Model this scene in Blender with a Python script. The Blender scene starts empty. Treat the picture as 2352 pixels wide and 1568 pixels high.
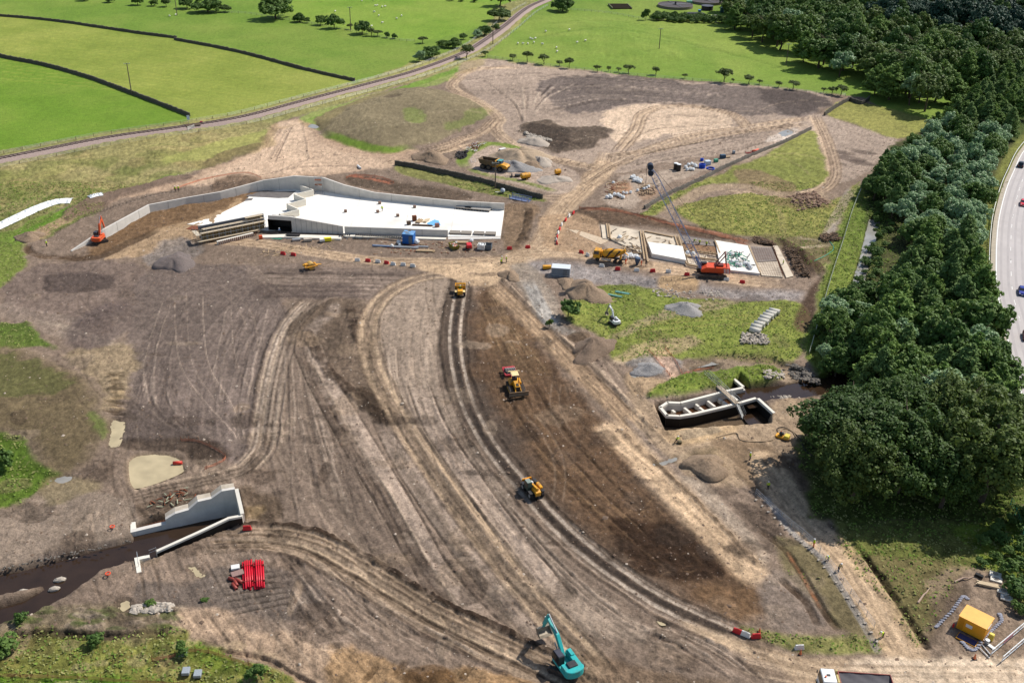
# Aerial view of a spillway construction site in farmland, built as code.
import bpy, bmesh, math, random, numpy as np
from mathutils import Vector, Matrix, Euler
random.seed(7); RNG = np.random.default_rng(7)
SC = bpy.context.scene; COL = SC.collection
PI = math.pi
# ------------------------------------------------------------------ survey frame
# Plan positions were read off the photograph as (u, v) and are turned into metres on the ground once, here.
F, TH, ROLL, CH = 2287.0, math.radians(28.7), math.radians(1.2), 106.0
FW = np.array([0, math.cos(TH), -math.sin(TH)]); RT = np.array([1.0, 0, 0]); UP = np.cross(RT, FW)
R2 = RT*math.cos(ROLL)+UP*math.sin(ROLL); U2 = -RT*math.sin(ROLL)+UP*math.cos(ROLL)
CAM = np.array([0, 0, CH])
def G(u, v, z=0.0):
    d = FW+R2*(u-1176)/F-U2*(v-784)/F
    k = (z-CH)/d[2]
    return CAM+d*k
def PJ(p):
    d = np.asarray(p, float)-CAM; z = d@FW
    return (1176+F*(d@R2)/z, 784-F*(d@U2)/z)
def Garr(U, V):
    d = [FW[i]+R2[i]*(U-1176)/F-U2[i]*(V-784)/F for i in range(3)]
    k = -CH/d[2]
    return d[0]*k, d[1]*k
def lin(c):
    c = np.asarray(c, float)/255.0
    return np.where(c <= .04045, c/12.92, ((c+.055)/1.055)**2.4)
ALB = 0.80    # photo tone -> base colour
# ------------------------------------------------------------------ noise
def vnoise(x, y, seed=0):
    xi = np.floor(x).astype(np.int64); yi = np.floor(y).astype(np.int64)
    fx = x-xi; fy = y-yi; fx = fx*fx*(3-2*fx); fy = fy*fy*(3-2*fy)
    def h(a, b):
        n = (a*374761393+b*668265263+seed*974634777) & 0xffffffff
        n = ((n ^ (n >> 13))*1274126177) & 0xffffffff
        return ((n ^ (n >> 16)) & 0xffff)/65535.0
    return (h(xi, yi)*(1-fx)+h(xi+1, yi)*fx)*(1-fy)+(h(xi, yi+1)*(1-fx)+h(xi+1, yi+1)*fx)*fy
def fbm(x, y, sc, o=4, seed=0, g=.5):
    r = np.zeros(np.shape(x)); a = 1; t = 0
    for k in range(o):
        r += a*vnoise(x/sc*2**k+17.3*k, y/sc*2**k+5.1*k, seed+k*31); t += a; a *= g
    return r/t-.5
# ------------------------------------------------------------------ ground raster
ST = 2.4
us = np.arange(-400, 2760, ST)
vs = np.concatenate([-468+22*np.exp(np.linspace(0, math.log(78/22*1.0), 14))[:-1], np.arange(-390, -40, 7.0), np.arange(-40, 1800, ST)])
NU, NV = len(us), len(vs)
# rows are tilted with the small camera roll so that every row lies below the horizon
U, V = np.meshgrid(us, vs); V = V+(U-1176)*-math.tan(ROLL)*0
horizon = 784-F*math.tan(TH)/math.cos(ROLL)
U = U; 
def fixhor(U, V):
    # keep every sample below the tilted horizon line
    dz = FW[2]+R2[2]*(U-1176)/F-U2[2]*(V-784)/F
    return dz
lift = np.clip(-340-V, 0, None)/110.0
V = V+(U-1176)*math.tan(ROLL)*np.clip((200-V)/660, 0, 1)
X, Y = Garr(U, V)
assert (fixhor(U, V) < -0.004).all(), fixhor(U, V).max()
SX = np.hypot(np.gradient(X, axis=1), 0)/np.gradient(U, axis=1)   # metres per survey unit across
S = 1.0/np.maximum(SX, 1e-6)
C = np.zeros((NV, NU, 3)); Z = np.zeros((NV, NU)); GR = np.zeros((NV, NU)); RO = np.full((NV, NU), .5)
n1 = fbm(X, Y, 6.0, 5, 1); n2 = fbm(X, Y, 6.0, 5, 2); n3 = fbm(X, Y, 1.2, 3, 3); n4 = fbm(X, Y, 40, 4, 4); n5 = fbm(X, Y, 14, 4, 6)
def cr(pts, m=6, closed=False):
    P = [np.array(p, float) for p in pts]
    if len(P) < 3: return P
    out = []; n = len(P)
    for i in range(n if closed else n-1):
        p0 = P[(i-1) % n] if closed or i > 0 else P[i]; p1 = P[i]; p2 = P[(i+1) % n]; p3 = P[(i+2) % n] if closed or i < n-2 else P[i+1]
        for k in range(m):
            t = k/m
            out.append(.5*((2*p1)+(p2-p0)*t+(2*p0-5*p1+4*p2-p3)*t*t+(3*p1-p0-3*p2+p3)*t**3))
    if not closed: out.append(P[-1])
    return out
def win(u0, u1, v0, v1):
    i0 = int(np.clip(np.searchsorted(us, u0)-1, 0, NU-1)); i1 = int(np.clip(np.searchsorted(us, u1)+1, 0, NU))
    tl = 0 if v0 > 200 else 25
    j0 = int(np.clip(np.searchsorted(vs, v0-tl)-1, 0, NV-1)); j1 = int(np.clip(np.searchsorted(vs, v1+tl)+1, 0, NV))
    return slice(j0, max(j1, j0+1)), slice(i0, max(i1, i0+1))
def shade(w, m, col=None, a=1, h=0, grass=None, ro=None, var=.0, hset=None):
    if col is not None:
        c = lin(col)*ALB
        mm = (m*a)[..., None]
        if var: mm = mm*np.clip(1+var*2*(n1[w]+n3[w])[..., None], 0, 1.0)
        C[w] = C[w]*(1-mm)+c*mm
    if grass is not None: GR[w] = GR[w]*(1-m*a)+grass*m*a
    if ro is not None: RO[w] = RO[w]*(1-m)+ro*m
    if hset is not None: Z[w] = Z[w]*(1-m)+hset*m
    elif np.any(h): Z[w] += h*m
def poly(pts, col=None, a=1, soft=.8, jit=1.5, smooth=True, **k):
    if smooth: pts = cr(pts, 4, True)
    P = np.array([p[:2] for p in pts]); q = 12*jit+12
    w = win(P[:, 0].min()-q, P[:, 0].max()+q, P[:, 1].min()-q, P[:, 1].max()+q)
    x = X[w]+n1[w]*jit*4+n3[w]*jit; y = Y[w]+n2[w]*jit*4
    W_ = [G(p[0], p[1]) for p in P]
    ins = np.zeros(x.shape, bool); d = np.full(x.shape, 1e9); n = len(W_)
    for i in range(n):
        ax, ay = W_[i][:2]; bx, by = W_[(i+1) % n][:2]
        if ay != by:
            c = ((ay > y) != (by > y)) & (x < (bx-ax)*(y-ay)/(by-ay)+ax); ins ^= c
        ex, ey = bx-ax, by-ay; L = ex*ex+ey*ey+1e-9
        t = np.clip(((x-ax)*ex+(y-ay)*ey)/L, 0, 1)
        d = np.minimum(d, (x-ax-t*ex)**2+(y-ay-t*ey)**2)
    sd = np.sqrt(d)*np.where(ins, 1, -1)
    m = np.clip(.5+sd/(2*soft), 0, 1); m = m*m*(3-2*m)
    shade(w, m, col, a, **k)
    return w, sd, m
def stroke(pts, wd, col=None, a=1, soft=None, jit=.0, smooth=True, prof=None, **k):
    """a band wd metres wide along a line; prof(distance, along) may return a (mask, height) pair"""
    if smooth and len(pts) > 2: pts = cr(pts, 5)
    P = np.array([p[:2] for p in pts]); soft = soft if soft is not None else max(.12, wd*.25)
    W_ = np.array([G(p[0], p[1])[:2] for p in P])
    R = wd/2+soft+abs(jit)*2+.3
    sc = .877*(P[:, 1].max()+468)/106+1
    q = R*sc+4
    w = win(P[:, 0].min()-q, P[:, 0].max()+q, P[:, 1].min()-q, P[:, 1].max()+q)
    shp = X[w].shape
    D = np.full(shp, 1e9); T = np.zeros(shp); acc = 0
    j0, i0 = w[0].start, w[1].start
    for i in range(len(P)-1):
        a0, b0 = P[i], P[i+1]
        s = win(min(a0[0], b0[0])-q, max(a0[0], b0[0])+q, min(a0[1], b0[1])-q*.9, max(a0[1], b0[1])+q*.9)
        l = (slice(max(s[0].start-j0, 0), s[0].stop-j0), slice(max(s[1].start-i0, 0), s[1].stop-i0))
        s = (slice(l[0].start+j0, min(l[0].stop+j0, w[0].stop)), slice(l[1].start+i0, min(l[1].stop+i0, w[1].stop)))
        l = (slice(s[0].start-j0, s[0].stop-j0), slice(s[1].start-i0, s[1].stop-i0))
        x = X[s]+n1[s]*jit*2; y = Y[s]+n2[s]*jit*2
        ax, ay = W_[i]; ex, ey = W_[i+1]-W_[i]; L = ex*ex+ey*ey+1e-9; LL = math.sqrt(L)
        t = np.clip(((x-ax)*ex+(y-ay)*ey)/L, 0, 1)
        dd = np.hypot(x-ax-t*ex, y-ay-t*ey)
        sg = np.where((x-ax)*ey-(y-ay)*ex > 0, 1, -1)
        up = dd < np.abs(D[l])
        D[l] = np.where(up, dd*sg, D[l]); T[l] = np.where(up, acc+t*LL, T[l]); acc += LL
    if prof is not None:
        m, h = prof(D, T, w); shade(w, m, col, a, h=h, **k); return
    m = np.clip((wd/2+soft/2-np.abs(D))/soft, 0, 1); m = m*m*(3-2*m)
    if abs(k.get('h', 0)) < .7: k['h'] = k.get('h', 0)*1.0
    if wd < 3: m = m*np.clip(.85+n3[w]*1.6+n1[w], .15, 1)
    # ends fade out
    e = np.clip(np.minimum(T, acc-T)/max(wd*1.5, 1.0), 0, 1) if k.pop('fade', True) else 1
    shade(w, m*e, col, a, **k)
def resamp(pts, n):
    P = np.array(cr(pts, 6)); d = np.r_[0, np.cumsum(np.hypot(*np.diff(P, axis=0).T))]; t = np.linspace(0, d[-1], n)
    return np.c_[np.interp(t, d, P[:, 0]), np.interp(t, d, P[:, 1])]
def fan(A, B, n, w=(.25, .6), light=(176, 158, 142), dark=(86, 74, 68), a=.45, h=.1, part=True, k=14, jit=.012, c=None):
    A = resamp(A, k); B = resamp(B, k)
    ts = []; cl = 0
    for i in range(n):   # ruts come in loose bunches, not at even spacing
        if i % 3 == 0: cl = random.random()
        ts.append(min(max(cl+random.gauss(0, .035), 0), 1) if random.random() < .75 else random.random())
    for i in range(n):
        t = ts[i]
        Q = A*(1-t)+B*t+RNG.normal(0, 1, (k, 2))*jit*np.abs(B-A).mean(0)*.5+np.outer(np.sin(np.linspace(random.uniform(0, 6), random.uniform(6, 9), k)), RNG.normal(0, 1, 2))*1.6
        s, e = 0, k
        if part: s = random.randint(0, k//2) if random.random() < .7 else 0; e = random.randint(max(s+4, k//2), k)
        lt = random.random() < .45
        stroke([tuple(q) for q in Q[s:e]], random.uniform(*w), (c or (light if lt else dark)), a*random.choice([.3, .6, .9, 1.5])*random.uniform(.6, 1), h=(h if lt else -h)*random.uniform(.4, 1.2), smooth=False)
def track(pts, wd=3.5, gauge=2.0, base=(150, 130, 112), rut=(182, 160, 138), edge=(88, 74, 64), a=.8, h=.15, berm=.2, n=2):
    stroke(pts, wd, base, a*.8, jit=.3, h=-.05)
    for s in range(n):
        o = (s-(n-1)/2)*gauge/max(n-1, 1)*1.0
        off(pts, o, .55, rut, a, -h)
        off(pts, o+.5, .22, edge, a*.7, h*.6); off(pts, o-.5, .22, edge, a*.5, h*.5)
    if berm:
        for s in (-1, 1): off(pts, s*(wd/2+.3), .8, edge, .6, berm, jit=.5)
def offl(pts, o, smooth=True):
    if smooth: pts = cr(pts, 5)
    W_ = np.array([G(p[0], p[1])[:2] for p in pts]); T = np.gradient(W_, axis=0); T /= np.maximum(np.hypot(T[:, 0], T[:, 1])[:, None], 1e-6)
    N = np.c_[T[:, 1], -T[:, 0]]
    return [PJ((p[0], p[1], 0)) for p in W_+N*o]
def off(pts, o, wd, col, a, h, jit=0.0):
    stroke(offl(pts, o), wd, col, a, h=h, jit=jit, smooth=False, soft=.25 if wd < 1 else None)
def mound(u, v, rx, ry, h, col=None, a=.8, p=1.0, jit=.35, ang=0, **k):
    """a heap rx by ry metres in plan"""
    c = G(u, v); q = max(rx, ry)*(.877*(v+468)/106)*1.7+4
    w = win(u-q, u+q, v-q, v+q)
    ca, sa = math.cos(ang), math.sin(ang)
    dx = X[w]-c[0]+n1[w]*jit*rx; dy = Y[w]-c[1]+n2[w]*jit*ry
    r = np.hypot((dx*ca+dy*sa)/rx, (-dx*sa+dy*ca)/ry)
    m = np.clip(1-r, 0, 1)
    hh = h*(m**p)*(1+.35*n3[w])
    Z[w] += hh
    if col is not None: shade(w, np.clip(m*5, 0, 1), col, a, **k)
# ------------------------------------------------------------------ painting the ground
BR = (139, 121, 107)
C[:] = lin(BR)*ALB
# far land is pasture
GREEN = (114, 147, 58); VIV = (112, 148, 50); YEL = (138, 155, 70); TAN = (152, 146, 104); OLV = (112, 124, 66)
poly([(-800, -440), (3200, -370), (3200, 150), (2352, 330), (2100, 300), (1985, 225), (1880, 212), (1700, 192), (1500, 178), (1300, 155), (1120, 135), (1060, 150), (900, 200), (700, 262), (600, 290), (470, 385), (300, 430), (150, 470), (0, 560), (-500, 720), (-900, 800)], GREEN, smooth=False, grass=1, jit=.8, ro=.1)
C[V < 60] = lin(GREEN)*ALB; GR[V < 60] = 1
# upper left fields
poly([(-420, -20), (0, 38), (130, 50), (300, 75), (405, 88), (550, 120), (700, 160), (815, 187), (560, 262), (430, 285), (380, 245), (293, 212), (200, 178), (100, 150), (0, 130), (-420, 60)], YEL, .9, smooth=False, grass=1, soft=.5, jit=.2)
poly([(-420, 60), (0, 132), (100, 152), (200, 180), (293, 214), (380, 247), (437, 270), (425, 292), (250, 312), (110, 340), (-420, 440)], VIV, 1, smooth=False, grass=1, soft=.5, jit=.2)
poly([(560, -60), (1150, -20), (1130, 45), (960, 92), (700, 45)], (124, 160, 58), .8, grass=1, jit=1)
poly([(1290, 30), (1660, 60), (1900, 180), (1500, 175), (1130, 130)], (124, 155, 64), .8, grass=1, jit=2)
for a in range(16):   # mowing and sheep-path streaks
    y = 60+a*8; stroke([(0, y), (250, y+25), (500, y+62), (700, y+90)], 1.2, (164, 172, 80), .35, jit=1.5)
for a, b in (((1180, 95), (1560, 60)), ((1300, 60), (1700, 130)), ((1450, 90), (1850, 170)), ((1250, 55), (1500, 62))):
    stroke([a, ((a[0]+b[0])/2, (a[1]+b[1])/2-10), b], 2.5, (92, 128, 46), .5, jit=2, h=-.3)
# gently modelled knoll in the right hand pasture
mound(1430, 90, 42, 60, 2.0); mound(1560, 130, 40, 30, 1.0)
RAIL = [(-420, 452), (-200, 408), (0, 369), (110, 347), (250, 320), (430, 294), (560, 272), (700, 235), (830, 201), (950, 168), (1060, 127), (1110, 98), (1160, 62), (1210, 22), (1262, -3), (1330, -40), (1440, -90)]
poly([(-420, 430), (0, 345), (110, 325), (250, 303), (430, 278), (560, 258), (700, 220), (830, 186), (960, 142), (1060, 105), (1130, 45), (1150, 10), (1230, 0), (1190, 60), (1120, 122), (1080, 145), (960, 185), (830, 222), (700, 262), (600, 290), (430, 310), (250, 335), (0, 390), (-420, 480)], TAN, .8, grass=1, jit=1.2, ro=.8)
poly([(-420, 470), (0, 380), (250, 332), (430, 305), (600, 282), (640, 290), (600, 330), (520, 372), (470, 388), (400, 400), (280, 435), (150, 474), (60, 505), (0, 535), (-420, 640)], TAN, .95, grass=1, jit=1.2, ro=1)
for _ in range(70):   # mottles in the rough meadow
    u = random.uniform(-50, 560); v = 372-u*.13+random.uniform(0, 1)*(150-u*.18)
    mound(u, v, random.uniform(3, 9), random.uniform(3, 8), .15, random.choice([(118, 126, 72), (168, 158, 118), (104, 118, 62), (158, 142, 104)]), .45)
poly([(380, 375), (600, 350), (640, 300), (700, 285), (560, 310), (420, 350)], (150, 158, 92), .8, grass=1, jit=1, ro=.6)
poly([(690, 270), (830, 225), (960, 188), (1090, 140), (1110, 150), (1000, 195), (900, 215), (800, 255), (740, 300)], (140, 158, 92), .95, grass=1, jit=.8, ro=.6)
stroke([(700, 285), (760, 262), (860, 228), (960, 192), (1080, 152)], 5, (104, 150, 48), .7, grass=1, jit=.8)
# ground left of the site edge
poly([(-420, 560), (0, 535), (60, 510), (150, 478), (180, 470), (240, 470), (160, 520), (60, 560), (50, 600), (30, 640), (0, 660), (-420, 900)], (118, 138, 66), 1, grass=1, jit=1.2, ro=.6)
stroke([(0, 560), (50, 545), (120, 510), (180, 475), (240, 452)], 6, (98, 144, 44), .8, grass=1)
poly([(-420, 900), (-420, 760), (0, 745), (40, 742), (90, 760), (125, 795), (60, 805), (-200, 830)], (86, 116, 42), .9, grass=1, jit=1.5, ro=.7)
poly([(-420, 830), (0, 810), (90, 830), (190, 870), (245, 960), (240, 1010), (180, 1060), (110, 1090), (0, 1000), (-420, 1000)], (116, 102, 76), .9, jit=1.5, ro=.5, h=.6, soft=3)
poly([(-100, 815), (90, 840), (150, 880), (120, 900), (0, 900)], (98, 104, 56), .6, jit=2.5)
poly([(-420, 980), (0, 1000), (60, 1040), (110, 1075), (130, 1100), (60, 1150), (0, 1180), (-420, 1400)], (82, 112, 38), 1, grass=1, jit=1, ro=.7)
poly([(215, 960), (240, 950), (250, 1000), (235, 1015)], (90, 118, 46), .6, grass=.8)
# lower left corner rough ground
poly([(-420, 1520), (0, 1460), (100, 1440), (240, 1448), (400, 1455), (430, 1475), (560, 1510), (640, 1540), (700, 1590), (760, 1800), (-420, 1800)], (122, 128, 66), 1, grass=1, jit=1.2, ro=1)
poly([(-300, 1555), (0, 1545), (200, 1560), (330, 1556), (480, 1575), (560, 1700), (-300, 1790)], (100, 146, 40), .9, grass=1, jit=1)
poly([(430, 1480), (520, 1490), (600, 1530), (560, 1545), (470, 1530), (380, 1510)], (108, 136, 44), .8, grass=1)
for _ in range(46):
    u = random.uniform(0, 640); v = random.uniform(1470, 1590)
    mound(u, v, random.uniform(.8, 2.4), random.uniform(.6, 1.6), .15, random.choice([(150, 140, 112), (92, 112, 44), (148, 154, 84), (128, 120, 72)]), .5)
poly([(0, 1430), (90, 1400), (200, 1385), (330, 1390), (420, 1388), (400, 1430), (400, 1462), (240, 1455), (100, 1448), (0, 1470)], (134, 120, 98), .9, jit=.6, ro=1)
for _ in range(40):
    mound(random.uniform(10, 410), random.uniform(1392, 1450), random.uniform(.8, 2.6), random.uniform(.4, 1), .25, random.choice([(96, 116, 56), (150, 134, 118), (102, 112, 62)]), .6)
stroke([(0, 1468), (100, 1452), (240, 1460), (395, 1460)], 1.6, (44, 36, 30), .85, h=-.8, jit=.4)
stroke([(500, 1495), (600, 1510), (660, 1540), (740, 1582)], .8, (50, 40, 34), .8, h=-.5, jit=.3)
# ---- bare ground tones
poly([(1050, 165), (1100, 138), (1240, 150), (1380, 165), (1500, 182), (1700, 195), (1890, 215), (1905, 240), (1870, 262), (1900, 330), (1700, 350), (1500, 380), (1400, 400), (1300, 380), (1150, 330), (1140, 270), (1080, 215)], (162, 144, 130), .95, jit=1.2)
poly([(1235, 186), (1400, 172), (1560, 190), (1700, 200), (1890, 220), (1903, 240), (1862, 264), (1760, 262), (1680, 262), (1600, 240), (1450, 236), (1340, 262), (1290, 250), (1255, 222)], (116, 104, 99), .85, jit=2.5, ro=.6)
poly([(1740, 205), (1890, 219), (1900, 240), (1850, 262), (1800, 258)], (92, 81, 77), .7, jit=2)
poly([(1390, 262), (1480, 240), (1600, 246), (1680, 268), (1650, 300), (1500, 320), (1420, 320)], (192, 169, 147), .9, jit=3)
poly([(1872, 264), (1960, 288), (2060, 320), (2030, 360), (1985, 400), (1915, 418), (1905, 350)], (158, 141, 128), .95, jit=.8)
for q in ((1935, 385, 6, 1.6), (1965, 370, 5, 1.2), (1920, 372, 4, 1.3), (1960, 395, 5, 1.4), (1900, 395, 4, 1)): mound(q[0]+20, q[1]-20, q[2], q[3]*2, .05, (92, 78, 72), .6, ang=-.5)
poly([(1190, 295), (1250, 275), (1300, 290), (1380, 290), (1400, 312), (1350, 345), (1270, 352), (1230, 330)], (98, 84, 72), .85, jit=2, ro=1, h=.3)
poly([(1230, 285), (1300, 300), (1330, 335), (1280, 345), (1210, 310)], (78, 66, 58), .6, jit=2, ro=1)
poly([(1180, 345), (1290, 365), (1400, 385), (1370, 410), (1260, 380)], (128, 110, 96), .7, jit=2, ro=1)
# dome shaped heap with thin grass
w_, sd_, m_ = poly([(722, 278), (790, 242), (890, 210), (970, 202), (1050, 218), (1120, 246), (1115, 262), (1070, 290), (1020, 320), (960, 335), (880, 352), (830, 345), (760, 318)], (136, 124, 98), .95, jit=.8, ro=.4)
Z[w_] += np.clip(sd_/16, 0, 1)**.7*3.0
stroke([(740, 305), (800, 330), (880, 348), (960, 340)], 5, (108, 140, 48), .9, grass=1, jit=1.5)
poly([(920, 270), (955, 265), (985, 290), (960, 300), (930, 295)], (122, 138, 72), .7, jit=1.5, grass=.5)
poly([(1030, 290), (1110, 250), (1125, 262), (1080, 285), (1040, 305)], (112, 128, 64), .6, jit=1.5, grass=.6)
fan([(735, 285), (880, 230), (1000, 222), (1110, 250)], [(780, 320), (900, 345), (1000, 325), (1100, 265)], 26, light=(158, 146, 118), dark=(98, 88, 70), a=.4, h=.12)
# pale corner of the yard between railway and haul roads
poly([(640, 282), (700, 278), (740, 310), (850, 350), (960, 345), (930, 372), (905, 380), (780, 400), (640, 408), (560, 415), (470, 425), (380, 440), (250, 468), (170, 505), (60, 560), (90, 520), (240, 470), (400, 420), (470, 388), (530, 372), (600, 330), (618, 300)], (176, 150, 128), .95, jit=1)
poly([(645, 285), (695, 280), (712, 365), (655, 370)], (188, 166, 144), .85, soft=.5, jit=.3, smooth=False)
stroke([(696, 282), (712, 368)], .8, (110, 94, 82), .6, h=.2)
poly([(165, 470), (260, 440), (410, 405), (430, 415), (300, 450), (230, 480), (150, 510)], (132, 112, 98), .95, jit=.8, h=.5)
poly([(468, 375), (530, 345), (600, 330), (590, 350), (520, 372), (480, 388)], (124, 112, 84), .9, jit=.6, h=.3)
for q in ((640, 300, 3), (620, 320, 4)): mound(q[0], q[1], q[2], q[2]*1.5, .5, (120, 100, 84), .6)
poly([(640, 284), (700, 282), (730, 320), (800, 352), (900, 372), (860, 390), (640, 404), (500, 420), (430, 425), (540, 375), (610, 335)], (188, 163, 141), .8, jit=1.2, soft=2)
fan([(600, 335), (640, 290)], [(655, 400), (700, 290)], 12, a=.4, part=False, k=6)
fan([(560, 410), (700, 385), (900, 385)], [(640, 400), (760, 350), (960, 350)], 14, a=.35)
fan([(60, 560), (170, 500), (400, 440), (590, 410)], [(130, 540), (250, 480), (420, 430), (600, 395)], 16, a=.4)
# slopes behind the long wall
poly([(800, 405), (880, 408), (960, 425), (1060, 440), (1080, 455), (980, 452), (860, 436), (800, 422)], (106, 90, 76), .8, jit=.8, h=-.4, ro=1)
poly([(490, 415), (560, 400), (590, 415), (500, 440)], (108, 88, 72), .7, jit=.8, ro=1)
stroke([(800, 402), (850, 408), (905, 420)], 1.4, (196, 120, 92), .75, jit=.4)
# excavated ground left of the slab
poly([(240, 545), (345, 490), (480, 462), (560, 440), (590, 445), (545, 470), (500, 495), (430, 520), (330, 540), (290, 560), (200, 590)], (132, 104, 76), .9, jit=1, ro=.8)
poly([(270, 560), (380, 522), (470, 500), (520, 480), (545, 455), (560, 470), (500, 520), (470, 545), (400, 560), (330, 580), (250, 600)], (168, 142, 112), .8, jit=1.2, ro=.6)
stroke([(130, 590), (220, 590), (300, 555), (370, 525)], 3.5, (96, 76, 58), .8, h=-.2, jit=.5)
for o in (0, 5, 10): stroke([(60+o, 560), (60+o, 578-o*.4), (100, 592-o*.8), (150, 594-o*.6), (210, 588-o)], .8, (104, 82, 62), .8, h=-.3)
poly([(330, 580), (400, 545), (450, 555), (450, 590), (390, 620), (340, 610)], (142, 132, 126), .8, jit=1, ro=1)
poly([(60, 620), (150, 600), (300, 600), (330, 640), (290, 700), (200, 740), (80, 735), (0, 700), (0, 660)], (124, 108, 100), .8, jit=2, ro=.6)
poly([(100, 650), (160, 620), (260, 640), (200, 665), (120, 670)], (92, 80, 76), .7, jit=1.5)
poly([(0, 700), (100, 705), (200, 735), (170, 770), (60, 745), (0, 740)], (146, 130, 118), .6, jit=2)
stroke([(120, 760), (180, 775), (240, 785), (275, 765), (278, 735), (262, 720)], 3, (150, 134, 120), .7, jit=.6)
stroke([(70, 735), (150, 750), (250, 790), (300, 790)], 1.5, (166, 150, 134), .6, jit=.4)
mound(240, 745, 8, 12, .8, (112, 98, 94), .7)
poly([(150, 800), (270, 790), (320, 810), (310, 900), (260, 950), (240, 900), (200, 860)], (150, 132, 106), .8, jit=1.8, ro=.7)
for i in range(16): stroke([(250+random.uniform(-15, 5), 860+i*6), (285+random.uniform(-5, 12), 856+i*6.5)], .8, random.choice([(84, 68, 50), (170, 146, 112)]), .7, h=random.choice([.3, -.3]))
# big curved, compacted field left of centre
poly([(300, 690), (330, 625), (420, 605), (580, 612), (600, 640), (660, 690), (640, 760), (590, 900), (570, 1010), (530, 1060), (420, 1010), (300, 1010), (290, 980), (310, 850)], (122, 108, 101), .9, jit=1.2)
poly([(590, 610), (780, 612), (960, 622), (1000, 630), (900, 680), (700, 682), (600, 680)], (132, 116, 106), .9, jit=1)
for i in range(22): y = 617+i*3.1; stroke([(590+random.uniform(-15, 60), y), (760, y+1), (960-i*6, y+4+random.uniform(-2, 2))], random.uniform(.4, .9), random.choice([(92, 80, 74), (160, 142, 128), (88, 76, 70)]), random.uniform(.3, .7), h=random.choice([.1, -.1]))
poly([(600, 655), (820, 655), (800, 682), (600, 684)], (106, 92, 86), .6, jit=1)
fan([(355, 690), (318, 800), (312, 900), (345, 960), (440, 1010)], [(640, 700), (615, 800), (590, 900), (570, 960), (560, 1010)], 46, w=(.2, .5), a=.35, h=.07)
for o, aa in ((0, .9), (65, .9), (28, .5), (130, .5)):
    stroke([(400+o, 670), (405+o, 780), (420+o, 850), (470+o*.9, 920), (530+o*.4, 985), (545+o*.3, 1010)], .2, (186, 166, 148), aa*.6)
poly([(290, 930), (340, 925), (420, 960), (440, 1000), (300, 1012)], (98, 86, 80), .6, jit=1)
# haul track running down from the top of the field
T1 = [(720, 690), (672, 740), (645, 800), (625, 880), (612, 960), (600, 1030), (560, 1075), (470, 1100), (360, 1125), (300, 1140)]
stroke(T1[:6], 5, (150, 134, 120), .75, jit=.4)
stroke(T1[5:], 5, (134, 118, 104), .7, jit=.5)
for o in (-2, -1.2, -.3, .5, 1.3, 2.1): off(T1[:7], o, .45, random.choice([(182, 164, 148), (88, 76, 68), (170, 152, 134)]), .8, random.choice([-.12, .1]))
for o in (-1.6, -.6, .5, 1.5): off(T1[5:], o, .6, random.choice([(170, 150, 130), (92, 78, 66)]), .8, .12)
off(T1[:7], 3.0, .6, (84, 70, 60), .5, .25, .4); off(T1[:7], -3.0, .5, (84, 70, 60), .4, .25, .4)
stroke([(600, 1030), (618, 1075), (640, 1085), (645, 1000)], 1.0, (170, 152, 134), .5)
# middle fields
poly([(660, 760), (720, 700), (830, 690), (840, 760), (860, 850), (900, 960), (860, 960), (800, 900), (740, 830), (700, 790)], (110, 94, 80), .8, jit=1, ro=1)
poly([(650, 800), (700, 780), (740, 860), (800, 950), (860, 1060), (920, 1180), (980, 1300), (1060, 1420), (900, 1330), (760, 1240), (640, 1200), (590, 1180), (600, 1080), (640, 1000)], (126, 110, 98), .8, jit=1.2)
fan([(655, 800), (640, 1000), (640, 1130), (660, 1200)], [(740, 880), (830, 1010), (960, 1200), (1070, 1420)], 44, w=(.2, .5), a=.35, h=.07)
poly([(700, 760), (770, 700), (780, 720), (745, 750), (720, 780)], (152, 136, 124), .7, jit=.4)
poly([(860, 700), (950, 660), (1030, 640), (1020, 780), (1010, 850), (1040, 960), (1110, 1060), (1200, 1190), (1330, 1330), (1500, 1450), (1330, 1440), (1180, 1300), (1050, 1140), (940, 980), (880, 850), (850, 770)], (154, 137, 122), .85, jit=1.2)
fan([(880, 800), (900, 920), (1010, 1110), (1160, 1320), (1300, 1480)], [(1010, 800), (1040, 960), (1200, 1190), (1400, 1390), (1560, 1480)], 56, w=(.2, .6), a=.4, h=.08)
# pale stripes (compacted clay) running to the lower right
for A in ([(716, 790), (745, 870), (800, 960), (860, 1060), (930, 1180), (1010, 1320), (1120, 1440)],
          [(880, 960), (930, 1060), (1010, 1180), (1090, 1290), (1200, 1410), (1290, 1500)],
          [(960, 880), (1000, 980), (1080, 1100), (1180, 1240), (1290, 1380)]):
    stroke(A, 4.2, (164, 146, 132), .75, jit=.5)
    for o in (-2.2, 2.2): off(A, o, .4, (82, 70, 62), .8, -.14)
    off(A, .6, .4, (120, 104, 92), .5, .08)
A = [(690, 800), (720, 870), (780, 980), (840, 1080), (900, 1180), (980, 1320), (1050, 1430)]
stroke(A, 2.6, (112, 96, 84), .85); off(A, 1.5, .35, (60, 50, 42), .8, -.15); off(A, -1.5, .35, (172, 154, 136), .7, .1)
A = [(900, 1020), (960, 1120), (1050, 1260), (1150, 1400), (1260, 1500)]
stroke(A, 2.2, (118, 104, 92), .7)
# rutted spoil in the middle
for pts in ([(708, 752), (722, 800), (760, 860), (820, 910), (855, 950)], [(730, 735), (770, 712)], [(850, 920), (895, 950), (875, 960)], [(800, 700), (815, 740), (830, 800)]):
    stroke(pts, 2.4, (86, 70, 58), .85, jit=1.2, h=.35, ro=1)
poly([(835, 890), (890, 930), (905, 955), (870, 965), (845, 945)], (88, 72, 58), .85, jit=.8, h=.3, ro=1)
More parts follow.
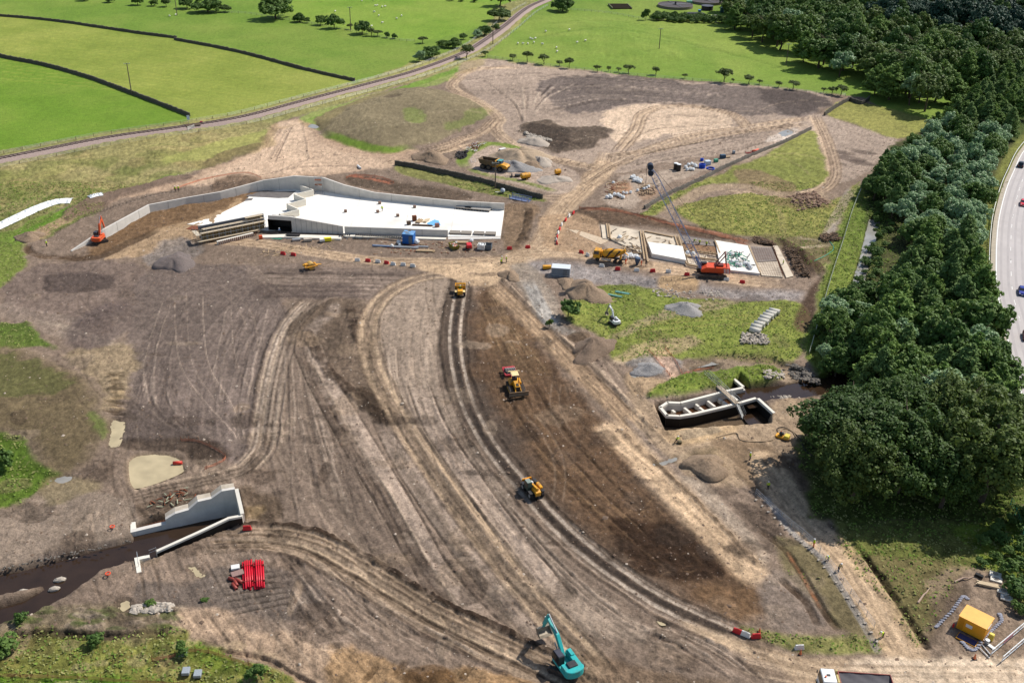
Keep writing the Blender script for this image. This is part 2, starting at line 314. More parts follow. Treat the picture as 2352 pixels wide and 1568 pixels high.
# twin-rut tan track left of the dark strip
T2 = [(1030, 630), (960, 640), (890, 675), (855, 720), (845, 780), (862, 850), (900, 930), (950, 1010), (1020, 1110), (1110, 1230), (1210, 1360), (1330, 1490), (1420, 1600)]
stroke(T2, 5.0, (146, 126, 106), .7, jit=.4)
for o in (-1.5, 1.5): off(T2, o, 1.0, (178, 155, 130), .7, -.1)
for o in (-2.5, 0, 2.5): off(T2, o, .4, (104, 88, 74), .45, .15, .3)
for o in (-.2, 1.2): off(T2[6:], o, .35, (100, 86, 74), .6, -.1)
# tan haul road along the lower left, round to the cyan excavator
T3 = [(480, 1240), (600, 1235), (700, 1250), (800, 1300), (900, 1360), (1000, 1420), (1100, 1470), (1230, 1530), (1350, 1600)]
stroke(T3, 6.0, (152, 132, 112), .85, jit=.4)
for o in (-2, -.9, .3, 1.5): off(T3, o, .5, random.choice([(176, 154, 130), (96, 80, 66)]), .75, random.choice([-.15, .1]))
off(T3, .9, .5, (62, 48, 38), .8, -.3, .3)
off(T3, -3.4, 1.1, (74, 58, 46), .95, .45, .6); off(T3, 3.3, .8, (90, 74, 62), .7, .2, .6)
for y in (1228, 1242, 1256): stroke([(470, y), (580, y-2), (640, y+6)], .5, (96, 78, 62), .7, h=-.2)
# lower left flats
poly([(330, 1340), (440, 1330), (560, 1290), (680, 1320), (760, 1400), (700, 1420), (560, 1400), (430, 1395), (330, 1380)], (116, 104, 96), .85, jit=1)
for i in range(7): stroke([(500+i*3, 1322+i*15), (640+i*6, 1310+i*12)], .4, (80, 70, 62), .7, h=-.15)
fan([(620, 1270), (660, 1340), (700, 1420), (760, 1480)], [(760, 1290), (860, 1370), (1000, 1450), (1180, 1540)], 40, w=(.2, .5), a=.45, h=.1)
poly([(400, 1410), (500, 1400), (560, 1430), (660, 1440), (760, 1490), (800, 1530), (860, 1600), (800, 1700), (700, 1590), (600, 1510), (480, 1480), (410, 1460)], (168, 144, 122), .85, jit=1.2, ro=.7)
poly([(800, 1490), (900, 1510), (1000, 1540), (1100, 1545), (1250, 1600), (1250, 1780), (800, 1780), (760, 1560)], (156, 126, 92), .8, jit=1.5, ro=.8)
for q in ((900, 1530, 12), (960, 1560, 10), (1050, 1540, 14), (830, 1545, 8)): stroke([(q[0], q[1]+30), (q[0]+40, q[1]-20)], 1, (96, 74, 52), .7, h=-.3, jit=.3)
mound(985, 1560, 4, 3, .9, (110, 82, 54), .8); mound(1150, 1590, 7, 3, 1.2, (150, 120, 88), .6)
# bank left of the river
poly([(0, 1190), (130, 1130), (280, 1140), (310, 1180), (290, 1240), (130, 1280), (0, 1320)], (148, 132, 118), .8, jit=1.2, ro=.5)
poly([(110, 1100), (200, 1095), (230, 1120), (180, 1140), (100, 1150)], (140, 126, 96), .7, jit=1)
stroke([(60, 1290), (160, 1265), (260, 1245), (300, 1235)], 2.2, (118, 106, 100), .8, h=-.4, jit=.5)
# ground around the two left structures
poly([(270, 1010), (420, 1005), (520, 1030), (515, 1050), (440, 1050), (420, 1040), (300, 1030)], (92, 78, 68), .8, jit=.6, h=-.3)
poly([(450, 1010), (500, 1020), (510, 1045), (440, 1060)], (88, 74, 64), .8, jit=.6)
poly([(560, 1120), (640, 1150), (640, 1200), (570, 1200)], (98, 82, 66), .7, jit=1, ro=1)
poly([(330, 1150), (470, 1125), (500, 1140), (400, 1180), (320, 1190)], (102, 86, 72), .7, jit=.8, ro=1)
poly([(560, 1165), (600, 1160), (598, 1180), (565, 1190)], (150, 128, 98), .7, jit=.4)
# dark embankment on the right and its light tracks
poly([(1035, 640), (1075, 650), (1095, 720), (1110, 850), (1160, 950), (1240, 1080), (1350, 1200), (1500, 1330), (1660, 1425), (1620, 1440), (1440, 1360), (1300, 1240), (1180, 1130), (1090, 1010), (1030, 900), (1010, 800), (1020, 700)], (98, 84, 74), .9, jit=.8)
poly([(1085, 690), (1125, 650), (1180, 720), (1260, 810), (1350, 920), (1450, 1050), (1560, 1180), (1740, 1330), (1755, 1390), (1700, 1425), (1600, 1390), (1480, 1310), (1340, 1200), (1230, 1080), (1140, 950), (1090, 850)], (115, 90, 69), .95, jit=1.6, soft=2.5, ro=.8)
poly([(1440, 1200), (1560, 1210), (1640, 1280), (1620, 1340), (1520, 1330), (1440, 1270)], (72, 52, 38), .8, jit=1.8, ro=1)
poly([(1100, 700), (1160, 720), (1250, 830), (1200, 900), (1120, 800)], (130, 104, 78), .6, jit=2)
poly([(1600, 1350), (1740, 1350), (1720, 1420), (1650, 1410)], (130, 102, 76), .7, jit=1)
fan([(1100, 760), (1150, 920), (1260, 1080), (1400, 1220), (1560, 1350)], [(1200, 790), (1330, 960), (1480, 1120), (1640, 1260), (1720, 1350)], 44, w=(.2, .6), light=(140, 112, 84), dark=(66, 50, 36), a=.3, h=.07)
for _ in range(60):
    u = random.uniform(1200, 1600); v = 1000+(u-1200)*.75+random.uniform(-80, 80)
    r = random.uniform(8, 30); t0 = random.uniform(0, 6)
    stroke([(u+r*math.cos(t0+k*.35), v+r*.7*math.sin(t0+k*.35)) for k in range(6)], .3, random.choice([(150, 122, 94), (64, 48, 34)]), .4, h=.05)
T4 = [(1065, 640), (1052, 700), (1045, 780), (1055, 860), (1080, 940), (1130, 1030), (1200, 1115), (1280, 1205), (1380, 1290), (1500, 1372), (1600, 1420), (1700, 1465), (1800, 1500), (1900, 1522)]
for o in (-1.2, 1.2): off(T4[:12], o, .7, (172, 157, 143), .9, -.08)
off(T4[:12], 0, 1.0, (74, 64, 58), .8, .05)
for o in (-2.6, 2.9): off(T4[:12], o, .6, (60, 48, 38), .5, .2, .6)
for o in (-2.0, 2.2): off(T4[7:12], o, .4, (160, 144, 130), .7, -.1)
T5 = [(1120, 640), (1180, 700), (1250, 770), (1330, 850), (1420, 940), (1500, 1030)]
stroke(T5, 5, (150, 126, 102), .8, jit=.5)
for o in (-2, -1, .2, 1.2): off(T5, o, .45, random.choice([(174, 148, 120), (92, 74, 58)]), .8, -.1)
off(T5, -3.2, .9, (92, 76, 62), .7, .3, .6)
fan([(1130, 660), (1200, 780), (1260, 860)], [(1090, 700), (1130, 800), (1170, 860)], 18, w=(.2, .4), light=(160, 134, 104), dark=(70, 54, 40), a=.5)
fan([(1150, 640), (1260, 750), (1400, 880), (1500, 1000)], [(1210, 650), (1300, 740), (1420, 850), (1500, 960)], 18, light=(180, 160, 140), dark=(98, 84, 74), a=.5)
A = [(1372, 980), (1440, 1010), (1520, 1085), (1600, 1165), (1680, 1250), (1738, 1312)]
stroke([(1400, 985), (1460, 1040), (1540, 1120), (1620, 1205), (1715, 1305)], 4.6, (170, 146, 122), .95, jit=.2, fade=False)
off(A, 0, .25, (110, 90, 72), .7, .1)
stroke([(1420, 985), (1490, 1050), (1570, 1125), (1650, 1205), (1745, 1305)], .5, (96, 78, 62), .8, h=.15, jit=.3)
poly([(1440, 960), (1520, 1030), (1600, 1110), (1680, 1200), (1760, 1290), (1800, 1340), (1760, 1390), (1730, 1320), (1620, 1190), (1500, 1060)], (140, 124, 112), .8, jit=.8, ro=.6)
poly([(1560, 1090), (1640, 1130), (1740, 1250), (1770, 1290), (1740, 1300), (1660, 1200)], (164, 148, 132), .8, jit=.6)
stroke([(1400, 985), (1460, 1040), (1540, 1120), (1620, 1205), (1725, 1312)], 6.0, (184, 158, 130), .8, jit=.6, soft=2.5, fade=False)
for o in (-1.3, .4): off([(1400, 985), (1460, 1040), (1540, 1120), (1620, 1205), (1715, 1305)], o, .3, (128, 106, 84), .5, .06)
stroke([(1425, 985), (1495, 1050), (1575, 1125), (1655, 1205), (1745, 1300)], .8, (96, 78, 62), .7, h=.2, jit=.5, ro=1)
# ground right of the embankment, round the river structure
poly([(1440, 900), (1510, 940), (1540, 1000), (1700, 960), (1850, 900), (1870, 960), (1840, 1040), (1760, 1100), (1640, 1120), (1560, 1070), (1480, 1000)], (166, 144, 120), .85, jit=1)
poly([(1590, 1040), (1650, 1030), (1660, 1080), (1620, 1100), (1590, 1070)], (130, 112, 88), .8, jit=.5, h=.8, soft=2)
poly([(1510, 985), (1690, 965), (1680, 1000), (1560, 1020)], (176, 150, 118), .85, jit=.3)
poly([(1560, 990), (1645, 975), (1660, 992), (1570, 1010)], (152, 134, 112), .9, jit=.1, soft=.2, smooth=False)
poly([(1640, 1010), (1760, 1020), (1850, 1080), (1840, 1150), (1740, 1120), (1680, 1060)], (120, 98, 76), .6, jit=1.5)
poly([(1690, 1150), (1760, 1170), (1800, 1220), (1780, 1250), (1720, 1210)], (96, 82, 72), .7, jit=.8, ro=1)
poly([(1770, 1230), (1860, 1260), (1960, 1380), (2020, 1450), (1960, 1460), (1880, 1400), (1800, 1300)], (122, 112, 82), .85, jit=.8, grass=.4, ro=.8)
poly([(1700, 1440), (1830, 1460), (1990, 1460), (2035, 1480), (2020, 1500), (1900, 1502), (1780, 1480)], (138, 140, 86), .9, jit=.5, grass=1, ro=1)
poly([(1780, 1330), (1860, 1340), (1900, 1420), (1860, 1450), (1760, 1430)], (136, 122, 112), .7, jit=1)
for pts in ([(1740, 1210), (1800, 1260), (1850, 1330), (1890, 1400), (1930, 1450)], [(1790, 1330), (1850, 1380), (1880, 1440)]):
    stroke(pts, 1.2, (84, 66, 52), .85, h=-.4, jit=.4)
stroke([(1806, 1260), (1850, 1330), (1885, 1395)], .5, (172, 116, 84), .7, jit=.3)
# lane between the shrubs and the pines
LANE = [(1760, 1060), (1800, 1130), (1860, 1210), (1930, 1270), (1980, 1340), (2030, 1420), (2080, 1500)]
stroke(LANE, 5.0, (166, 142, 116), .9, jit=.4)
off(LANE[1:], 3.4, 1.3, (138, 134, 132), .85, 0, .2)
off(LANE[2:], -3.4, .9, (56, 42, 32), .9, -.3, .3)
poly([(1900, 1180), (2000, 1200), (2200, 1190), (2352, 1180), (2700, 1200), (2700, 1400), (2352, 1420), (2330, 1330), (2250, 1310), (2170, 1350), (2130, 1450), (2090, 1470), (2020, 1370), (1950, 1280)], (106, 116, 60), .95, jit=1, grass=1, ro=1)
poly([(1960, 1270), (2120, 1270), (2200, 1320), (2140, 1400), (2100, 1460), (2040, 1400), (1980, 1320)], (124, 112, 80), .8, jit=1.5, grass=.4, ro=1)
poly([(2120, 1330), (2200, 1300), (2300, 1320), (2352, 1400), (2352, 1510), (2200, 1515), (2120, 1500), (2100, 1460), (2140, 1400)], (142, 124, 108), .9, jit=.8, ro=.7)
poly([(2130, 1380), (2190, 1330), (2230, 1330), (2180, 1400), (2140, 1470), (2110, 1490)], (98, 84, 72), .6, jit=1, ro=1)
poly([(2200, 1210), (2352, 1190), (2700, 1200), (2700, 1420), (2352, 1410), (2330, 1350), (2240, 1280)], (112, 142, 44), .8, grass=1, jit=1.5, ro=1)
# haul road along the bottom right
stroke(LANE, 6.4, (184, 159, 132), .95, jit=.4, fade=False)
for o in (-1.6, -.6, .6, 1.7): off(LANE, o, .5, random.choice([(202, 178, 150), (150, 128, 106)]), .5, -.05)
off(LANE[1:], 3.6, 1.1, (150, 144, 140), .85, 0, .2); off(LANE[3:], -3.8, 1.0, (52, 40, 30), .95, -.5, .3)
poly([(1560, 1420), (1700, 1468), (1850, 1505), (2000, 1515), (2200, 1512), (2352, 1510), (2760, 1515), (2760, 1800), (1500, 1800), (1450, 1600), (1700, 1600), (1850, 1590), (1780, 1530), (1650, 1480)], (178, 155, 130), .95, jit=.4)
poly([(1960, 1520), (2352, 1515), (2700, 1520), (2700, 1700), (2352, 1640), (2000, 1620)], (200, 182, 162), .7, jit=.6)
for o in range(9): stroke([(1700, 1475+o*8), (1850, 1515+o*7), (2000, 1530+o*7), (2352, 1530+o*8)], .5, random.choice([(150, 128, 106), (196, 172, 146)]), .5, h=-.05)
fan([(1340, 1420), (1500, 1480), (1640, 1560)], [(1560, 1430), (1680, 1490), (1800, 1580)], 22, a=.5, h=.12)
poly([(1330, 1500), (1450, 1520), (1640, 1560), (1700, 1620), (1300, 1700)], (134, 112, 92), .8, jit=1.2, ro=.8)
# ---- central junction and roads
poly([(1020, 600), (1120, 590), (1200, 575), (1240, 590), (1180, 620), (1130, 650), (1075, 655), (1040, 640), (960, 615)], (186, 160, 132), .95, jit=.8)
for pts, wd in (([(440, 548), (600, 560), (760, 585), (900, 600), (1060, 600), (1160, 590)], 5), ([(1150, 600), (1230, 578), (1265, 530), (1290, 480), (1340, 430), (1385, 390), (1400, 350)], 8), ([(1180, 585), (1290, 580), (1420, 598), (1560, 622), (1720, 645), (1800, 650)], 6)):
    stroke(pts, wd, (178, 153, 127), .9, jit=.5)
    for o in np.linspace(-wd*.4, wd*.4, 7): off(pts, o, .4, random.choice([(196, 172, 146), (140, 118, 98), (120, 102, 84)]), .55, random.choice([.06, -.06]))
for pts in ([(1400, 390), (1300, 372), (1200, 345), (1140, 300), (1145, 270), (1100, 235), (1050, 210), (1040, 190), (1090, 160), (1200, 155)],
            [(1340, 430), (1290, 400), (1180, 352), (1060, 338), (960, 365), (880, 378)], [(1140, 270), (1110, 300), (1050, 325), (980, 345)],
            [(930, 378), (1000, 400), (1100, 425), (1200, 450), (1290, 455)], [(1345, 420), (1430, 370), (1560, 320), (1700, 295), (1860, 270)],
            [(1390, 360), (1500, 345), (1650, 310), (1850, 285)], [(1420, 350), (1460, 300), (1480, 260), (1560, 242), (1680, 262), (1720, 300)],
            [(1870, 265), (1900, 330), (1915, 400), (1880, 440), (1800, 450), (1650, 440)], [(960, 345), (1010, 350), (1080, 325)]):
    stroke(pts, 5, (176, 152, 128), .7, jit=.8)
    for o in (-2.2, -1.1, 0, 1.1, 2.2): off(pts, o+random.uniform(-.3, .3), .55, random.choice([(194, 170, 144), (110, 92, 78), (98, 82, 70)]), .55, random.choice([.12, -.15]))
fan([(1060, 180), (1200, 165), (1400, 175), (1700, 205)], [(1200, 260), (1300, 265), (1420, 240), (1700, 262)], 46, w=(.5, 1.3), a=.4, h=.15)
fan([(1130, 200), (1180, 240), (1200, 280)], [(1330, 190), (1260, 230), (1215, 280)], 16, w=(.6, 1.1), a=.6, h=.2, k=8)
fan([(1400, 370), (1500, 320), (1700, 280), (1850, 262)], [(1420, 390), (1560, 370), (1720, 340), (1860, 290)], 34, w=(.5, 1.1), a=.5, h=.12)
fan([(1420, 300), (1480, 250), (1600, 246), (1700, 270)], [(1440, 340), (1500, 310), (1600, 300), (1700, 290)], 24, w=(.5, 1.), a=.35, h=.1)
fan([(1880, 275), (1960, 300), (2050, 322)], [(1915, 400), (1950, 405), (1990, 395)], 34, w=(.3, .7), a=.4, h=.1, k=8)
fan([(1060, 605), (1150, 590), (1240, 560), (1300, 470)], [(1100, 640), (1180, 610), (1260, 590), (1330, 500)], 16, light=(200, 176, 148), dark=(126, 106, 86), a=.45, h=.06)
# gravel yard with stockpiles
poly([(1062, 368), (1080, 340), (1120, 328), (1200, 340), (1260, 368), (1330, 400), (1310, 440), (1250, 440), (1120, 405)], (166, 148, 134), .9, jit=.5)
stroke([(1075, 385), (1062, 370), (1085, 345), (1130, 330), (1200, 345), (1240, 366)], 4, (112, 140, 56), .9, grass=1, jit=.6)
stroke([(1070, 385), (1120, 402), (1200, 418), (1280, 440)], 2.5, (118, 138, 66), .8, grass=1, jit=.5)
poly([(905, 380), (945, 382), (1100, 410), (1240, 452), (1230, 462), (1100, 440), (1000, 418), (925, 400)], (128, 132, 80), .95, grass=1, jit=.6, ro=1)
poly([(1160, 480), (1200, 470), (1245, 480), (1210, 520), (1200, 570), (1165, 570)], (140, 116, 92), .8, jit=1, ro=.8)
stroke([(1218, 478), (1212, 520), (1195, 565)], 2.4, (88, 70, 54), .9, h=.6, jit=.6)
stroke([(1170, 565), (1210, 570)], 2.4, (92, 74, 58), .8, h=.5, jit=.6)
# storage strip + stone wall lane
poly([(1380, 455), (1430, 405), (1500, 398), (1600, 375), (1740, 345), (1800, 325), (1740, 360), (1600, 400), (1520, 430), (1440, 478)], (164, 148, 134), .8, jit=.8)
poly([(1400, 430), (1440, 415), (1450, 440), (1415, 455)], (166, 124, 92), .7, jit=.8); poly([(1465, 440), (1500, 425), (1515, 440), (1480, 460)], (150, 120, 96), .6, jit=.6)
poly([(1760, 320), (1800, 300), (1835, 298), (1820, 320), (1780, 325)], (190, 178, 168), .7, jit=1)
# green ground right of the wall
poly([(1475, 490), (1560, 440), (1660, 395), (1760, 355), (1860, 300), (1880, 330), (1900, 400), (1870, 430), (1780, 440), (1700, 420), (1600, 430), (1540, 470), (1500, 495)], (132, 142, 74), .95, grass=1, jit=.8, ro=1)
poly([(1680, 395), (1740, 390), (1830, 430), (1800, 450), (1720, 440)], (142, 122, 100), .85, jit=1)
poly([(1570, 470), (1700, 445), (1780, 455), (1900, 470), (1960, 430), (1975, 420), (1950, 480), (1900, 530), (1880, 545), (1750, 545), (1640, 530), (1560, 490)], (142, 146, 80), .95, grass=1, jit=.8, ro=1)
stroke([(1520, 495), (1570, 460), (1640, 430), (1740, 432), (1830, 455), (1920, 445)], 4.5, (158, 138, 116), .9, jit=.6)
stroke([(1780, 475), (1795, 500), (1800, 540)], 2, (160, 150, 108), .7)
mound(1840, 465, 11, 7, 1.2, (142, 120, 98), .7, ro=1)
# soil bank and orange netting strip above the right foundations
poly([(1330, 480), (1420, 480), (1540, 510), (1700, 545), (1720, 565), (1600, 545), (1500, 520), (1380, 515), (1320, 505)], (112, 90, 72), .85, jit=.7, h=.5, ro=1)
stroke([(1330, 482), (1430, 488), (1520, 512), (1620, 535), (1700, 555), (1725, 575)], 2.6, (176, 118, 92), .6, jit=.3)
stroke([(1300, 490), (1400, 475), (1500, 505), (1620, 525), (1750, 560), (1850, 585)], 1.6, (74, 60, 50), .8, h=-.4, jit=.6)
poly([(1240, 500), (1320, 490), (1380, 520), (1370, 570), (1290, 575), (1250, 560)], (172, 144, 116), .8, jit=1, ro=.6)
poly([(1740, 545), (1850, 540), (1960, 545), (1980, 600), (1900, 640), (1860, 620), (1820, 580)], (120, 112, 76), .8, jit=1.5, ro=1, grass=.5)
for pts in ([(1820, 545), (1900, 552), (1960, 540)], [(1800, 575), (1880, 565), (1950, 560)], [(1880, 640), (1920, 590), (1950, 560)]): stroke(pts, 1.6, (176, 160, 142), .8, jit=.4)
mound(1840, 585, 3, 12, 1.2, (92, 74, 58), .9, ang=.3, ro=1); stroke([(1820, 570), (1850, 610), (1858, 640)], 3, (84, 66, 52), .85, h=.6, jit=.8)
# stone shoulder below the crane road
poly([(1215, 600), (1300, 600), (1420, 622), (1560, 645), (1720, 665), (1840, 670), (1830, 690), (1740, 690), (1600, 672), (1460, 658), (1300, 640), (1220, 620)], (150, 142, 140), .9, jit=.6, ro=1, h=-.3, soft=2)
poly([(1520, 635), (1600, 640), (1595, 668), (1520, 665)], (170, 142, 108), .9, jit=.2)
poly([(1170, 610), (1225, 610), (1275, 690), (1290, 740), (1350, 780), (1250, 740), (1190, 660)], (150, 138, 126), .8, jit=.8, ro=.8)
stroke([(1210, 640), (1240, 700), (1270, 745), (1330, 770)], 3.4, (160, 156, 152), .8, jit=.3)
poly([(1310, 690), (1370, 655), (1440, 650), (1560, 680), (1700, 690), (1840, 700), (1850, 780), (1820, 830), (1640, 815), (1480, 830), (1400, 820), (1380, 780), (1300, 730)], (130, 146, 68), .95, grass=1, jit=.9, ro=.8)
poly([(1390, 780), (1430, 755), (1560, 700), (1700, 690), (1640, 710), (1540, 730), (1470, 760)], (158, 142, 124), .75, jit=.7)
poly([(1400, 820), (1560, 770), (1600, 790), (1540, 810), (1470, 840)], (176, 156, 132), .8, jit=1.2)
for y in (745, 752, 765): stroke([(1450, y), (1600, y-18), (1740, y-22), (1800, y-40)], .8, (158, 152, 92), .5, jit=.4)
mound(1330, 775, 3, 3, .8, (112, 92, 74), .8)
poly([(1440, 835), (1510, 815), (1560, 830), (1545, 860), (1480, 850)], (140, 136, 134), .8, jit=.6, ro=1, h=.4)
poly([(1500, 820), (1530, 805), (1560, 860), (1540, 870)], (188, 158, 138), .8, jit=.2)
poly([(1570, 830), (1680, 808), (1800, 830), (1900, 880), (1860, 890), (1740, 850), (1600, 852)], (150, 132, 112), .85, jit=.8, h=-.8, ro=.8)
poly([(1490, 905), (1540, 875), (1640, 850), (1760, 832), (1800, 860), (1740, 880), (1640, 892), (1560, 910), (1500, 915)], (112, 138, 52), .95, grass=1, jit=.5, ro=1, h=.5)
poly([(1440, 860), (1530, 870), (1500, 905), (1450, 905)], (164, 140, 112), .8, jit=.8)
# compacted dark strip beside the river, right
poly([(1838, 700), (1880, 640), (1890, 620), (1870, 720), (1880, 760), (1840, 765), (1820, 740)], (96, 76, 62), .95, jit=.4, ro=.6)
stroke([(1890, 560), (1930, 480), (1960, 430)], 3, (152, 142, 132), .8, jit=.5)
# river corridor behind the trees on the right
poly([(1850, 780), (1870, 720), (1900, 600), (1950, 470), (1990, 420), (2060, 420), (2040, 520), (2020, 600), (1980, 700), (1940, 840), (1880, 870)], (112, 136, 56), .95, grass=1, jit=.8, ro=1)
poly([(1900, 262), (1945, 232), (2100, 265), (2140, 290), (2060, 318), (1960, 285)], (142, 146, 80), .95, grass=1, jit=.8, ro=.8)
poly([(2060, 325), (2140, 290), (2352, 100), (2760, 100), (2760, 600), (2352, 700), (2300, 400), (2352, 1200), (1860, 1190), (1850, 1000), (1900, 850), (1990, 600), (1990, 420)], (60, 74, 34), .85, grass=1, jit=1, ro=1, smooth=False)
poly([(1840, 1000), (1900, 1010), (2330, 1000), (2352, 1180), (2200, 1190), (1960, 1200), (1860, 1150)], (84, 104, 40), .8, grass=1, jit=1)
# highway with verge
ROADL = [(2560, 175), (2440, 255), (2352, 339), (2320, 398), (2303, 440), (2289, 493), (2283, 535), (2280, 592), (2281, 666), (2295, 730), (2315, 829), (2344, 929), (2385, 1030), (2460, 1170), (2560, 1330), (2700, 1560)]
stroke(ROADL, 8, (120, 130, 66), .9, grass=1, fade=False, jit=.3)
poly([p for p in ROADL]+[(2760, 1560), (2760, 175)], (120, 130, 66), .9, grass=1, smooth=False, ro=0)
# ---- water beds are dug out
RIV = [(-300, 1400), (-60, 1345), (60, 1318), (190, 1285), (310, 1252), (430, 1205), (520, 1180)]
stroke(RIV, 5.4, (66, 50, 40), .95, h=-1.5, soft=2.2, jit=.5, fade=False)
RV2 = [(-200, 1440), (-20, 1408), (60, 1385), (120, 1350), (165, 1322), (190, 1305)]
stroke(RV2, 4.2, (70, 54, 42), .95, h=-1.3, soft=1.8, jit=.4, fade=False)
POND = [(298, 1055), (340, 1040), (405, 1046), (416, 1062), (412, 1085), (330, 1115), (302, 1108)]
poly(POND, (150, 132, 104), .8, soft=.9, jit=.25, h=-.9)
RVR = [(1700, 905), (1760, 896), (1830, 890), (1890, 880), (1960, 860)]
stroke(RVR, 6.0, (66, 54, 48), .9, h=-1.4, soft=1.2, jit=.2, fade=False)
stroke([(2010, 500), (1998, 550), (1985, 600), (1972, 645), (1955, 720), (1935, 830)], 3.2, (66, 60, 52), .9, h=-1.2, soft=1, fade=False)
PUD = {'a': [(880, 232), (895, 228), (920, 231), (918, 236), (895, 238)], 'b': [(706, 288), (716, 284), (732, 289), (728, 294), (714, 293)],
       'c': [(246, 975), (264, 962), (286, 972), (280, 1000), (268, 1025), (254, 1028), (248, 1000)], 'd': [(1790, 305), (1810, 297), (1825, 303), (1800, 312)],
       'e': [(1455, 852), (1490, 848), (1510, 853), (1480, 864), (1455, 866)], 'f': [(1590, 835), (1620, 826), (1650, 824), (1655, 832), (1620, 840), (1580, 843)],
       'g': [(1500, 1062), (1530, 1056), (1560, 1045), (1548, 1058), (1510, 1070)], 'h': [(430, 1300), (452, 1303), (470, 1318), (452, 1322)], 'i': [(268, 1384), (290, 1376), (305, 1385), (298, 1400), (280, 1404)],
       'j': [(1508, 1422), (1520, 1424), (1530, 1432), (1518, 1434)], 'k': [(110, 1098), (150, 1090), (170, 1098), (140, 1108)]}
for q in PUD.values(): poly(q, (112, 98, 80), .8, soft=.8, jit=.35, h=-.35)
# ---- flat pads under the structures
def pad(pts, z, col=None, **k): poly(pts, col, 1, soft=.4, jit=0, smooth=False, hset=z, ro=0, **k)
# ground kept high behind the stepped intake
for a_, b_, h_, o_ in ((.3, .62, 1.0, 2.2), (.55, .82, 1.9, 2.4), (.76, 1.0, 2.9, 2.6)):
    p0, p1 = np.array(G(305.7, 1242, -1.9)[:2]), np.array(G(548.7, 1191.8, -1.9)[:2]); dd = (p1-p0)/np.hypot(*(p1-p0)); nn = np.array([-dd[1], dd[0]]); q = [PJ((*(p0+(p1-p0)*t+nn*o_), 0)) for t in (a_, (a_+b_)/2, b_)]
    stroke(q, 2.6, (128, 112, 98), .6, soft=2.2, h=h_, smooth=False, fade=False)
# stray crossing tracks of wheeled and tracked plant
for _ in range(90):
    u, v = random.uniform(150, 1500), random.uniform(640, 1500); a = random.uniform(.6, 1.5); L = random.uniform(40, 150)*v/1100; cv = random.uniform(-.6, .6)
    ln = [(u+L*t*math.cos(a+cv*t), v+L*t*math.sin(a+cv*t)) for t in (-1, -.5, 0, .5, 1)]; cc = random.choice([(166, 148, 130), (94, 80, 70), (90, 76, 64)]); g = random.choice([.9, 1.1]); aa = random.uniform(.1, .35)
    for o in (-g, g): off(ln, o, random.uniform(.25, .5), cc, aa, -.06)
for _ in range(60):
    u, v = random.uniform(1050, 1860), random.uniform(150, 420); a = random.uniform(-.5, .5); L = random.uniform(40, 120); ln = [(u+L*t*math.cos(a+.4*t), v+L*.5*t*math.sin(a+.4*t)) for t in (-1, -.5, 0, .5, 1)]
    if 150+(u-1050)*.09 < v: off(ln, 0, random.uniform(.6, 1.2), random.choice([(184, 162, 140), (104, 90, 80)]), random.uniform(.1, .3), .08) if not (900 < u < 1000) else None
for _ in range(170):  # damp and dry blotches, small slumps
    u, v = random.uniform(0, 1850), random.uniform(580, 1540); q = hash((round(u), round(v))) % 5
    mound(u, v, random.uniform(.8, 5), random.uniform(.6, 4), random.uniform(-.12, .25), random.choice([(96, 80, 68), (158, 140, 122), (104, 90, 80), (148, 128, 108), (84, 70, 60)]), random.uniform(.15, .5), jit=1.3, ro=.9)
# overall tone mottling, drier and damper patches
bare = 1-np.clip(GR, 0, 1)
f = 1+bare*(n4*.28+n5*.25)+n1*.16
f = np.where(GR > .5, 1+n5*.35+n4*.3+n1*.24*(.4+RO), f)
C *= f[..., None]
hy = np.clip(.5+n4*1.6+n5*1.4, 0, 1)*np.clip(GR, 0, 1)*.28
C = C*(1-hy[..., None])+C.mean(-1, keepdims=True)*np.array([1.45, 1.25, .45])*hy[..., None]
# clod and rut relief of bare ground; tussocks in rough grass
rel = bare*(n3*.27+n1*.5+fbm(X, Y, .5, 2, 9)*.12)*(.5+1.3*RO)+GR*RO*(n3*.5+fbm(X, Y, .6, 2, 12)*.35)+GR*n4*1.0
Z += rel*np.clip(S/5, .2, 1)
cl = fbm(X, Y, .9, 3, 21); C *= (1+bare*np.clip(RO+.1, 0, 1)*cl*.75+GR*RO*cl*1.1)[..., None]
fine = fbm(X, Y, .35, 2, 44); C *= (1+bare*fine*.42+GR*fine*.25)[..., None]
Lm = C@np.array([.3, .55, .15]); C *= (1+bare*(np.clip(Lm/.165, .25, 2.5)**.38-1))[..., None]; C *= 1+bare[..., None]*(np.array([1.035, 1.005, .935])-1)
C *= 1+np.clip(GR, 0, 1)[..., None]*(np.array([1.08, 1.01, .88])-1)
e_ = np.clip((vs-1640)/120, 0, 1)[:, None, None]; C = C*(1-e_)+np.array([.15, .125, .10])*e_
# fine scraper and tyre grain that follows the sweep of the main haul track
J0 = G(1080, 600); tk = np.array([G(*p)[:2] for p in resamp(T4, 40)])-np.array(J0[:2]); rt_ = np.hypot(*tk.T); at_ = np.unwrap(np.arctan2(tk[:, 1], tk[:, 0])); od = np.argsort(rt_)
dX, dY = X-J0[0], Y-J0[1]; rr_ = np.hypot(dX, dY); th_ = np.arctan2(dY, dX); da = th_-np.interp(rr_, rt_[od], at_[od]); da = (da+PI) % (2*PI)-PI
sp = da*np.maximum(rr_, 14); grain = (vnoise(sp/.55, rr_/9, 71)-.5)+.8*(vnoise(sp/1.5, rr_/24, 72)-.5)+.7*(vnoise(sp/3.8, rr_/45, 73)-.5)
gm = bare*np.clip((V-640)/60, 0, 1)*np.clip((1900-U)/150, 0, 1)*np.clip((U-240)/90, 0, 1)*np.clip(1.1+n5*2.5, .25, 1)
C *= (1+.35*grain*gm)[..., None]; Z += grain*gm*.11
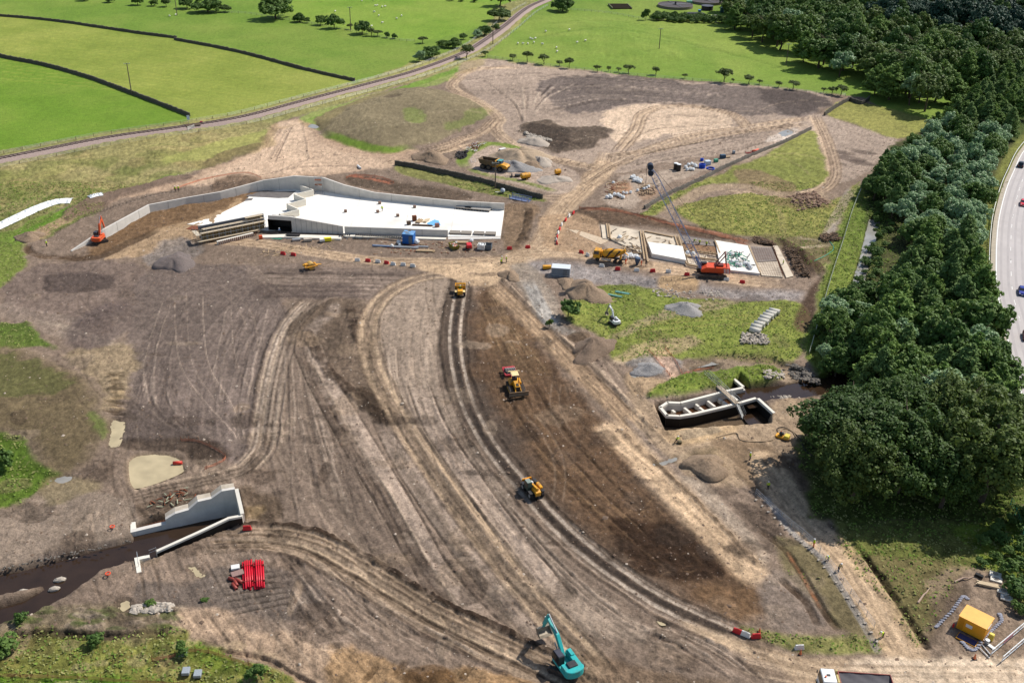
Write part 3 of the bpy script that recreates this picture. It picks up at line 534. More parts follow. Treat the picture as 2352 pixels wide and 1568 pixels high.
C = np.clip(C, .006, .9)
# ------------------------------------------------------------------ level pads, then the ground mesh
SLAB = [(483, 532), (500, 500), (556, 455), (640, 432), (720, 440), (1162, 490), (1152, 548), (1030, 545), (790, 538), (618, 531), (470, 565)]
pad(SLAB, -.15)
FOUND = [(1376, 516), (1440, 521), (1730, 562), (1790, 566), (1822, 640), (1790, 640), (1560, 605), (1420, 590), (1385, 560)]
pad(FOUND, -.1, (176, 156, 136))
pad([(1505, 925), (1660, 900), (1700, 860), (1770, 940), (1770, 968), (1530, 985)], -2.6, (104, 86, 66))
pad([(1690, 905), (1735, 895), (1740, 925), (1700, 935)], -2.4, (66, 54, 48))
pad([(300, 1205), (545, 1130), (560, 1195), (320, 1290), (310, 1245)], -1.9, (74, 60, 48))
def hgt(u, v):
    vr = v-(u-1176)*math.tan(ROLL)*min(max((200-v)/660, 0), 1)
    i = min(max(np.searchsorted(us, u)-1, 0), NU-2); j = min(max(np.searchsorted(vs, vr)-1, 0), NV-2)
    a = min(max((u-us[i])/(us[i+1]-us[i]), 0), 1); b = min(max((vr-vs[j])/(vs[j+1]-vs[j]), 0), 1)
    return float((Z[j, i]*(1-a)+Z[j, i+1]*a)*(1-b)+(Z[j+1, i]*(1-a)+Z[j+1, i+1]*a)*b)
def P(u, v, dz=0.0):
    """point on the terrain that is seen at (u, v)"""
    z = hgt(u, v); p = G(u, v, z); uu, vv = PJ((p[0], p[1], 0)); z = hgt(uu, vv); p = G(u, v, z)
    return Vector((p[0], p[1], z+dz))
def Hxy(x, y):
    u, v = PJ((x, y, 0)); return hgt(u, v)
def heading(a, b):
    p, q = G(*a), G(*b); return math.atan2(q[1]-p[1], q[0]-p[0])
def sc(v): return .877*(v+468)/106
def ground():
    XE = np.pad(X, 1, 'edge'); YE = np.pad(Y, 1, 'edge'); ZE = np.pad(Z, 1, 'edge')
    m = np.zeros(XE.shape, bool); m[0, :] = m[-1, :] = m[:, 0] = m[:, -1] = True
    XE[m] = XE[m]*3; YE[m] = 150+(YE[m]-150)*3; ZE[m] = -2
    CE = np.pad(C, ((1, 1), (1, 1), (0, 0)), 'edge'); GE = np.pad(GR, 1, 'edge'); RE = np.pad(RO, 1, 'edge')
    nv, nu = XE.shape
    me = bpy.data.meshes.new('ground')
    co = np.stack([XE, YE, ZE], -1).reshape(-1, 3).astype(np.float32)
    idx = np.arange(nv*nu).reshape(nv, nu)
    q = np.stack([idx[1:, :-1], idx[1:, 1:], idx[:-1, 1:], idx[:-1, :-1]], -1).reshape(-1, 4).astype(np.int32)
    me.vertices.add(len(co)); me.vertices.foreach_set('co', co.ravel())
    me.loops.add(q.size); me.loops.foreach_set('vertex_index', q.ravel())
    me.polygons.add(len(q)); me.polygons.foreach_set('loop_start', np.arange(0, q.size, 4, dtype=np.int32))
    me.polygons.foreach_set('use_smooth', np.ones(len(q), bool))
    me.update(calc_edges=True)
    a = me.color_attributes.new('soil', 'FLOAT_COLOR', 'POINT')
    cc = np.concatenate([CE, GE[..., None]], -1).reshape(-1).astype(np.float32); a.data.foreach_set('color', cc)
    a = me.attributes.new('rough', 'FLOAT', 'POINT'); a.data.foreach_set('value', RE.reshape(-1).astype(np.float32))
    o = bpy.data.objects.new('ground', me); COL.objects.link(o); o['kind'] = 'structure'
    return o
# ------------------------------------------------------------------ materials
def nmat(name):
    m = bpy.data.materials.new(name); m.use_nodes = True; nt = m.node_tree
    b = nt.nodes['Principled BSDF']
    return m, nt, b, lambda t, **k: _nd(nt, t, k)
def _nd(nt, t, k):
    n = nt.nodes.new(t)
    for a, b in k.items():
        if a in n.inputs: n.inputs[a].default_value = b
        else: setattr(n, a, b)
    return n
MC = {}
def M(name, col=0, rough=.65, metal=0.0, var=.2, scale=1.5, bump=.0, spec=.4, dirt=0.0):
    if name in MC: return MC[name]
    m, nt, b, N = nmat(name); L = nt.links.new
    c = lin(col) if max(col) > 1.01 else np.array(col)
    tc = N('ShaderNodeTexCoord'); no = N('ShaderNodeTexNoise', Scale=scale, Detail=6.0, Roughness=.65); L(tc.outputs['Object'], no.inputs['Vector'])
    mr = N('ShaderNodeMapRange'); mr.inputs[1].default_value = .3; mr.inputs[2].default_value = .7; mr.inputs[3].default_value = 1-var; mr.inputs[4].default_value = 1+var*.5
    L(no.outputs['Fac'], mr.inputs[0])
    mx = N('ShaderNodeMix', data_type='RGBA', blend_type='MULTIPLY'); mx.inputs['Factor'].default_value = 1
    mx.inputs['A'].default_value = (*[float(x) for x in c], 1); L(mr.outputs[0], mx.inputs['B'])
    out = mx.outputs['Result']
    if dirt:
        n2 = N('ShaderNodeTexNoise', Scale=scale*.6, Detail=5.0); L(tc.outputs['Object'], n2.inputs['Vector'])
        r2 = N('ShaderNodeMapRange'); r2.inputs[1].default_value = .5; r2.inputs[2].default_value = .68; r2.inputs[4].default_value = dirt; L(n2.outputs['Fac'], r2.inputs[0])
        m2 = N('ShaderNodeMix', data_type='RGBA'); L(r2.outputs[0], m2.inputs['Factor']); L(out, m2.inputs['A']); m2.inputs['B'].default_value = (.17, .13, .10, 1); out = m2.outputs['Result']
    L(out, b.inputs['Base Color'])
    b.inputs['Roughness'].default_value = rough; b.inputs['Metallic'].default_value = metal; b.inputs['Specular IOR Level'].default_value = spec
    if bump:
        bp = N('ShaderNodeBump', Strength=bump, Distance=.05); L(no.outputs['Fac'], bp.inputs['Height']); L(bp.outputs[0], b.inputs['Normal'])
    MC[name] = m; return m
def ground_mat():
    m, nt, b, N = nmat('soil_and_grass'); L = nt.links.new
    at = N('ShaderNodeAttribute', attribute_name='soil'); ro = N('ShaderNodeAttribute', attribute_name='rough')
    tc = N('ShaderNodeTexCoord')
    def noise(s, d=4, r=.6):
        n = N('ShaderNodeTexNoise', Scale=s, Detail=float(d), Roughness=r); L(tc.outputs['Object'], n.inputs['Vector']); return n.outputs['Fac']
    a = noise(3.2, 5, .7); f = noise(.45, 4); g = noise(9, 2)
    def mul(x, lo, hi, i0=.3, i1=.7):
        r = N('ShaderNodeMapRange'); r.inputs[1].default_value = i0; r.inputs[2].default_value = i1; r.inputs[3].default_value = lo; r.inputs[4].default_value = hi; L(x, r.inputs[0]); return r.outputs[0]
    m1 = N('ShaderNodeMath', operation='MULTIPLY'); L(mul(a, .70, 1.28), m1.inputs[0]); L(mul(f, .9, 1.1), m1.inputs[1])
    m2 = N('ShaderNodeMath', operation='MULTIPLY'); L(m1.outputs[0], m2.inputs[0]); L(mul(g, .85, 1.15), m2.inputs[1])
    mx = N('ShaderNodeMix', data_type='RGBA', blend_type='MULTIPLY'); mx.inputs['Factor'].default_value = 1
    L(at.outputs['Color'], mx.inputs['A']); L(m2.outputs[0], mx.inputs['B'])
    # scattered pale stones on bare ground, yellow seed heads in grass
    vo = N('ShaderNodeTexVoronoi', Scale=1.3); L(tc.outputs['Object'], vo.inputs['Vector'])
    st = N('ShaderNodeMapRange'); st.inputs[1].default_value = .16; st.inputs[2].default_value = .08; st.inputs[3].default_value = 0; st.inputs[4].default_value = .4; L(vo.outputs['Distance'], st.inputs[0])
    sm = N('ShaderNodeMath', operation='MULTIPLY'); L(st.outputs[0], sm.inputs[0])
    cs = N('ShaderNodeSeparateColor'); L(vo.outputs['Color'], cs.inputs[0]); gt = N('ShaderNodeMath', operation='GREATER_THAN'); gt.inputs[1].default_value = .9; L(cs.outputs[0], gt.inputs[0]); L(gt.outputs[0], sm.inputs[1])
    s2 = N('ShaderNodeMath', operation='MULTIPLY'); L(sm.outputs[0], s2.inputs[0]); iv = N('ShaderNodeMath', operation='SUBTRACT'); iv.inputs[0].default_value = 1; L(at.outputs['Alpha'], iv.inputs[1]); L(iv.outputs[0], s2.inputs[1])
    m3 = N('ShaderNodeMix', data_type='RGBA'); L(s2.outputs[0], m3.inputs['Factor']); L(mx.outputs['Result'], m3.inputs['A']); m3.inputs['B'].default_value = (.42, .37, .31, 1)
    L(m3.outputs['Result'], b.inputs['Base Color'])
    b.inputs['Roughness'].default_value = .9; b.inputs['Specular IOR Level'].default_value = .12
    h = N('ShaderNodeMath', operation='MULTIPLY'); L(a, h.inputs[0]); L(mul(ro.outputs['Fac'], .35, 1.4, 0, 1), h.inputs[1])
    h2 = N('ShaderNodeMath', operation='ADD'); L(h.outputs[0], h2.inputs[0]); h3 = N('ShaderNodeMath', operation='MULTIPLY'); h3.inputs[1].default_value = .3; L(g, h3.inputs[0]); L(h3.outputs[0], h2.inputs[1])
    bp = N('ShaderNodeBump', Strength=.9, Distance=.22); L(h2.outputs[0], bp.inputs['Height']); L(bp.outputs[0], b.inputs['Normal'])
    return m
def water_mat(name, col, rough, bump=.1, spec=.5):
    m, nt, b, N = nmat(name); L = nt.links.new
    tc = N('ShaderNodeTexCoord'); n = N('ShaderNodeTexNoise', Scale=2.5, Detail=3.0); L(tc.outputs['Object'], n.inputs['Vector'])
    n2 = N('ShaderNodeTexNoise', Scale=.35, Detail=5.0); L(tc.outputs['Object'], n2.inputs['Vector']); mx = N('ShaderNodeMix', data_type='RGBA'); L(n2.outputs['Fac'], mx.inputs['Factor']); mx.inputs['A'].default_value = (*[c*.55 for c in col], 1); mx.inputs['B'].default_value = (*[c*1.35 for c in col], 1); L(mx.outputs['Result'], b.inputs['Base Color'])
    b.inputs['Roughness'].default_value = rough; b.inputs['Specular IOR Level'].default_value = spec
    bp = N('ShaderNodeBump', Strength=bump, Distance=.05); L(n.outputs['Fac'], bp.inputs['Height']); L(bp.outputs[0], b.inputs['Normal'])
    return m
# ------------------------------------------------------------------ mesh building
class MB:
    def __init__(s): s.v = []; s.f = []; s.m = []; s.k = []
    def add(s, V_, F_, m=0):
        o = len(s.v); s.k.append((o, len(s.f))); s.v += [tuple(v) for v in V_]; s.f += [tuple(i+o for i in f) for f in F_]; s.m += [m]*len(F_); return s
    def box(s, c, d, m=0, R=0.0, top=None):
        """box centred at c, size d, turned R about z; top=(kx,ky) scales the upper face"""
        x, y, z = d[0]/2, d[1]/2, d[2]/2; kx, ky = top or (1, 1)
        v = [(-x, -y, -z), (x, -y, -z), (x, y, -z), (-x, y, -z), (-x*kx, -y*ky, z), (x*kx, -y*ky, z), (x*kx, y*ky, z), (-x*kx, y*ky, z)]
        ca, sa = math.cos(R), math.sin(R)
        return s.add([(c[0]+a*ca-b*sa, c[1]+a*sa+b*ca, c[2]+e) for a, b, e in v], [(0, 3, 2, 1), (4, 5, 6, 7), (0, 1, 5, 4), (1, 2, 6, 5), (2, 3, 7, 6), (3, 0, 4, 7)], m)
    def plate(s, pr, y0, y1, m=0):
        """side profile in x, z pushed from y0 to y1"""
        n = len(pr); ar = sum(pr[i][0]*pr[(i+1) % n][1]-pr[(i+1) % n][0]*pr[i][1] for i in range(n))
        if ar < 0: pr = pr[::-1]
        v = [(a, y0, b) for a, b in pr]+[(a, y1, b) for a, b in pr]
        return s.add(v, [tuple(range(n)), tuple(range(2*n-1, n-1, -1))]+[(i, i+n, (i+1) % n+n, (i+1) % n) for i in range(n)], m)
    def prism(s, pts, z0, z1, m=0):
        n = len(pts); ar = sum(pts[i][0]*pts[(i+1) % n][1]-pts[(i+1) % n][0]*pts[i][1] for i in range(n))
        if ar < 0: pts = pts[::-1]
        g = lambda z: z if isinstance(z, (list, tuple)) else [z]*n
        a, b = g(z0), g(z1)
        return s.add([(p[0], p[1], a[i]) for i, p in enumerate(pts)]+[(p[0], p[1], b[i]) for i, p in enumerate(pts)], [tuple(range(n-1, -1, -1)), tuple(range(n, 2*n))]+[(i, (i+1) % n, (i+1) % n+n, i+n) for i in range(n)], m)
    def tube(s, pts, r, n=8, m=0, cap=True):
        pts = [Vector(p) for p in pts]; k = len(pts); r = r if isinstance(r, (list, tuple)) else [r]*k
        o = []; u = None
        for i, p in enumerate(pts):
            t = (pts[min(i+1, k-1)]-pts[max(i-1, 0)]).normalized()
            if u is None: u = t.cross(Vector((0, 0, 1)) if abs(t.z) < .9 else Vector((1, 0, 0))).normalized()
            else: u = (u-t*u.dot(t)).normalized()
            w = t.cross(u)
            o += [p+(u*math.cos(2*PI*j/n)+w*math.sin(2*PI*j/n))*r[i] for j in range(n)]
        F_ = [(i*n+j, i*n+(j+1) % n, (i+1)*n+(j+1) % n, (i+1)*n+j) for i in range(k-1) for j in range(n)]
        if cap: F_ += [tuple(range(n-1, -1, -1)), tuple(range((k-1)*n, k*n))]
        return s.add(o, F_, m)
    def pipe(s, a, b, r, ri, n=16, m=0):
        """open hollow cylinder"""
        a, b = Vector(a), Vector(b); t = (b-a).normalized(); u = t.cross(Vector((0, 0, 1)) if abs(t.z) < .9 else Vector((1, 0, 0))).normalized(); w = t.cross(u)
        o = []
        for p, q in ((a, r), (b, r), (b, ri), (a, ri)): o += [p+(u*math.cos(2*PI*j/n)+w*math.sin(2*PI*j/n))*q for j in range(n)]
        return s.add(o, [(i*n+j, i*n+(j+1) % n, ((i+1) % 4)*n+(j+1) % n, ((i+1) % 4)*n+j) for i in range(4) for j in range(n)], m)
    def blob(s, c, r, m=0, sub=2, nz=.15, seed=None):
        bm = bmesh.new(); bmesh.ops.create_icosphere(bm, subdivisions=sub, radius=1); rr = random.Random(seed if seed is not None else random.random())
        r = r if isinstance(r, (list, tuple)) else (r, r, r); k = [rr.uniform(1-nz, 1+nz) for _ in bm.verts]
        bm.verts.ensure_lookup_table()
        s.add([(c[0]+v.co.x*r[0]*k[i], c[1]+v.co.y*r[1]*k[i], c[2]+v.co.z*r[2]*k[i]) for i, v in enumerate(bm.verts)], [tuple(v.index for v in f.verts) for f in bm.faces], m); bm.free(); return s
    def each(s, name, mats, parent=None, **kw):
        """every added piece becomes a part of its own"""
        K = s.k+[(len(s.v), len(s.f))]; r = []
        for (a, b), (c, d) in zip(K, K[1:]):
            q = MB(); q.v = s.v[a:c]; q.f = [tuple(i-a for i in f) for f in s.f[b:d]]; q.m = s.m[b:d]; r.append(q.build(name, mats, parent, **kw))
        return r
    def tr(s, T, a=0):
        s.v[a:] = [tuple(T @ Vector(v)) for v in s.v[a:]]; return s
    def mesh(s, name, mats, bevel=0, smooth=False):
        me = bpy.data.meshes.new(name); me.from_pydata(s.v, [], s.f)
        for m_ in (mats if isinstance(mats, (list, tuple)) else [mats]): me.materials.append(m_)
        me.polygons.foreach_set('material_index', s.m)
        if bevel:
            bm = bmesh.new(); bm.from_mesh(me); bmesh.ops.recalc_face_normals(bm, faces=bm.faces)
            ed = [e for e in bm.edges if len(e.link_faces) == 2 and e.calc_face_angle(0) > .5 and e.calc_length() > bevel*2.2]
            bmesh.ops.bevel(bm, geom=ed, offset=bevel, segments=1, affect='EDGES', profile=.5, clamp_overlap=True); bm.to_mesh(me); bm.free()
        if smooth: me.polygons.foreach_set('use_smooth', [True]*len(me.polygons))
        me.update(); return me
    def build(s, name, mats, parent=None, bevel=0, smooth=False, loc=None, rz=0):
        o = bpy.data.objects.new(name, s.mesh(name, mats, bevel, smooth)); COL.objects.link(o)
        if parent: o.parent = parent
        if loc is not None: o.location = loc
        if rz: o.rotation_euler.z = rz
        return o
def tag(o, label, cat, group=None, kind=None):
    o['label'] = label; o['category'] = cat
    if group: o['group'] = group
    if kind: o['kind'] = kind
    return o
def thing(name, label, cat, loc=(0, 0, 0), rz=0, group=None, s=1.0):
    o = bpy.data.objects.new(name, None); COL.objects.link(o); o.location = loc; o.rotation_euler = (0, 0, rz); o.scale = (s, s, s); o.empty_display_size = .5
    return tag(o, label, cat, group)
def dup(root, loc, rz=0, label=None, s=None, group=None):
    r = root.copy(); COL.objects.link(r); r.location = loc; r.rotation_euler = (0, 0, rz)
    if s: r.scale = (s, s, s) if not isinstance(s, tuple) else s
    if label: r['label'] = label
    if group: r['group'] = group
    for ch in list(root.children):
        c = ch.copy(); COL.objects.link(c); c.parent = r
        for g in ch.children:
            d = g.copy(); COL.objects.link(d); d.parent = c
    return r
def setting(name, mb, m, smooth=False):
    o = mb.build(name, m, smooth=smooth); o['kind'] = 'structure'; return o
# ------------------------------------------------------------------ world, sun, camera
def light():
    w = bpy.data.worlds.new('World'); SC.world = w; w.use_nodes = True; nt = w.node_tree
    sk = nt.nodes.new('ShaderNodeTexSky'); sk.sky_type = 'NISHITA'; sk.sun_disc = False
    el, az = math.radians(49), math.radians(33)    # sun bearing measured from +x towards +y
    sk.sun_elevation = el; sk.sun_rotation = math.radians(90)-az
    bg = nt.nodes['Background']; bg.inputs['Strength'].default_value = SKY; nt.links.new(sk.outputs[0], bg.inputs['Color'])
    l = bpy.data.lights.new('sun', 'SUN'); l.energy = SUN; l.angle = math.radians(.5); l.color = (1, .965, .91)
    o = bpy.data.objects.new('sun', l); COL.objects.link(o)
    d = Vector((math.cos(el)*math.cos(az), math.cos(el)*math.sin(az), math.sin(el)))
    o.rotation_euler = d.to_track_quat('Z', 'Y').to_euler(); o.location = d*400
    c = bpy.data.cameras.new('camera'); c.lens = F/2352*36; c.clip_start = 1; c.clip_end = 40000
    k = bpy.data.objects.new('camera', c); COL.objects.link(k)
    k.matrix_world = Matrix.Translation(CAM) @ Matrix((R2, U2, -FW)).transposed().to_4x4()
    SC.camera = k
    SC.view_settings.view_transform = 'Standard'; SC.view_settings.look = 'None'; SC.view_settings.exposure = EXPO; SC.view_settings.gamma = 1
SUN, SKY, EXPO = 4.0, .10, .35
light()
GROUND = ground(); GROUND.data.materials.append(ground_mat())
# ------------------------------------------------------------------ shared materials
CONC = M('pale_concrete', (222, 214, 198), .85, var=.10, scale=.35, bump=.05, spec=.2)
CONCW = M('wall_concrete', (206, 199, 188), .85, var=.14, scale=.5, bump=.08, spec=.2)
CONCN = M('new_concrete', (240, 234, 222), .85, var=.14, scale=.16, spec=.15, dirt=.22)
JOINT = M('joint_filler', (120, 112, 104), .9)
DARKC = M('bitumen_and_painted_shade', (24, 21, 20), .55, var=.2)  # coating on the weir walls; inside the culvert it is painted shade
WETC = M('damp_concrete', (110, 104, 100), .6, var=.3, scale=.8)
STEEL = M('galvanised_steel', (170, 172, 172), .45, .6, var=.15, scale=6)
RUST = M('rusty_steel', (122, 70, 44), .85, var=.35, scale=3)
TIMB = M('weathered_timber', (176, 150, 116), .85, var=.3, scale=3)
PLY = M('plywood_form', (140, 120, 78), .8, var=.35, scale=2)
TIMD = M('dark_timber', (84, 66, 50), .85, var=.35, scale=3)
BLK = M('black_rubber', (26, 25, 26), .8, var=.3, scale=4, dirt=.45)
TRK = M('track_steel', (74, 66, 60), .7, .3, var=.4, scale=5, dirt=.6)
DGR = M('dark_grey_steel', (52, 52, 54), .6, .2, var=.25, dirt=.3)
GLS = M('cab_glass', (22, 28, 32), .12, var=.05, spec=.8)
YEL_ = M('yellow_paint', (222, 156, 30), .5, var=.2, scale=2, dirt=.6)
ORG = M('orange_paint', (218, 88, 38), .5, var=.2, scale=2, dirt=.5)
TEAL = M('teal_paint', (44, 170, 166), .45, var=.16, scale=2, dirt=.35)
RED = M('red_plastic', (206, 40, 44), .5, var=.12, scale=2, dirt=.15)
WHP = M('white_plastic', (222, 218, 210), .55, var=.1, scale=2, dirt=.3)
WHT = M('white_paint', (228, 228, 224), .4, var=.06, scale=2, dirt=.15)
BLUE = M('blue_paint', (24, 96, 168), .5, var=.12, dirt=.15)
BLU2 = M('blue_plastic', (28, 72, 180), .5, var=.15)
NAVY = M('navy_steel', (112, 124, 156), .5, .2, var=.15)
GREYC = M('grey_cabin_paint', (128, 138, 146), .5, var=.1, dirt=.15)
BAGW = M('white_bag_fabric', (226, 226, 222), .8, var=.12, scale=4, bump=.4)
SHEET = M('white_geotextile', (232, 232, 228), .85, var=.08, scale=2, bump=.5)
MESH_ = M('orange_netting', (226, 140, 104), .8, var=.25, scale=6); MESH_.node_tree.nodes['Principled BSDF'].inputs['Alpha'].default_value = .5
STONE = M('field_stone', (112, 104, 94), .9, var=.45, scale=2.5, bump=.5)
STOND = M('painted_shade_wall_stone', (92, 86, 76), .95, var=.5, scale=2.5, bump=.5)  # wall faces turned from the sun, their shade mixed into the stone colour
STONP = M('pale_stone', (176, 164, 148), .9, var=.35, scale=2.5, bump=.4)
SOIL = M('loose_soil', (98, 82, 68), .95, var=.35, scale=3, bump=.6)
WOODP = M('pole_timber', (112, 98, 84), .85, var=.3, scale=4)
GRNP = M('green_plastic', (70, 150, 120), .6, var=.2)
def XY(u, v, z=0.0): p = G(u, v, z); return (float(p[0]), float(p[1]))
def wall_run(mb, line, tops, th, z0=0.0, side=1, m=0, cap=None, ct=.0):
    """wall standing on a plan line (points in metres) with a top height per point; th thick away from the viewer side"""
    L = [Vector((p[0], p[1])) for p in line]; n = len(L); N = []
    for i in range(n):
        t = Vector((0, 0))
        if i > 0: t += (L[i]-L[i-1]).normalized()
        if i < n-1: t += (L[i+1]-L[i]).normalized()
        t.normalize(); k = 1.0
        if 0 < i < n-1: k = 1/max(.45, t.dot((L[i]-L[i-1]).normalized()))
        N.append(Vector((-t.y, t.x))*side*th*k)
    z0 = z0 if isinstance(z0, (list, tuple)) else [z0]*n
    v = []; f = []
    for i in range(n):
        a, b = L[i], L[i]+N[i]; v += [(a.x, a.y, z0[i]), (b.x, b.y, z0[i]), (b.x, b.y, tops[i]), (a.x, a.y, tops[i])]
    for i in range(n-1):
        o = i*4; f += [(o, o+4, o+7, o+3), (o+3, o+7, o+6, o+2), (o+2, o+6, o+5, o+1), (o+1, o+5, o+4, o)]
    f += [(0, 3, 2, 1), ((n-1)*4, (n-1)*4+1, (n-1)*4+2, (n-1)*4+3)]
    if side < 0: f = [q[::-1] for q in f]
    return mb.add(v, f, m)
def rel(root, p): return (p[0]-root.location.x, p[1]-root.location.y)
# ================================================================== main spillway
def spillway():
    o = XY(790, 500); r = thing('concrete_spillway', 'long white concrete spillway basin with grey side walls and a zigzag inner wall', 'spillway', (o[0], o[1], 0))
    R = lambda *q: [rel(r, XY(*a)) for a in q]
    slabL = R((430, 515.5), (488, 500), (563, 463), (572, 452), (640, 437), (700, 436), (712, 480), (668, 529), (612, 529)); MB().prism(slabL, -.4, .10).build('upper_slab', CONCN, r)
    slab = R((702, 436), (745, 440.5), (860, 458), (1158, 484.5), (1150, 543), (1029, 544), (790, 537), (670, 532.5), (690, 505)); MB().prism(slab, -.4, .14).build('lower_slab', CONCN, r)
    ap = R((1029, 545.8), (1150, 545), (1149, 550), (1029, 551)); MB().prism(ap, -.4, .22).build('end_kerb', CONCW, r)
    # long back wall: dots are ground line, tops from the photograph
    base = [(165, 578), (245, 546), (345, 488), (430, 470), (508, 458), (578, 442), (606, 438), (679, 437), (745, 441), (792, 450), (860, 460), (940, 468), (1050, 478.5), (1158, 484)]
    hs = [.25, 2.6, 2.3, 2.1, 2.3, 2.7, 3.2, 4.5, 4.5, 3.4, 2.4, 2.3, 2.2, 2.2]
    B = R(*base); mb = wall_run(MB(), B, hs, .45, -.3, 1); mb.build('back_wall', CONCW, r)
    mb = MB(); 
    for i in range(len(B)-1):
        a, b = Vector(B[i]), Vector(B[i+1]); n = max(1, int((b-a).length/9))
        for k in range(n):
            p = a.lerp(b, (k+.5)/n); h = hs[i]+(hs[i+1]-hs[i])*(k+.5)/n; t = (b-a).normalized(); q = p-Vector((-t.y, t.x))*.004
            mb.box((q.x, q.y, h/2), (.05, .05, h-.05), R=math.atan2(t.y, t.x))
    mb.each('wall_joint', JOINT, r)
    # front wall with the culvert mouth
    F0 = R((618.7, 529.4), (669.7, 532.8), (788.5, 537.9), (792, 538.2), (911, 541.5), (1028.8, 544.9)); 
    a, b = Vector(F0[0]), Vector(F0[1])
    mb = wall_run(MB(), [tuple(a), tuple(b)], [4.4, 4.4], .5, 3.3, 1)
    mb.build('lintel', CONCW, r)
    wall_run(MB(), [tuple(b), F0[2]], [4.4, 2.3], .5, -.3, 1).build('front_wall', CONCW, r)
    wall_run(MB(), [F0[3], F0[4], F0[5]], [2.25, 2.15, 2.05], .5, -.3, 1).build('front_wall', CONCW, r)
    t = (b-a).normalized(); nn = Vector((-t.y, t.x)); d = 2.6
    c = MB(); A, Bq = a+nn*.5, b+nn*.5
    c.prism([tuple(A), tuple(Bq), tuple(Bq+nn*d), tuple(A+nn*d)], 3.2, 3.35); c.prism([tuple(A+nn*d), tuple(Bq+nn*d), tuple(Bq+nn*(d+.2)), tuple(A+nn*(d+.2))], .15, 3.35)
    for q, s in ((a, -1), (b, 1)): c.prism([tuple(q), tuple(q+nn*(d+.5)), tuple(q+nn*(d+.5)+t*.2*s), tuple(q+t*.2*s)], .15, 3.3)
    c.prism([tuple(a), tuple(b), tuple(b+nn*(d+.5)), tuple(a+nn*(d+.5))], .15, .2); c.build('culvert_mouth', DARKC, r)  # near-black lining puts the shade of the opening into the colour
    mb = MB()
    for i, q in ((1, 9), (3, 1), (4, 1)):
        p0, p1 = Vector(F0[i]), Vector(F0[i+1]); tt = (p1-p0).normalized(); m_ = Vector((tt.y, -tt.x))*.005
        for k in range(1, q+1):
            p = p0.lerp(p1, k/(q+1))+m_; hh = (4.4-2.1*k/(q+1)) if i == 1 else 2.1; mb.box((p.x, p.y, hh/2), (.06, .04, hh-.1), R=math.atan2(tt.y, tt.x))
    mb.each('wall_joint', JOINT, r)
    # walkway footing in front
    MB().prism(R((602, 543), (660, 541), (786, 545), (783, 552), (660, 548), (604, 549)), -.2, .45).build('footing', CONC, r)
    MB().prism(R((790, 541), (1025, 548), (1024, 552), (790, 545)), -.2, .30).build('footing', CONC, r)
    # labyrinth weir
    A_ = lambda x, y: (423.5+x/5.89, 363+y/5.89)
    zz = [(1565, 372), (1735, 430), (1475, 487), (1632, 555), (1380, 620), (1540, 695), (1275, 757), (1345, 783)]
    Zp = []
    for x, y in zz: u, v = A_(x, y); Zp.append(rel(r, XY(u, v, 2.0)))
    for i in range(len(Zp)-1): wall_run(MB(), [Zp[i], Zp[i+1]], [2.0, 2.0], .36, .0, 1).build('labyrinth_wall', CONC, r)
    # damp patches on the slab and cast-in lines
    MB().prism(R((571, 448), (600, 441), (680, 439.5), (662, 455), (640, 456), (565, 452)), .1, .125).build('damp_mortar', WETC, r)
    MB().prism(R((561, 463), (566, 457), (582, 456), (578, 461)), .1, .13).build('damp_mortar', WETC, r)
    jm = MB()
    for (p, q) in (((707, 462), (1160, 506)), ((830, 450), (800, 537)), ((945, 463), (925, 541)), ((1045, 474), (1034, 545))):
        p, q = Vector(rel(r, XY(*p))), Vector(rel(r, XY(*q))); dd = q-p; jm.box(((p.x+q.x)/2, (p.y+q.y)/2, .145), (dd.length, .07, .012), R=math.atan2(dd.y, dd.x))
    jm.build('slab_joint', M('slab_joint_line', (190, 180, 164), .9), r)
    return r
SPILL = spillway()
def spanel(u, v, name, label, cat, w, d, z, rz, mats, group, legs=True):
    p = XY(u, v, z); t = thing(name, label, cat, (p[0], p[1], z), rz, group); return t
def trestle(u, v, label, n, z0=.14):
    p = XY(u, v, z0); t = thing('stacked_decking_panel', label, 'panel', (p[0], p[1], z0), heading((1040, 480), (1120, 487)), 'decking panels resting on the spillway')
    MB().box((0, 0, .55), (n, 2.6, .12)).build('deck', M('panel_grey', (156, 150, 142), .8, var=.2), t)
    m = MB()
    for k in range(int(n/.9)+1): m.box((-n/2+.3+k*.88, -1.15, .25), (.16, .2, .5)); m.box((-n/2+.3+k*.88, 1.1, .25), (.16, .2, .5))
    m.each('bearer', TIMD, t)
    return t
trestle(1066, 478, 'long grey decking panel left of a joint on the white slab', 4.6); trestle(1098, 481.5, 'long grey decking panel by the end of the back wall', 7.6)
for k, (u, lb) in enumerate(((1045, 'leftmost grey mesh panel at the front edge of the white slab'), (1071, 'second grey mesh panel from the left at the front edge of the slab'), (1100, 'third grey mesh panel from the left at the front edge of the slab'), (1127, 'rightmost grey mesh panel at the front edge of the white slab'))):
    p = XY(u, 534.5+k*.9, .3); t = thing('mesh_panel', lb, 'panel', (p[0], p[1], .16), heading((1040, 534), (1130, 537)), 'mesh panels along the slab edge')
    m = MB(); m.box((0, 0, .28), (2.9, 2.0, .35)); m.build('mesh_stack', M('mesh_grey', (138, 128, 116), .9, var=.3, scale=8), t)
    m = MB(); [m.box((x, 0, .05), (.12, 2.1, .1)) for x in (-1.2, 0, 1.2)]; m.each('bearer', TIMD, t)
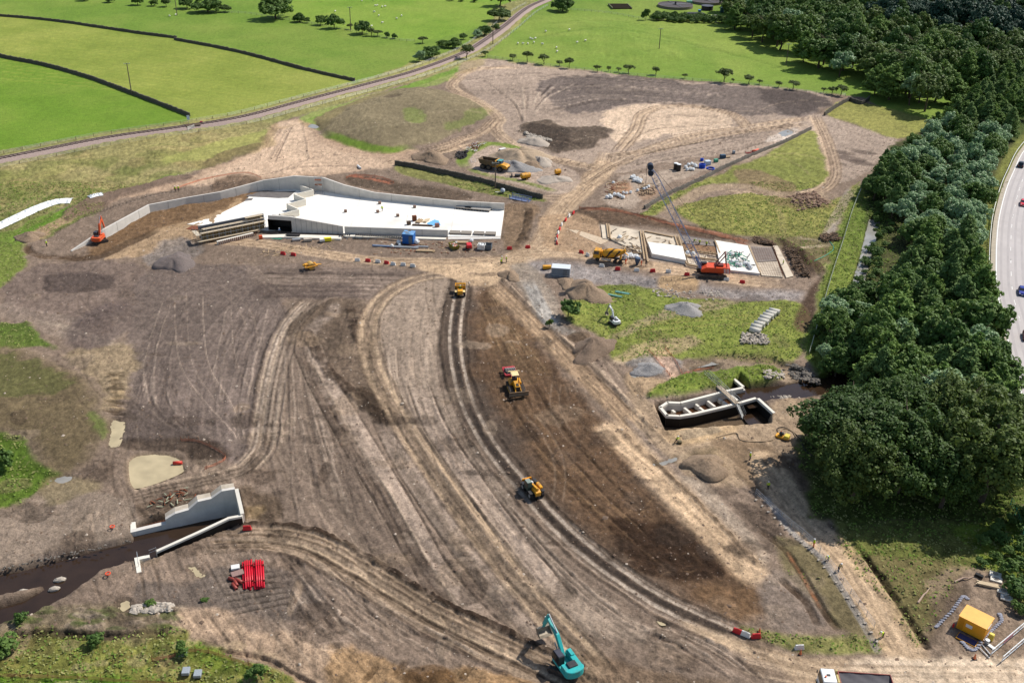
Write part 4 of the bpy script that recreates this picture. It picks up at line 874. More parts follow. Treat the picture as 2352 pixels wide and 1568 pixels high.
# formwork and scaffold against the left end of the front wall
def formwork():
    a, b = Vector(XY(467, 562)), Vector(XY(616, 531.5)); L = (b-a).length; rz = math.atan2((b-a).y, (b-a).x)
    t = thing('formwork_scaffold', 'two tier scaffold and plywood formwork against the left front wall', 'scaffold', (a.x, a.y, 0), rz)
    MB().box((L/2+.6, 4.6, 1.75), (L+.2, .5, 3.5)).build('cast_wall', M('green_concrete', (106, 106, 108), .85, var=.15), t)
    f = MB(); n = 26
    for k in range(n):
        x = .3+k*(L-.4)/n; f.box((x+.3, 2.4, 1.25), (.62, .1, 2.3)); f.box((x+.3, 3.7, 2.35), (.62, .08, .9 if k < 20 else 2.6))
    f.build('plywood_panel', PLY, t)
    w = MB()
    for k in range(n): x = .3+k*(L-.4)/n; w.box((x, 2.25, 1.25), (.12, .22, 2.4)); w.box((x, 3.6, 2.35), (.12, .16, 1.0 if k < 20 else 2.5))
    w.build('waling', TIMB, t)
    d = MB(); 
    for y, z, x0, x1 in ((1.7, 2.55, 0, L), (3.3, 3.0, 1.2, L), (1.0, .7, -1, L*.9), (3.2, 3.9, L*.72, L)):
        for j in range(4): d.box(((x0+x1)/2+random.uniform(-.3, .3), y-.45+j*.27, z), (x1-x0, .24, .05))
    d.build('deck_board', M('scaffold_board', (190, 172, 144), .85, var=.25, scale=2), t)
    p = MB()
    for k in range(12):
        x = .2+k*(L-.4)/11
        for y in (1.15, 2.1): p.tube([(x, y, 0), (x, y, 3.7)], .04, 5)
        p.tube([(x, .9, .1), (x, 2.3, 1.9)], .04, 5)
    for z in (1.7, 3.1, 3.6): p.tube([(0, 1.12, z), (L, 1.12, z)], .04, 5)
    for x in (-1, -.1):
        for y in (1, 2.2, 3.6, 4.8): p.tube([(x, y, 0), (x, y, 3.4)], .04, 5)
    p.build('scaffold_tube', STEEL, t)
    MB().box((-.6, 2.9, 2.4), (1.2, 4.2, .06)).build('side_platform', M('scaffold_board2', (205, 190, 165), .85), t)
    c = MB(); c.prism([(3.2, -2.1), (L*.75, -1.2), (L*.75, -.5), (3.2, -1.4)], 0, .9); c.build('concrete_upstand', CONC, t)
    s = MB(); [s.box((3.6+k*.55, -2.18+.045*k, .45), (.2, .16, 1.0), R=.05) for k in range(20)]; s.build('sheet_pile', RUST, t)
    return t
formwork()
def scaffold_tower(u, v, label):
    p = XY(u, v, .14); t = thing('scaffold_tower', label, 'scaffold tower', (p[0], p[1], .14), .05)
    m = MB()
    for x in (-1.1, 1.1):
        for y in (-.6, .6): m.tube([(x, y, 0), (x, y, 5.2)], .045, 6)
        for k in range(11): m.tube([(x, -.6, .3+k*.45), (x, .6, .3+k*.45)], .03, 5)
    for z in (.4, 1.9, 3.4, 4.6, 5.1):
        for y in (-.6, .6): m.tube([(-1.1, y, z), (1.1, y, z)], .035, 5)
    m.tube([(-1.1, -.6, .4), (1.1, -.6, 1.9)], .03, 5); m.tube([(1.1, -.6, 1.9), (-1.1, -.6, 3.4)], .03, 5); m.tube([(1.1, -.6, 1.8), (1.9, -1.4, 0)], .035, 5); m.tube([(-1.1, -.6, 1.8), (-1.6, -1.4, 0)], .035, 5)
    m.build('tower_frame', STEEL, t)
    for z in (2.6, 4.1): MB().box((0, 0, z), (2.1, 1.1, .07)).build('platform', RUST, t)
scaffold_tower(733, 443, 'aluminium scaffold tower standing against the tall back wall')
def cabin(name, label, cat, u, v, L, W, H, rz, wallm, roofm, z=None, group=None, door=True, ribs=True, vents=True):
    p = P(u, v) if z is None else Vector((*XY(u, v, z), z)); t = thing(name, label, cat, p, rz, group)
    m = MB(); m.box((0, 0, H/2+.1), (L, W, H)); 
    if ribs:
        n = int(L/.3)
        for k in range(n): m.box((-L/2+.15+k*.3, -W/2-.02, H/2+.1), (.12, .05, H-.25)); m.box((-L/2+.15+k*.3, W/2+.02, H/2+.1), (.12, .05, H-.25))
    m.build('wall', wallm, t, bevel=.03)
    m = MB(); m.box((0, 0, H+.16), (L+.12, W+.12, .12)); m.build('roof', roofm, t, bevel=.03)
    if door: d = MB(); d.box((L*.25, -W/2-.06, H*.46+.1), (.9, .06, H*.85)); dd = d.build('door', M('door_grey', (104, 112, 118), .5), t); MB().box((L*.25+.35, -W/2-.1, H*.5), (.08, .06, .15)).build('handle', STEEL, dd)
    b = MB(); [b.box((x, y, .05), (.4, .4, .1)) for x in (-L*.4, L*.4) for y in (-W*.35, W*.35)]; b.each('footing_block', TIMD, t)
    return t
t = cabin('blue_container', 'bright blue steel container in front of the spillway wall', 'container', 939.5, 557, 3.0, 2.6, 2.7, heading((928, 557), (951, 559)), BLUE, M('blue_lid', (110, 160, 205), .5, var=.15, dirt=.3), z=0)
m = MB(); [m.box((random.uniform(-1, .6), random.uniform(-1, 1), 3.0), (.9, .15, .08), R=random.uniform(-.4, .4)) for _ in range(6)]
[tag(o_, 'loose timber offcut lying on the blue container roof', 'timber', 'timber offcuts on the blue container') for o_ in m.each('timber_offcut', TIMB, loc=t.location)]
t = cabin('site_cabin', 'grey ribbed site cabin with a white roof beside the stone shoulder', 'cabin', 1288, 632, 4.6, 2.6, 2.3, heading((1266, 633), (1308, 636)), GREYC, M('cabin_roof', (206, 210, 212), .5, var=.08))
m = MB(); y = -2.4
for x in (-3, -1.5, 0, 1.5, 3): m.tube([(x, y, 0), (x, y, 1.1)], .03, 5)
for z in (.5, 1.05): m.tube([(-3, y, z), (3, y, z)], .03, 5)
m.tube([(3, y, 1.05), (3, 1.5, 1.05)], .03, 5); m.tube([(3, 1.5, 0), (3, 1.5, 1.1)], .03, 5)
o_ = m.build('handrail', STEEL, loc=t.location, rz=t.rotation_euler.z); tag(o_, 'galvanised guard rail around the grey site cabin', 'handrail')
p = P(1256, 618); t = thing('yellow_bowser', 'small yellow tank left of the grey site cabin', 'tank', p, .1); MB().box((0, 0, .6), (2.2, 1.0, .8)).build('tank', YEL_, t, bevel=.08); MB().box((0, 0, .1), (2.3, 1.1, .2)).build('skid', DGR, t)
# yellow generator container lower right
def gen_box():
    p = P(2243, 1470); rz = heading((2206, 1436), (2236, 1468)); rz = math.radians(-42)
    t = thing('yellow_store', 'mustard yellow steel store with a sloping lid and vents, lower right', 'container', P(2234, 1445), rz)
    L, W, H = 3.9, 3.0, 2.3
    YB = M('mustard_paint', (222, 152, 28), .5, var=.1, scale=1, dirt=.1)
    MB().box((0, 0, H/2+.12), (L, W, H)).build('wall', YB, t, bevel=.04)
    MB().prism([(-L/2-.08, -W/2-.08), (L/2+.08, -W/2-.08), (L/2+.08, W/2+.08), (-L/2-.08, W/2+.08)], [H+.12, H+.12, H+.12, H+.12], [H+.2, H+.2, H+.28, H+.28]).build('roof', M('mustard_roof', (236, 172, 72), .5, var=.12, scale=1, dirt=.12), t, bevel=.03)
    MB().box((-.3, -W/2-.03, 1.5), (.9, .05, .55)).each('notice', WHP, t); MB().box((L/2+.03, .2, 1.7), (.05, 1.4, .4)).each('notice', WHP, t)
    MB().box((-1.4, -W/2-.03, 1.25), (.7, .05, 1.9)).build('door', M('mustard_door', (198, 132, 22), .5), t)
    m = MB(); m.box((.2, -W/2-1.3, .22), (2.6, 1.2, .12)); m.build('drip_tray', M('blue_tray', (34, 48, 92), .4), t); 
    MB().box((.2, -W/2-1.3, .14), (2.8, 1.4, .16)).build('tray_rim', YB, t)
    MB().box((L/2+.7, -.3, .6), (.7, .6, 1.2)).build('tank', M('pale_yellow', (222, 200, 80), .5), t, bevel=.08)
    MB().tube([(L/2+.6, -1.6, 0), (L/2+.6, -1.6, .9)], .32, 12).build('drum', STEEL, t); MB().box((L/2+1.4, -1.9, .3), (1.0, .5, .12), R=-.3).build('drum_tray', WHP, t)
    MB().tube([(-2.3, -1.6, 0), (-2.3, -1.6, .75)], .13, 10).build('fire_extinguisher', RED, t)
gen_box()
# ================================================================== right hand foundations
def foundations():
    o = XY(1600, 575); r = thing('foundation_slab', 'pale stepped concrete foundation with timber shutters beside the orange crane', 'foundation', (*o, 0))
    R = lambda *q: [rel(r, XY(*a)) for a in q]
    PALE = M('foundation_concrete', (204, 188, 164), .85, var=.2, scale=.5, bump=.05, dirt=.45)
    GREYF = M('wet_foundation', (128, 116, 106), .8, var=.2, scale=.6); RB = M('rebar_zone', (158, 124, 90), .9, var=.35, scale=6)
    for name, pts, h, mt in (('bay', ((1380, 518), (1396, 519), (1400, 552), (1384, 549)), .25, PALE), ('bay', ((1399, 519), (1470, 532), (1478, 586), (1400, 550)), .28, PALE),
                             ('bay', ((1478, 532), (1548, 545), (1556, 572), (1488, 564)), .3, PALE), ('deck', ((1487, 564), (1567, 574), (1575, 606), (1497, 591)), 1.1, CONCN),
                             ('bay', ((1560, 540), (1640, 552), (1644, 567), (1566, 560)), .2, GREYF), ('bay', ((1566, 561), (1645, 568), (1652, 582), (1572, 573)), .12, RB),
                             ('bay', ((1572, 578), (1622, 585), (1630, 616), (1582, 606)), .16, PALE), ('deck', ((1642, 556), (1717, 568), (1745, 632), (1655, 622)), .55, CONCN),
                             ('bay', ((1720, 567), (1772, 570), (1784, 600), (1732, 604)), .2, GREYF), ('bay', ((1734, 605), (1785, 602), (1798, 638), (1750, 634)), .22, PALE),
                             ('bay', ((1774, 566), (1786, 567), (1822, 636), (1806, 640)), .3, PALE), ('bay', ((1300, 525), (1330, 530), (1400, 552), (1380, 562), (1340, 545)), .08, M('blinding', (196, 174, 146), .9, var=.2))):
        MB().prism(R(*pts), -.3, h).build(name, mt, r)
    m = MB()
    def beam(a, b, w=.35, z=.5, h=.35, z0=None):
        p, q = Vector(rel(r, XY(*a))), Vector(rel(r, XY(*b))); d = q-p; m.box(((p.x+q.x)/2, (p.y+q.y)/2, z), (d.length, w, h), R=math.atan2(d.y, d.x))
    for a, b in (((1393, 518), (1397, 550)), ((1398, 519), (1402, 552)), ((1470, 533), (1480, 600)), ((1476, 534), (1488, 606)), ((1549, 545), (1560, 576)), ((1558, 545), (1568, 578)), ((1641, 556), (1653, 585)), ((1566, 577), (1648, 588)),
                 ((1570, 600), (1578, 610)), ((1480, 535), (1545, 548)), ((1578, 592), (1648, 602)), ((1719, 568), (1745, 630)), ((1578, 612), (1628, 620))): beam(a, b)
    m.each('shutter_board', TIMB, r)
    m = MB()
    for k in range(12): 
        a = Vector(rel(r, XY(1551+k*.85, 547+k*2.6))); m.box((a.x+.6, a.y, .55), (1.4, .16, .12))
    for k in range(9): a = Vector(rel(r, XY(1572+k*9, 577.5+k*1.35))); m.box((a.x, a.y, .6), (.14, .2, .9)); 
    m.each('shutter_strut', TIMB, r)
    m = MB()
    for k in range(60):
        a = Vector(rel(r, XY(1562+k*1.32, 541+k*.2))); m.tube([(a.x, a.y, .1), (a.x, a.y, 1.0)], .03, 4)
    for k in range(40): a = Vector(rel(r, XY(1498+k*1.8, 576+k*.2+random.uniform(0, 6)))); m.tube([(a.x, a.y, 1.1), (a.x, a.y, 1.25)], .03, 4)
    for k in range(40): a = Vector(rel(r, XY(1774+k*.6, 568+k*1.75))); m.tube([(a.x, a.y, .2), (a.x+random.uniform(-.2, .2), a.y, 1.1)], .05, 4)
    m.build('starter_bar', RUST, r)['kind'] = 'stuff'
    m = MB()
    for (a, b, c, d) in (((1734, 605), (1785, 602), (1798, 638), (1750, 634)), ((1566, 561), (1645, 568), (1652, 582), (1572, 573)), ((1722, 569), (1770, 572), (1782, 599), (1733, 602)), ((1574, 580), (1620, 586), (1628, 614), (1584, 605))):
        A_, B_, C_, D_ = [Vector(rel(r, XY(*q))) for q in (a, b, c, d)]
        for k in range(1, 9): f = k/9; p, q = A_.lerp(B_, f), D_.lerp(C_, f); m.tube([(p.x, p.y, .3), (q.x, q.y, .3)], .022, 3); p, q = A_.lerp(D_, f), B_.lerp(C_, f); m.tube([(p.x, p.y, .33), (q.x, q.y, .33)], .022, 3)
    m.build('reinforcement_mat', RUST, r)['kind'] = 'stuff'
foundations()
# ================================================================== river structure on the right
def river_weir():
    zc = .1; B2 = lambda x, y: (1452.2+x/5.553, 816.8+y/5.553)
    o = XY(1620, 930); r = thing('concrete_fish_weir', 'boat shaped white concrete channel with baffle blocks across the brown river', 'weir', (*o, 0))
    T = lambda x, y: Vector(rel(r, XY(*B2(x, y), zc)))
    outer = [T(*q) for q in ((1215, 240), (1400, 395), (1190, 440), (620, 590), (440, 580), (340, 650), (430, 762), (610, 770), (800, 735), (1330, 610), (1590, 545), (1790, 730))]
    runs = [[T(1210, 235), T(1402, 395), T(1190, 436), T(610, 586), T(440, 580), T(335, 650), T(432, 765), T(610, 775), T(800, 745), T(1330, 618), T(1590, 545), T(1795, 730)]]
    L = runs[0]
    for i in range(len(L)-1):
        a, b = L[i], L[i+1]; d = (b-a).normalized()
        aa, bb = a-d*.0, b+d*.0
        wall_run(MB(), [tuple(aa), tuple(bb)], [zc, zc], .6, zc-.55, 1).build('coping', CONC, r)
    W_ = [tuple(p) for p in L]
    wall_run(MB(), W_, [zc-.55]*len(W_), .52, -3.2, 1).build('wall_inner', CONCW, r)
    # dark waterproofed outer faces
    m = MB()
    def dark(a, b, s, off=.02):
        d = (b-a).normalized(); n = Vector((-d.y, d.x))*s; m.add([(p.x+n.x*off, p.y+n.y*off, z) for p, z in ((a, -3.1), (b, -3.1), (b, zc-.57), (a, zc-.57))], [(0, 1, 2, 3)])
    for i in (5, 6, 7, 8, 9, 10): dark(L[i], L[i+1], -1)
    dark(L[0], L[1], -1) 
    m2 = MB(); 
    for i in (5, 6, 7, 8, 9): 
        pass
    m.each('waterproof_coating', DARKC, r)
    fl = [T(440, 590), T(620, 600), T(1190, 450), T(1400, 410), T(1450, 500), T(1330, 610), T(800, 735), T(610, 765), T(440, 755), T(350, 655)]
    fz = [(p.x, p.y) for p in fl]; MB().prism(fz, -3.0, -1.95).build('channel_floor', M('stained_floor', (146, 106, 52), .7, var=.3), r)
    for x, y, l in ((528, 700, 1.0), (705, 690, 2.2), (580, 770, .8), (830, 625, 1.0), (900, 685, 2.2), (1008, 605, 2.4), (1125, 550, 1.0), (1200, 605, 2.2), (1300, 530, 2.2)):
        p = rel(r, XY(*B2(x, y), -.8)); MB().box((p[0], p[1], -1.5), (.55, l, 1.3), R=math.radians(28)).each('baffle_block', CONC, r, bevel=.03)
    # brown water standing inside
    return r, T
FW_, FT = river_weir()
# ------------------------------------------------------------------ water
RVW = water_mat('peaty_river_water', (.036, .021, .012), .07, .4, .4); MUD = water_mat('muddy_pond_water', (.46, .37, .22), .3, .02, .3); PUDM = water_mat('puddle_water', (.30, .28, .24), .12, .02, .45)
RUSTW = water_mat('rusty_river_water', (.07, .028, .010), .08, .3)
def sheet(name, pts, z, mt, closed=True):
    if closed: pts = cr(pts, 5, True)
    return setting(name, MB().add([(*XY(p[0], p[1], z), z) for p in pts], [tuple(range(len(pts)-1, -1, -1))]), mt)
def ribbon(name, line, wd, z, mt):
    ln = cr(line, 6); a = offl(ln, wd/2, False); b = offl(ln, -wd/2, False); n = len(a)
    v = [(*XY(p[0], p[1], 0), z) for p in a]+[(*XY(p[0], p[1], 0), z) for p in b]
    return setting(name, MB().add(v, [(i, i+1, n+i+1, n+i) for i in range(n-1)]), mt)
ribbon('river_left', RIV, 8.5, -1.05, RVW); ribbon('river_left_branch', RV2, 5.6, -.95, RVW)
sheet('pond', [(357+(a-357)*1.1, 1078+(b-1078)*1.12) for a, b in POND], -.42, MUD)
ribbon('river_right', RVR, 8, -1.0, RVW)
ribbon('river_behind_trees', [(2010, 500), (1998, 550), (1985, 600), (1972, 645), (1955, 720), (1935, 830)], 4.2, -.8, PUDM)
sheet('water_in_weir', [(1516, 935), (1560, 925), (1690, 890), (1715, 905), (1680, 940), (1590, 955), (1530, 960)], -1.75, RUSTW)
sheet('water_by_weir', [(1700, 935), (1740, 915), (1790, 965), (1760, 985), (1720, 975)], -2.2, RVW)
for k, q in PUD.items():
    c = np.mean(q, 0); sheet('puddle', [tuple(c+(np.array(p)-c)*1.25) for p in q], min(hgt(*p) for p in q)*.25+hgt(*c)*.75+.10, MUD if k in 'cijh' else PUDM)
# ================================================================== left structure
def left_weir():
    B3 = lambda x, y: (242+x/5.184, 1077+y/5.184)
    o = XY(430, 1200); r = thing('concrete_intake', 'white stepped concrete intake chamber in the river at lower left', 'intake', (*o, 0))
    T = lambda x, y, z=0: Vector(rel(r, XY(*B3(x, y), z)))
    # back sloping wall: lower line at water, upper line on top
    zb = -1.9
    base = [(330, 855), (580, 800), (745, 760), (1030, 700), (1310, 640), (1590, 595)]
    bw = [T(x, y, zb) for x, y in base]
    zt = [-.35, -.2, -.1, 1.0, 2.0, 3.3]
    tops = [(745, 760, .9), (870, 735, 1.7), (1030, 700, 1.9), (1150, 672, 3.1), (1310, 640, 3.2), (1440, 615, 4.3), (1590, 595, 4.4)]
    k = [T(x, y, zb) for x, y, _ in tops]; wall_run(MB(), [tuple(p) for p in k], [t[2] for t in tops], .6, zb-.6, 1).build('stepped_wall', CONCW, r)
    wall_run(MB(), [tuple(T(330, 855, zb)), tuple(T(745, 760, zb))], [-.1, 0], .8, zb-.6, 1).build('low_wall', CONCW, r)
    p0 = T(320, 855, zb); q0 = T(300, 640, -.2); d = (q0-p0)
    wall_run(MB(), [tuple(p0), tuple(p0+d)], [-.1, -.1], .8, zb-.6, -1).build('side_wall', CONC, r)
    # apron stones behind the steps: sloping hump
    m = MB()
    for i in range(3):
        a, b = k[i*2], k[i*2+1]; c = k[min(i*2+2, 6)]; z = tops[i*2+1][2]
        n = Vector((-(b-a).y, (b-a).x)).normalized()
        m.add([(a.x+n.x*.6, a.y+n.y*.6, tops[i*2][2]), (b.x+n.x*.6, b.y+n.y*.6, z), (c.x+n.x*.6, c.y+n.y*.6, tops[min(i*2+2, 6)][2]), (c.x+n.x*1.6, c.y+n.y*1.6, tops[min(i*2+2, 6)][2]+.1), (b.x+n.x*1.7, b.y+n.y*1.7, z+.1), (a.x+n.x*1.8, a.y+n.y*1.8, tops[i*2][2]-.1),
               (a.x+n.x*2.1, a.y+n.y*2.1, -.2), (b.x+n.x*2.1, b.y+n.y*2.1, -.2), (c.x+n.x*2.1, c.y+n.y*2.1, -.2)], [(0, 1, 4, 5), (1, 2, 3, 4), (5, 4, 7, 6), (4, 3, 8, 7), (0, 5, 6)])
    m.build('stepped_apron', M('apron_concrete', (188, 174, 154), .9, var=.25, scale=1), r)
    # end wall and long sloping front wall
    e0, e1 = T(1560, 300, 4.2), T(1610, 545, 2.0)
    wall_run(MB(), [tuple(T(1590, 595, zb)), tuple(e1)], [4.4, 2.2], .6, zb-.5, 1).build('end_wall', CONC, r)
    f = [(1630, 560, 2.0), (1470, 590, 1.7), (1110, 760, 1.0), (610, 985, .1)]
    fp = [T(x, y, z) for x, y, z in f]; wall_run(MB(), [tuple(p) for p in fp], [t[2] for t in f], .55, -2.4, -1).build('front_wall', CONC, r)
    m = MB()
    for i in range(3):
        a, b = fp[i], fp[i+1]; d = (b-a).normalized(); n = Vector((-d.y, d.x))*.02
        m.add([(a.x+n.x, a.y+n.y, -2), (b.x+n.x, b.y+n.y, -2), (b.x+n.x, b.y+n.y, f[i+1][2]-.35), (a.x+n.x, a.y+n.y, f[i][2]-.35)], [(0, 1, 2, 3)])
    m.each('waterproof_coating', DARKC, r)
    g = [T(525, 1020, 0), T(345, 1060, 0), T(375, 1240, 0)]
    wall_run(MB(), [tuple(p) for p in g], [.1, .1, .1], .7, -2, 1).build('return_wall', CONC, r)
    m = MB(); a, b = fp[3], T(525, 1020, 0); m.tube([(a.x, a.y, 1), (b.x, b.y, .9)], .04, 5); m.tube([(a.x, a.y, .5), (b.x, b.y, .4)], .04, 5); m.tube([(a.x, a.y, 0), (a.x, a.y, 1.1)], .04, 5)
    for q in ((385, 1040), (400, 1160), (460, 1230)): p = T(*q, 0); m.tube([(p.x, p.y, 0), (p.x, p.y, 1)], .04, 5)
    p, q = T(385, 1040), T(400, 1180); m.tube([(p.x, p.y, 1), (q.x, q.y, 1)], .04, 5)
    m.build('guard_rail', STEEL, r)
    m = MB()
    for j in range(22): p = T(350+j*18, 690-j*1.5, -.6); m.tube([(p.x, p.y, -1), (p.x-.3, p.y+1.6, -.9)], .04, 4)
    m.build('reinforcement', RUST, r)
left_weir()
# ================================================================== people
SKIN = M('skin', (196, 146, 118), .6, var=.05)
HV = M('hi_vis_yellow', (196, 226, 44), .6, var=.1, spec=.2); HVO = M('hi_vis_orange', (238, 92, 36), .6, var=.1, spec=.2); TROU = M('dark_trousers', (38, 40, 46), .85); HAT = M('white_helmet', (236, 236, 232), .35, var=.03); BOOT = M('boots', (40, 34, 30), .8); HAIR = M('dark_hair', (52, 40, 32), .9)
def skin_mesh(name, verts, edges, mat, root=0):
    me = bpy.data.meshes.new(name); me.from_pydata([v[:3] for v in verts], edges, []); o = bpy.data.objects.new(name, me); COL.objects.link(o)
    o.modifiers.new('s', 'SKIN'); sv = me.skin_vertices[0].data
    for i, v in enumerate(verts): r = v[3]; sv[i].radius = r if isinstance(r, tuple) else (r, r); sv[i].use_root = i == root
    o.modifiers.new('u', 'SUBSURF').levels = 1
    dg = bpy.context.evaluated_depsgraph_get(); ev = o.evaluated_get(dg); m2 = bpy.data.meshes.new_from_object(ev); m2.name = name
    bpy.data.objects.remove(o); bpy.data.meshes.remove(me)
    m2.materials.clear(); m2.materials.append(mat); m2.polygons.foreach_set('use_smooth', [True]*len(m2.polygons)); return m2
def rig(pose):
    """joints for a 1.75 m person facing +x: returns dict"""
    lean, la, lb, aL, aR, eL, eR, hip = {'stand': (0, .04, -.04, .12, -.05, .25, .15, .93), 'walk': (.06, .32, -.3, -.3, .3, .2, .4, .90), 'bend': (1.05, .1, -.12, .1, .2, .3, .3, .86), 'push': (.35, .25, -.3, .75, .75, .45, .45, .88), 'sit': (.05, 1.45, 1.35, .6, .6, .8, .8, .95)}[pose]
    J = {}; H = Vector((0, 0, hip)); up = Vector((math.sin(lean), 0, math.cos(lean))); J['hip'] = H; J['waist'] = H+up*.14; J['chest'] = H+up*.38; J['neck'] = H+up*.55; J['head'] = H+up*.64+Vector((.03, 0, .04)); J['top'] = J['head']+Vector((0, 0, .12))
    for s, a, e, n in ((1, aL, eL, 'l'), (-1, aR, eR, 'r')):
        sh = H+up*.49+Vector((0, s*.19, 0)); dn = Vector((math.sin(a), 0, -math.cos(a))); J['sh'+n] = sh; J['el'+n] = sh+dn*.29+Vector((0, s*.05, 0)); d2 = Vector((math.sin(a+e), 0, -math.cos(a+e))); J['wr'+n] = J['el'+n]+d2*.25; J['d'+n] = d2
    for s, a, n in ((1, la, 'l'), (-1, lb, 'r')):
        h = H+Vector((0, s*.1, -.04)); k = h+Vector((math.sin(a), 0, -math.cos(a)))*.43
        b = a-.25 if a > .2 and pose != 'sit' else (a-.12 if pose != 'sit' else .1); f = k+Vector((math.sin(b), 0, -math.cos(b)))*.41; 
        if pose != 'sit': f.z = .08
        J['h'+n], J['k'+n], J['f'+n] = h, k, f
    return J
def person_meshes(pose, bare_head=False):
    J = rig(pose); V_ = []; E_ = []
    def v(p, r): V_.append((p[0], p[1], p[2], r)); return len(V_)-1
    hip = v(J['hip'], (.13, .10)); wa = v(J['waist'], (.125, .095)); ch = v(J['chest'], (.15, .11)); nk = v(J['neck'], .055); hd = v(J['head'], (.085, .095)); tp = v(J['top'], .06); E_ += [(hip, wa), (wa, ch), (ch, nk), (nk, hd), (hd, tp)]
    nose = v(J['head']+Vector((.1, 0, -.01)), .018); E_.append((hd, nose))
    for n in 'lr':
        s = v(J['sh'+n], .06); e = v(J['el'+n], .045); w = v(J['wr'+n], .028); d = J['d'+n]; pm = v(J['wr'+n]+d*.07, (.035, .02)); E_ += [(ch, s), (s, e), (e, w), (w, pm)]
        for k, y in enumerate((-.03, -.01, .01, .03)): f1 = v(J['wr'+n]+d*(.13-.005*abs(k-1))+Vector((0, y, 0)), .009); f2 = v(J['wr'+n]+d*(.165-.008*abs(k-1))+Vector((.015, y, 0)), .008); E_ += [(pm, f1), (f1, f2)]
        th = v(J['wr'+n]+d*.08+Vector((.04, .02 if n == 'r' else -.02, 0)), .01); E_.append((pm, th))
        a = v(J['h'+n], .085); b = v(J['k'+n], .06); c = v(J['f'+n], .042); t = v(J['f'+n]+Vector((.16, 0, -.045)), .035); E_ += [(hip, a), (a, b), (b, c), (c, t)]
    body = skin_mesh('body', V_, E_, SKIN)
    V_, E_ = [], []; hip = v(J['hip']-Vector((0, 0, .05)), (.165, .13)); wa = v(J['waist'], (.155, .12)); ch = v(J['chest'], (.18, .135)); nk = v(J['neck']-Vector((0, 0, .03)), .08); E_ += [(hip, wa), (wa, ch), (ch, nk)]
    for n in 'lr': s = v(J['sh'+n], .085); e = v(J['el'+n], .066); w = v(J['wr'+n], .05); E_ += [(ch, s), (s, e), (e, w)]
    jack = skin_mesh('jacket', V_, E_, HV)
    V_, E_ = [], []; hip = v(J['hip'], (.15, .12))
    for n in 'lr': a = v(J['h'+n], .1); b = v(J['k'+n], .078); c = v(J['f'+n]+Vector((0, 0, .06)), .066); E_ += [(hip, a), (a, b), (b, c)]
    tro = skin_mesh('trousers', V_, E_, TROU)
    hb = MB(); q = J['head']+Vector((0, 0, .07)); hb.blob(q, (.135, .12, .10), sub=2, nz=0); hb.tube([q+Vector((0, 0, -.02)), q], .15, 12); hel = hb.mesh('helmet', HAT, smooth=True)
    boo = [MB().box(J['f'+n]+Vector((.06, 0, -.02)), (.28, .1, .12)).mesh('boot', BOOT, bevel=.03) for n in 'lr']
    return dict(body=body, jacket=jack, trousers=tro, helmet=hel, boot=boo[0], boot_=boo[1], J=J)
PM = {k: person_meshes(k) for k in ('stand', 'walk', 'bend', 'push', 'sit')}
def person(u, v, face, pose, label, jm=None, tm=None, hat=True, loc=None, s=1.0):
    t = thing('person', label, 'person', loc if loc is not None else P(u, v, .02), face, s=s); D = PM[pose]
    for n in ('body', 'jacket', 'trousers', 'helmet', 'boot', 'boot_'):
        if n == 'helmet' and not hat: continue
        me = D[n]; mt = jm if n == 'jacket' and jm else tm if n == 'trousers' and tm else None
        o = bpy.data.objects.new(n.strip('_'), me); COL.objects.link(o); o.parent = t
        if mt: o.material_slots[0].link = 'OBJECT'; o.material_slots[0].material = mt
    return t
R_ = math.radians
person(1553, 1017, R_(-25), 'push', 'worker in yellow jacket pushing a compactor on the tan fill by the weir')
person(1722, 1056, R_(200), 'stand', 'worker in yellow jacket standing alone on muddy ground below the weir')
person(1763, 1124, R_(90), 'stand', 'worker in yellow jacket in the shade at the foot of the big trees', tm=TROU)
person(1868, 1256, R_(190), 'stand', 'worker with orange trousers by the fence where the shade ends', tm=HVO)
person(1902, 1286, R_(230), 'bend', 'stooping worker in a white helmet on the sunlit lane below the shade')
person(1925, 1312, R_(40), 'bend', 'worker bending over mesh on the lane, third along the fence from the shade', jm=M('olive_jacket', (120, 112, 62), .8))
person(2027, 1462, R_(210), 'bend', 'worker leaning at the bottom end of the lane fence')
person(403, 440, R_(-90), 'stand', 'left one of two workers in yellow on the bank above the wall', jm=HV); person(410.5, 439.5, R_(-80), 'stand', 'right one of two workers in yellow on the bank above the wall')
person(1152, 603, R_(0), 'walk', 'left worker of the pair walking at the road junction', s=1.05); person(1163, 602, R_(20), 'stand', 'right worker of the pair walking at the road junction')
person(1151, 608, R_(200), 'walk', 'worker stepping off the junction just below the walking pair')
person(1437, 607, R_(150), 'stand', 'worker in orange overalls behind the striped mixer truck', jm=HVO, tm=HVO); person(1473, 610, R_(180), 'stand', 'worker in orange overalls beside the concrete skip', jm=HVO, tm=HVO)
person(1594, 557, R_(-60), 'bend', 'worker in yellow bending at the left end of the rebar bay'); person(1606, 563, R_(-100), 'stand', 'worker in yellow in the middle of the trio at the rebar bay'); person(1622, 567, R_(-120), 'stand', 'worker in yellow at the right of the trio at the rebar bay', jm=HV)
person(1798, 610, R_(160), 'stand', 'worker in yellow on the far right edge of the foundations'); person(878, 484, R_(250), 'walk', 'lone worker in yellow walking on the white slab', loc=Vector((*XY(878, 485, .14), .16)))
person(641, 545, R_(90), 'stand', 'person in a blue jacket before the dark culvert mouth', jm=M('blue_jacket', (110, 150, 190), .7), loc=Vector((*XY(642, 537, .1), .1)))
person(108, 566, R_(0), 'stand', 'worker with a blue helmet beside the left tip of the long wall')
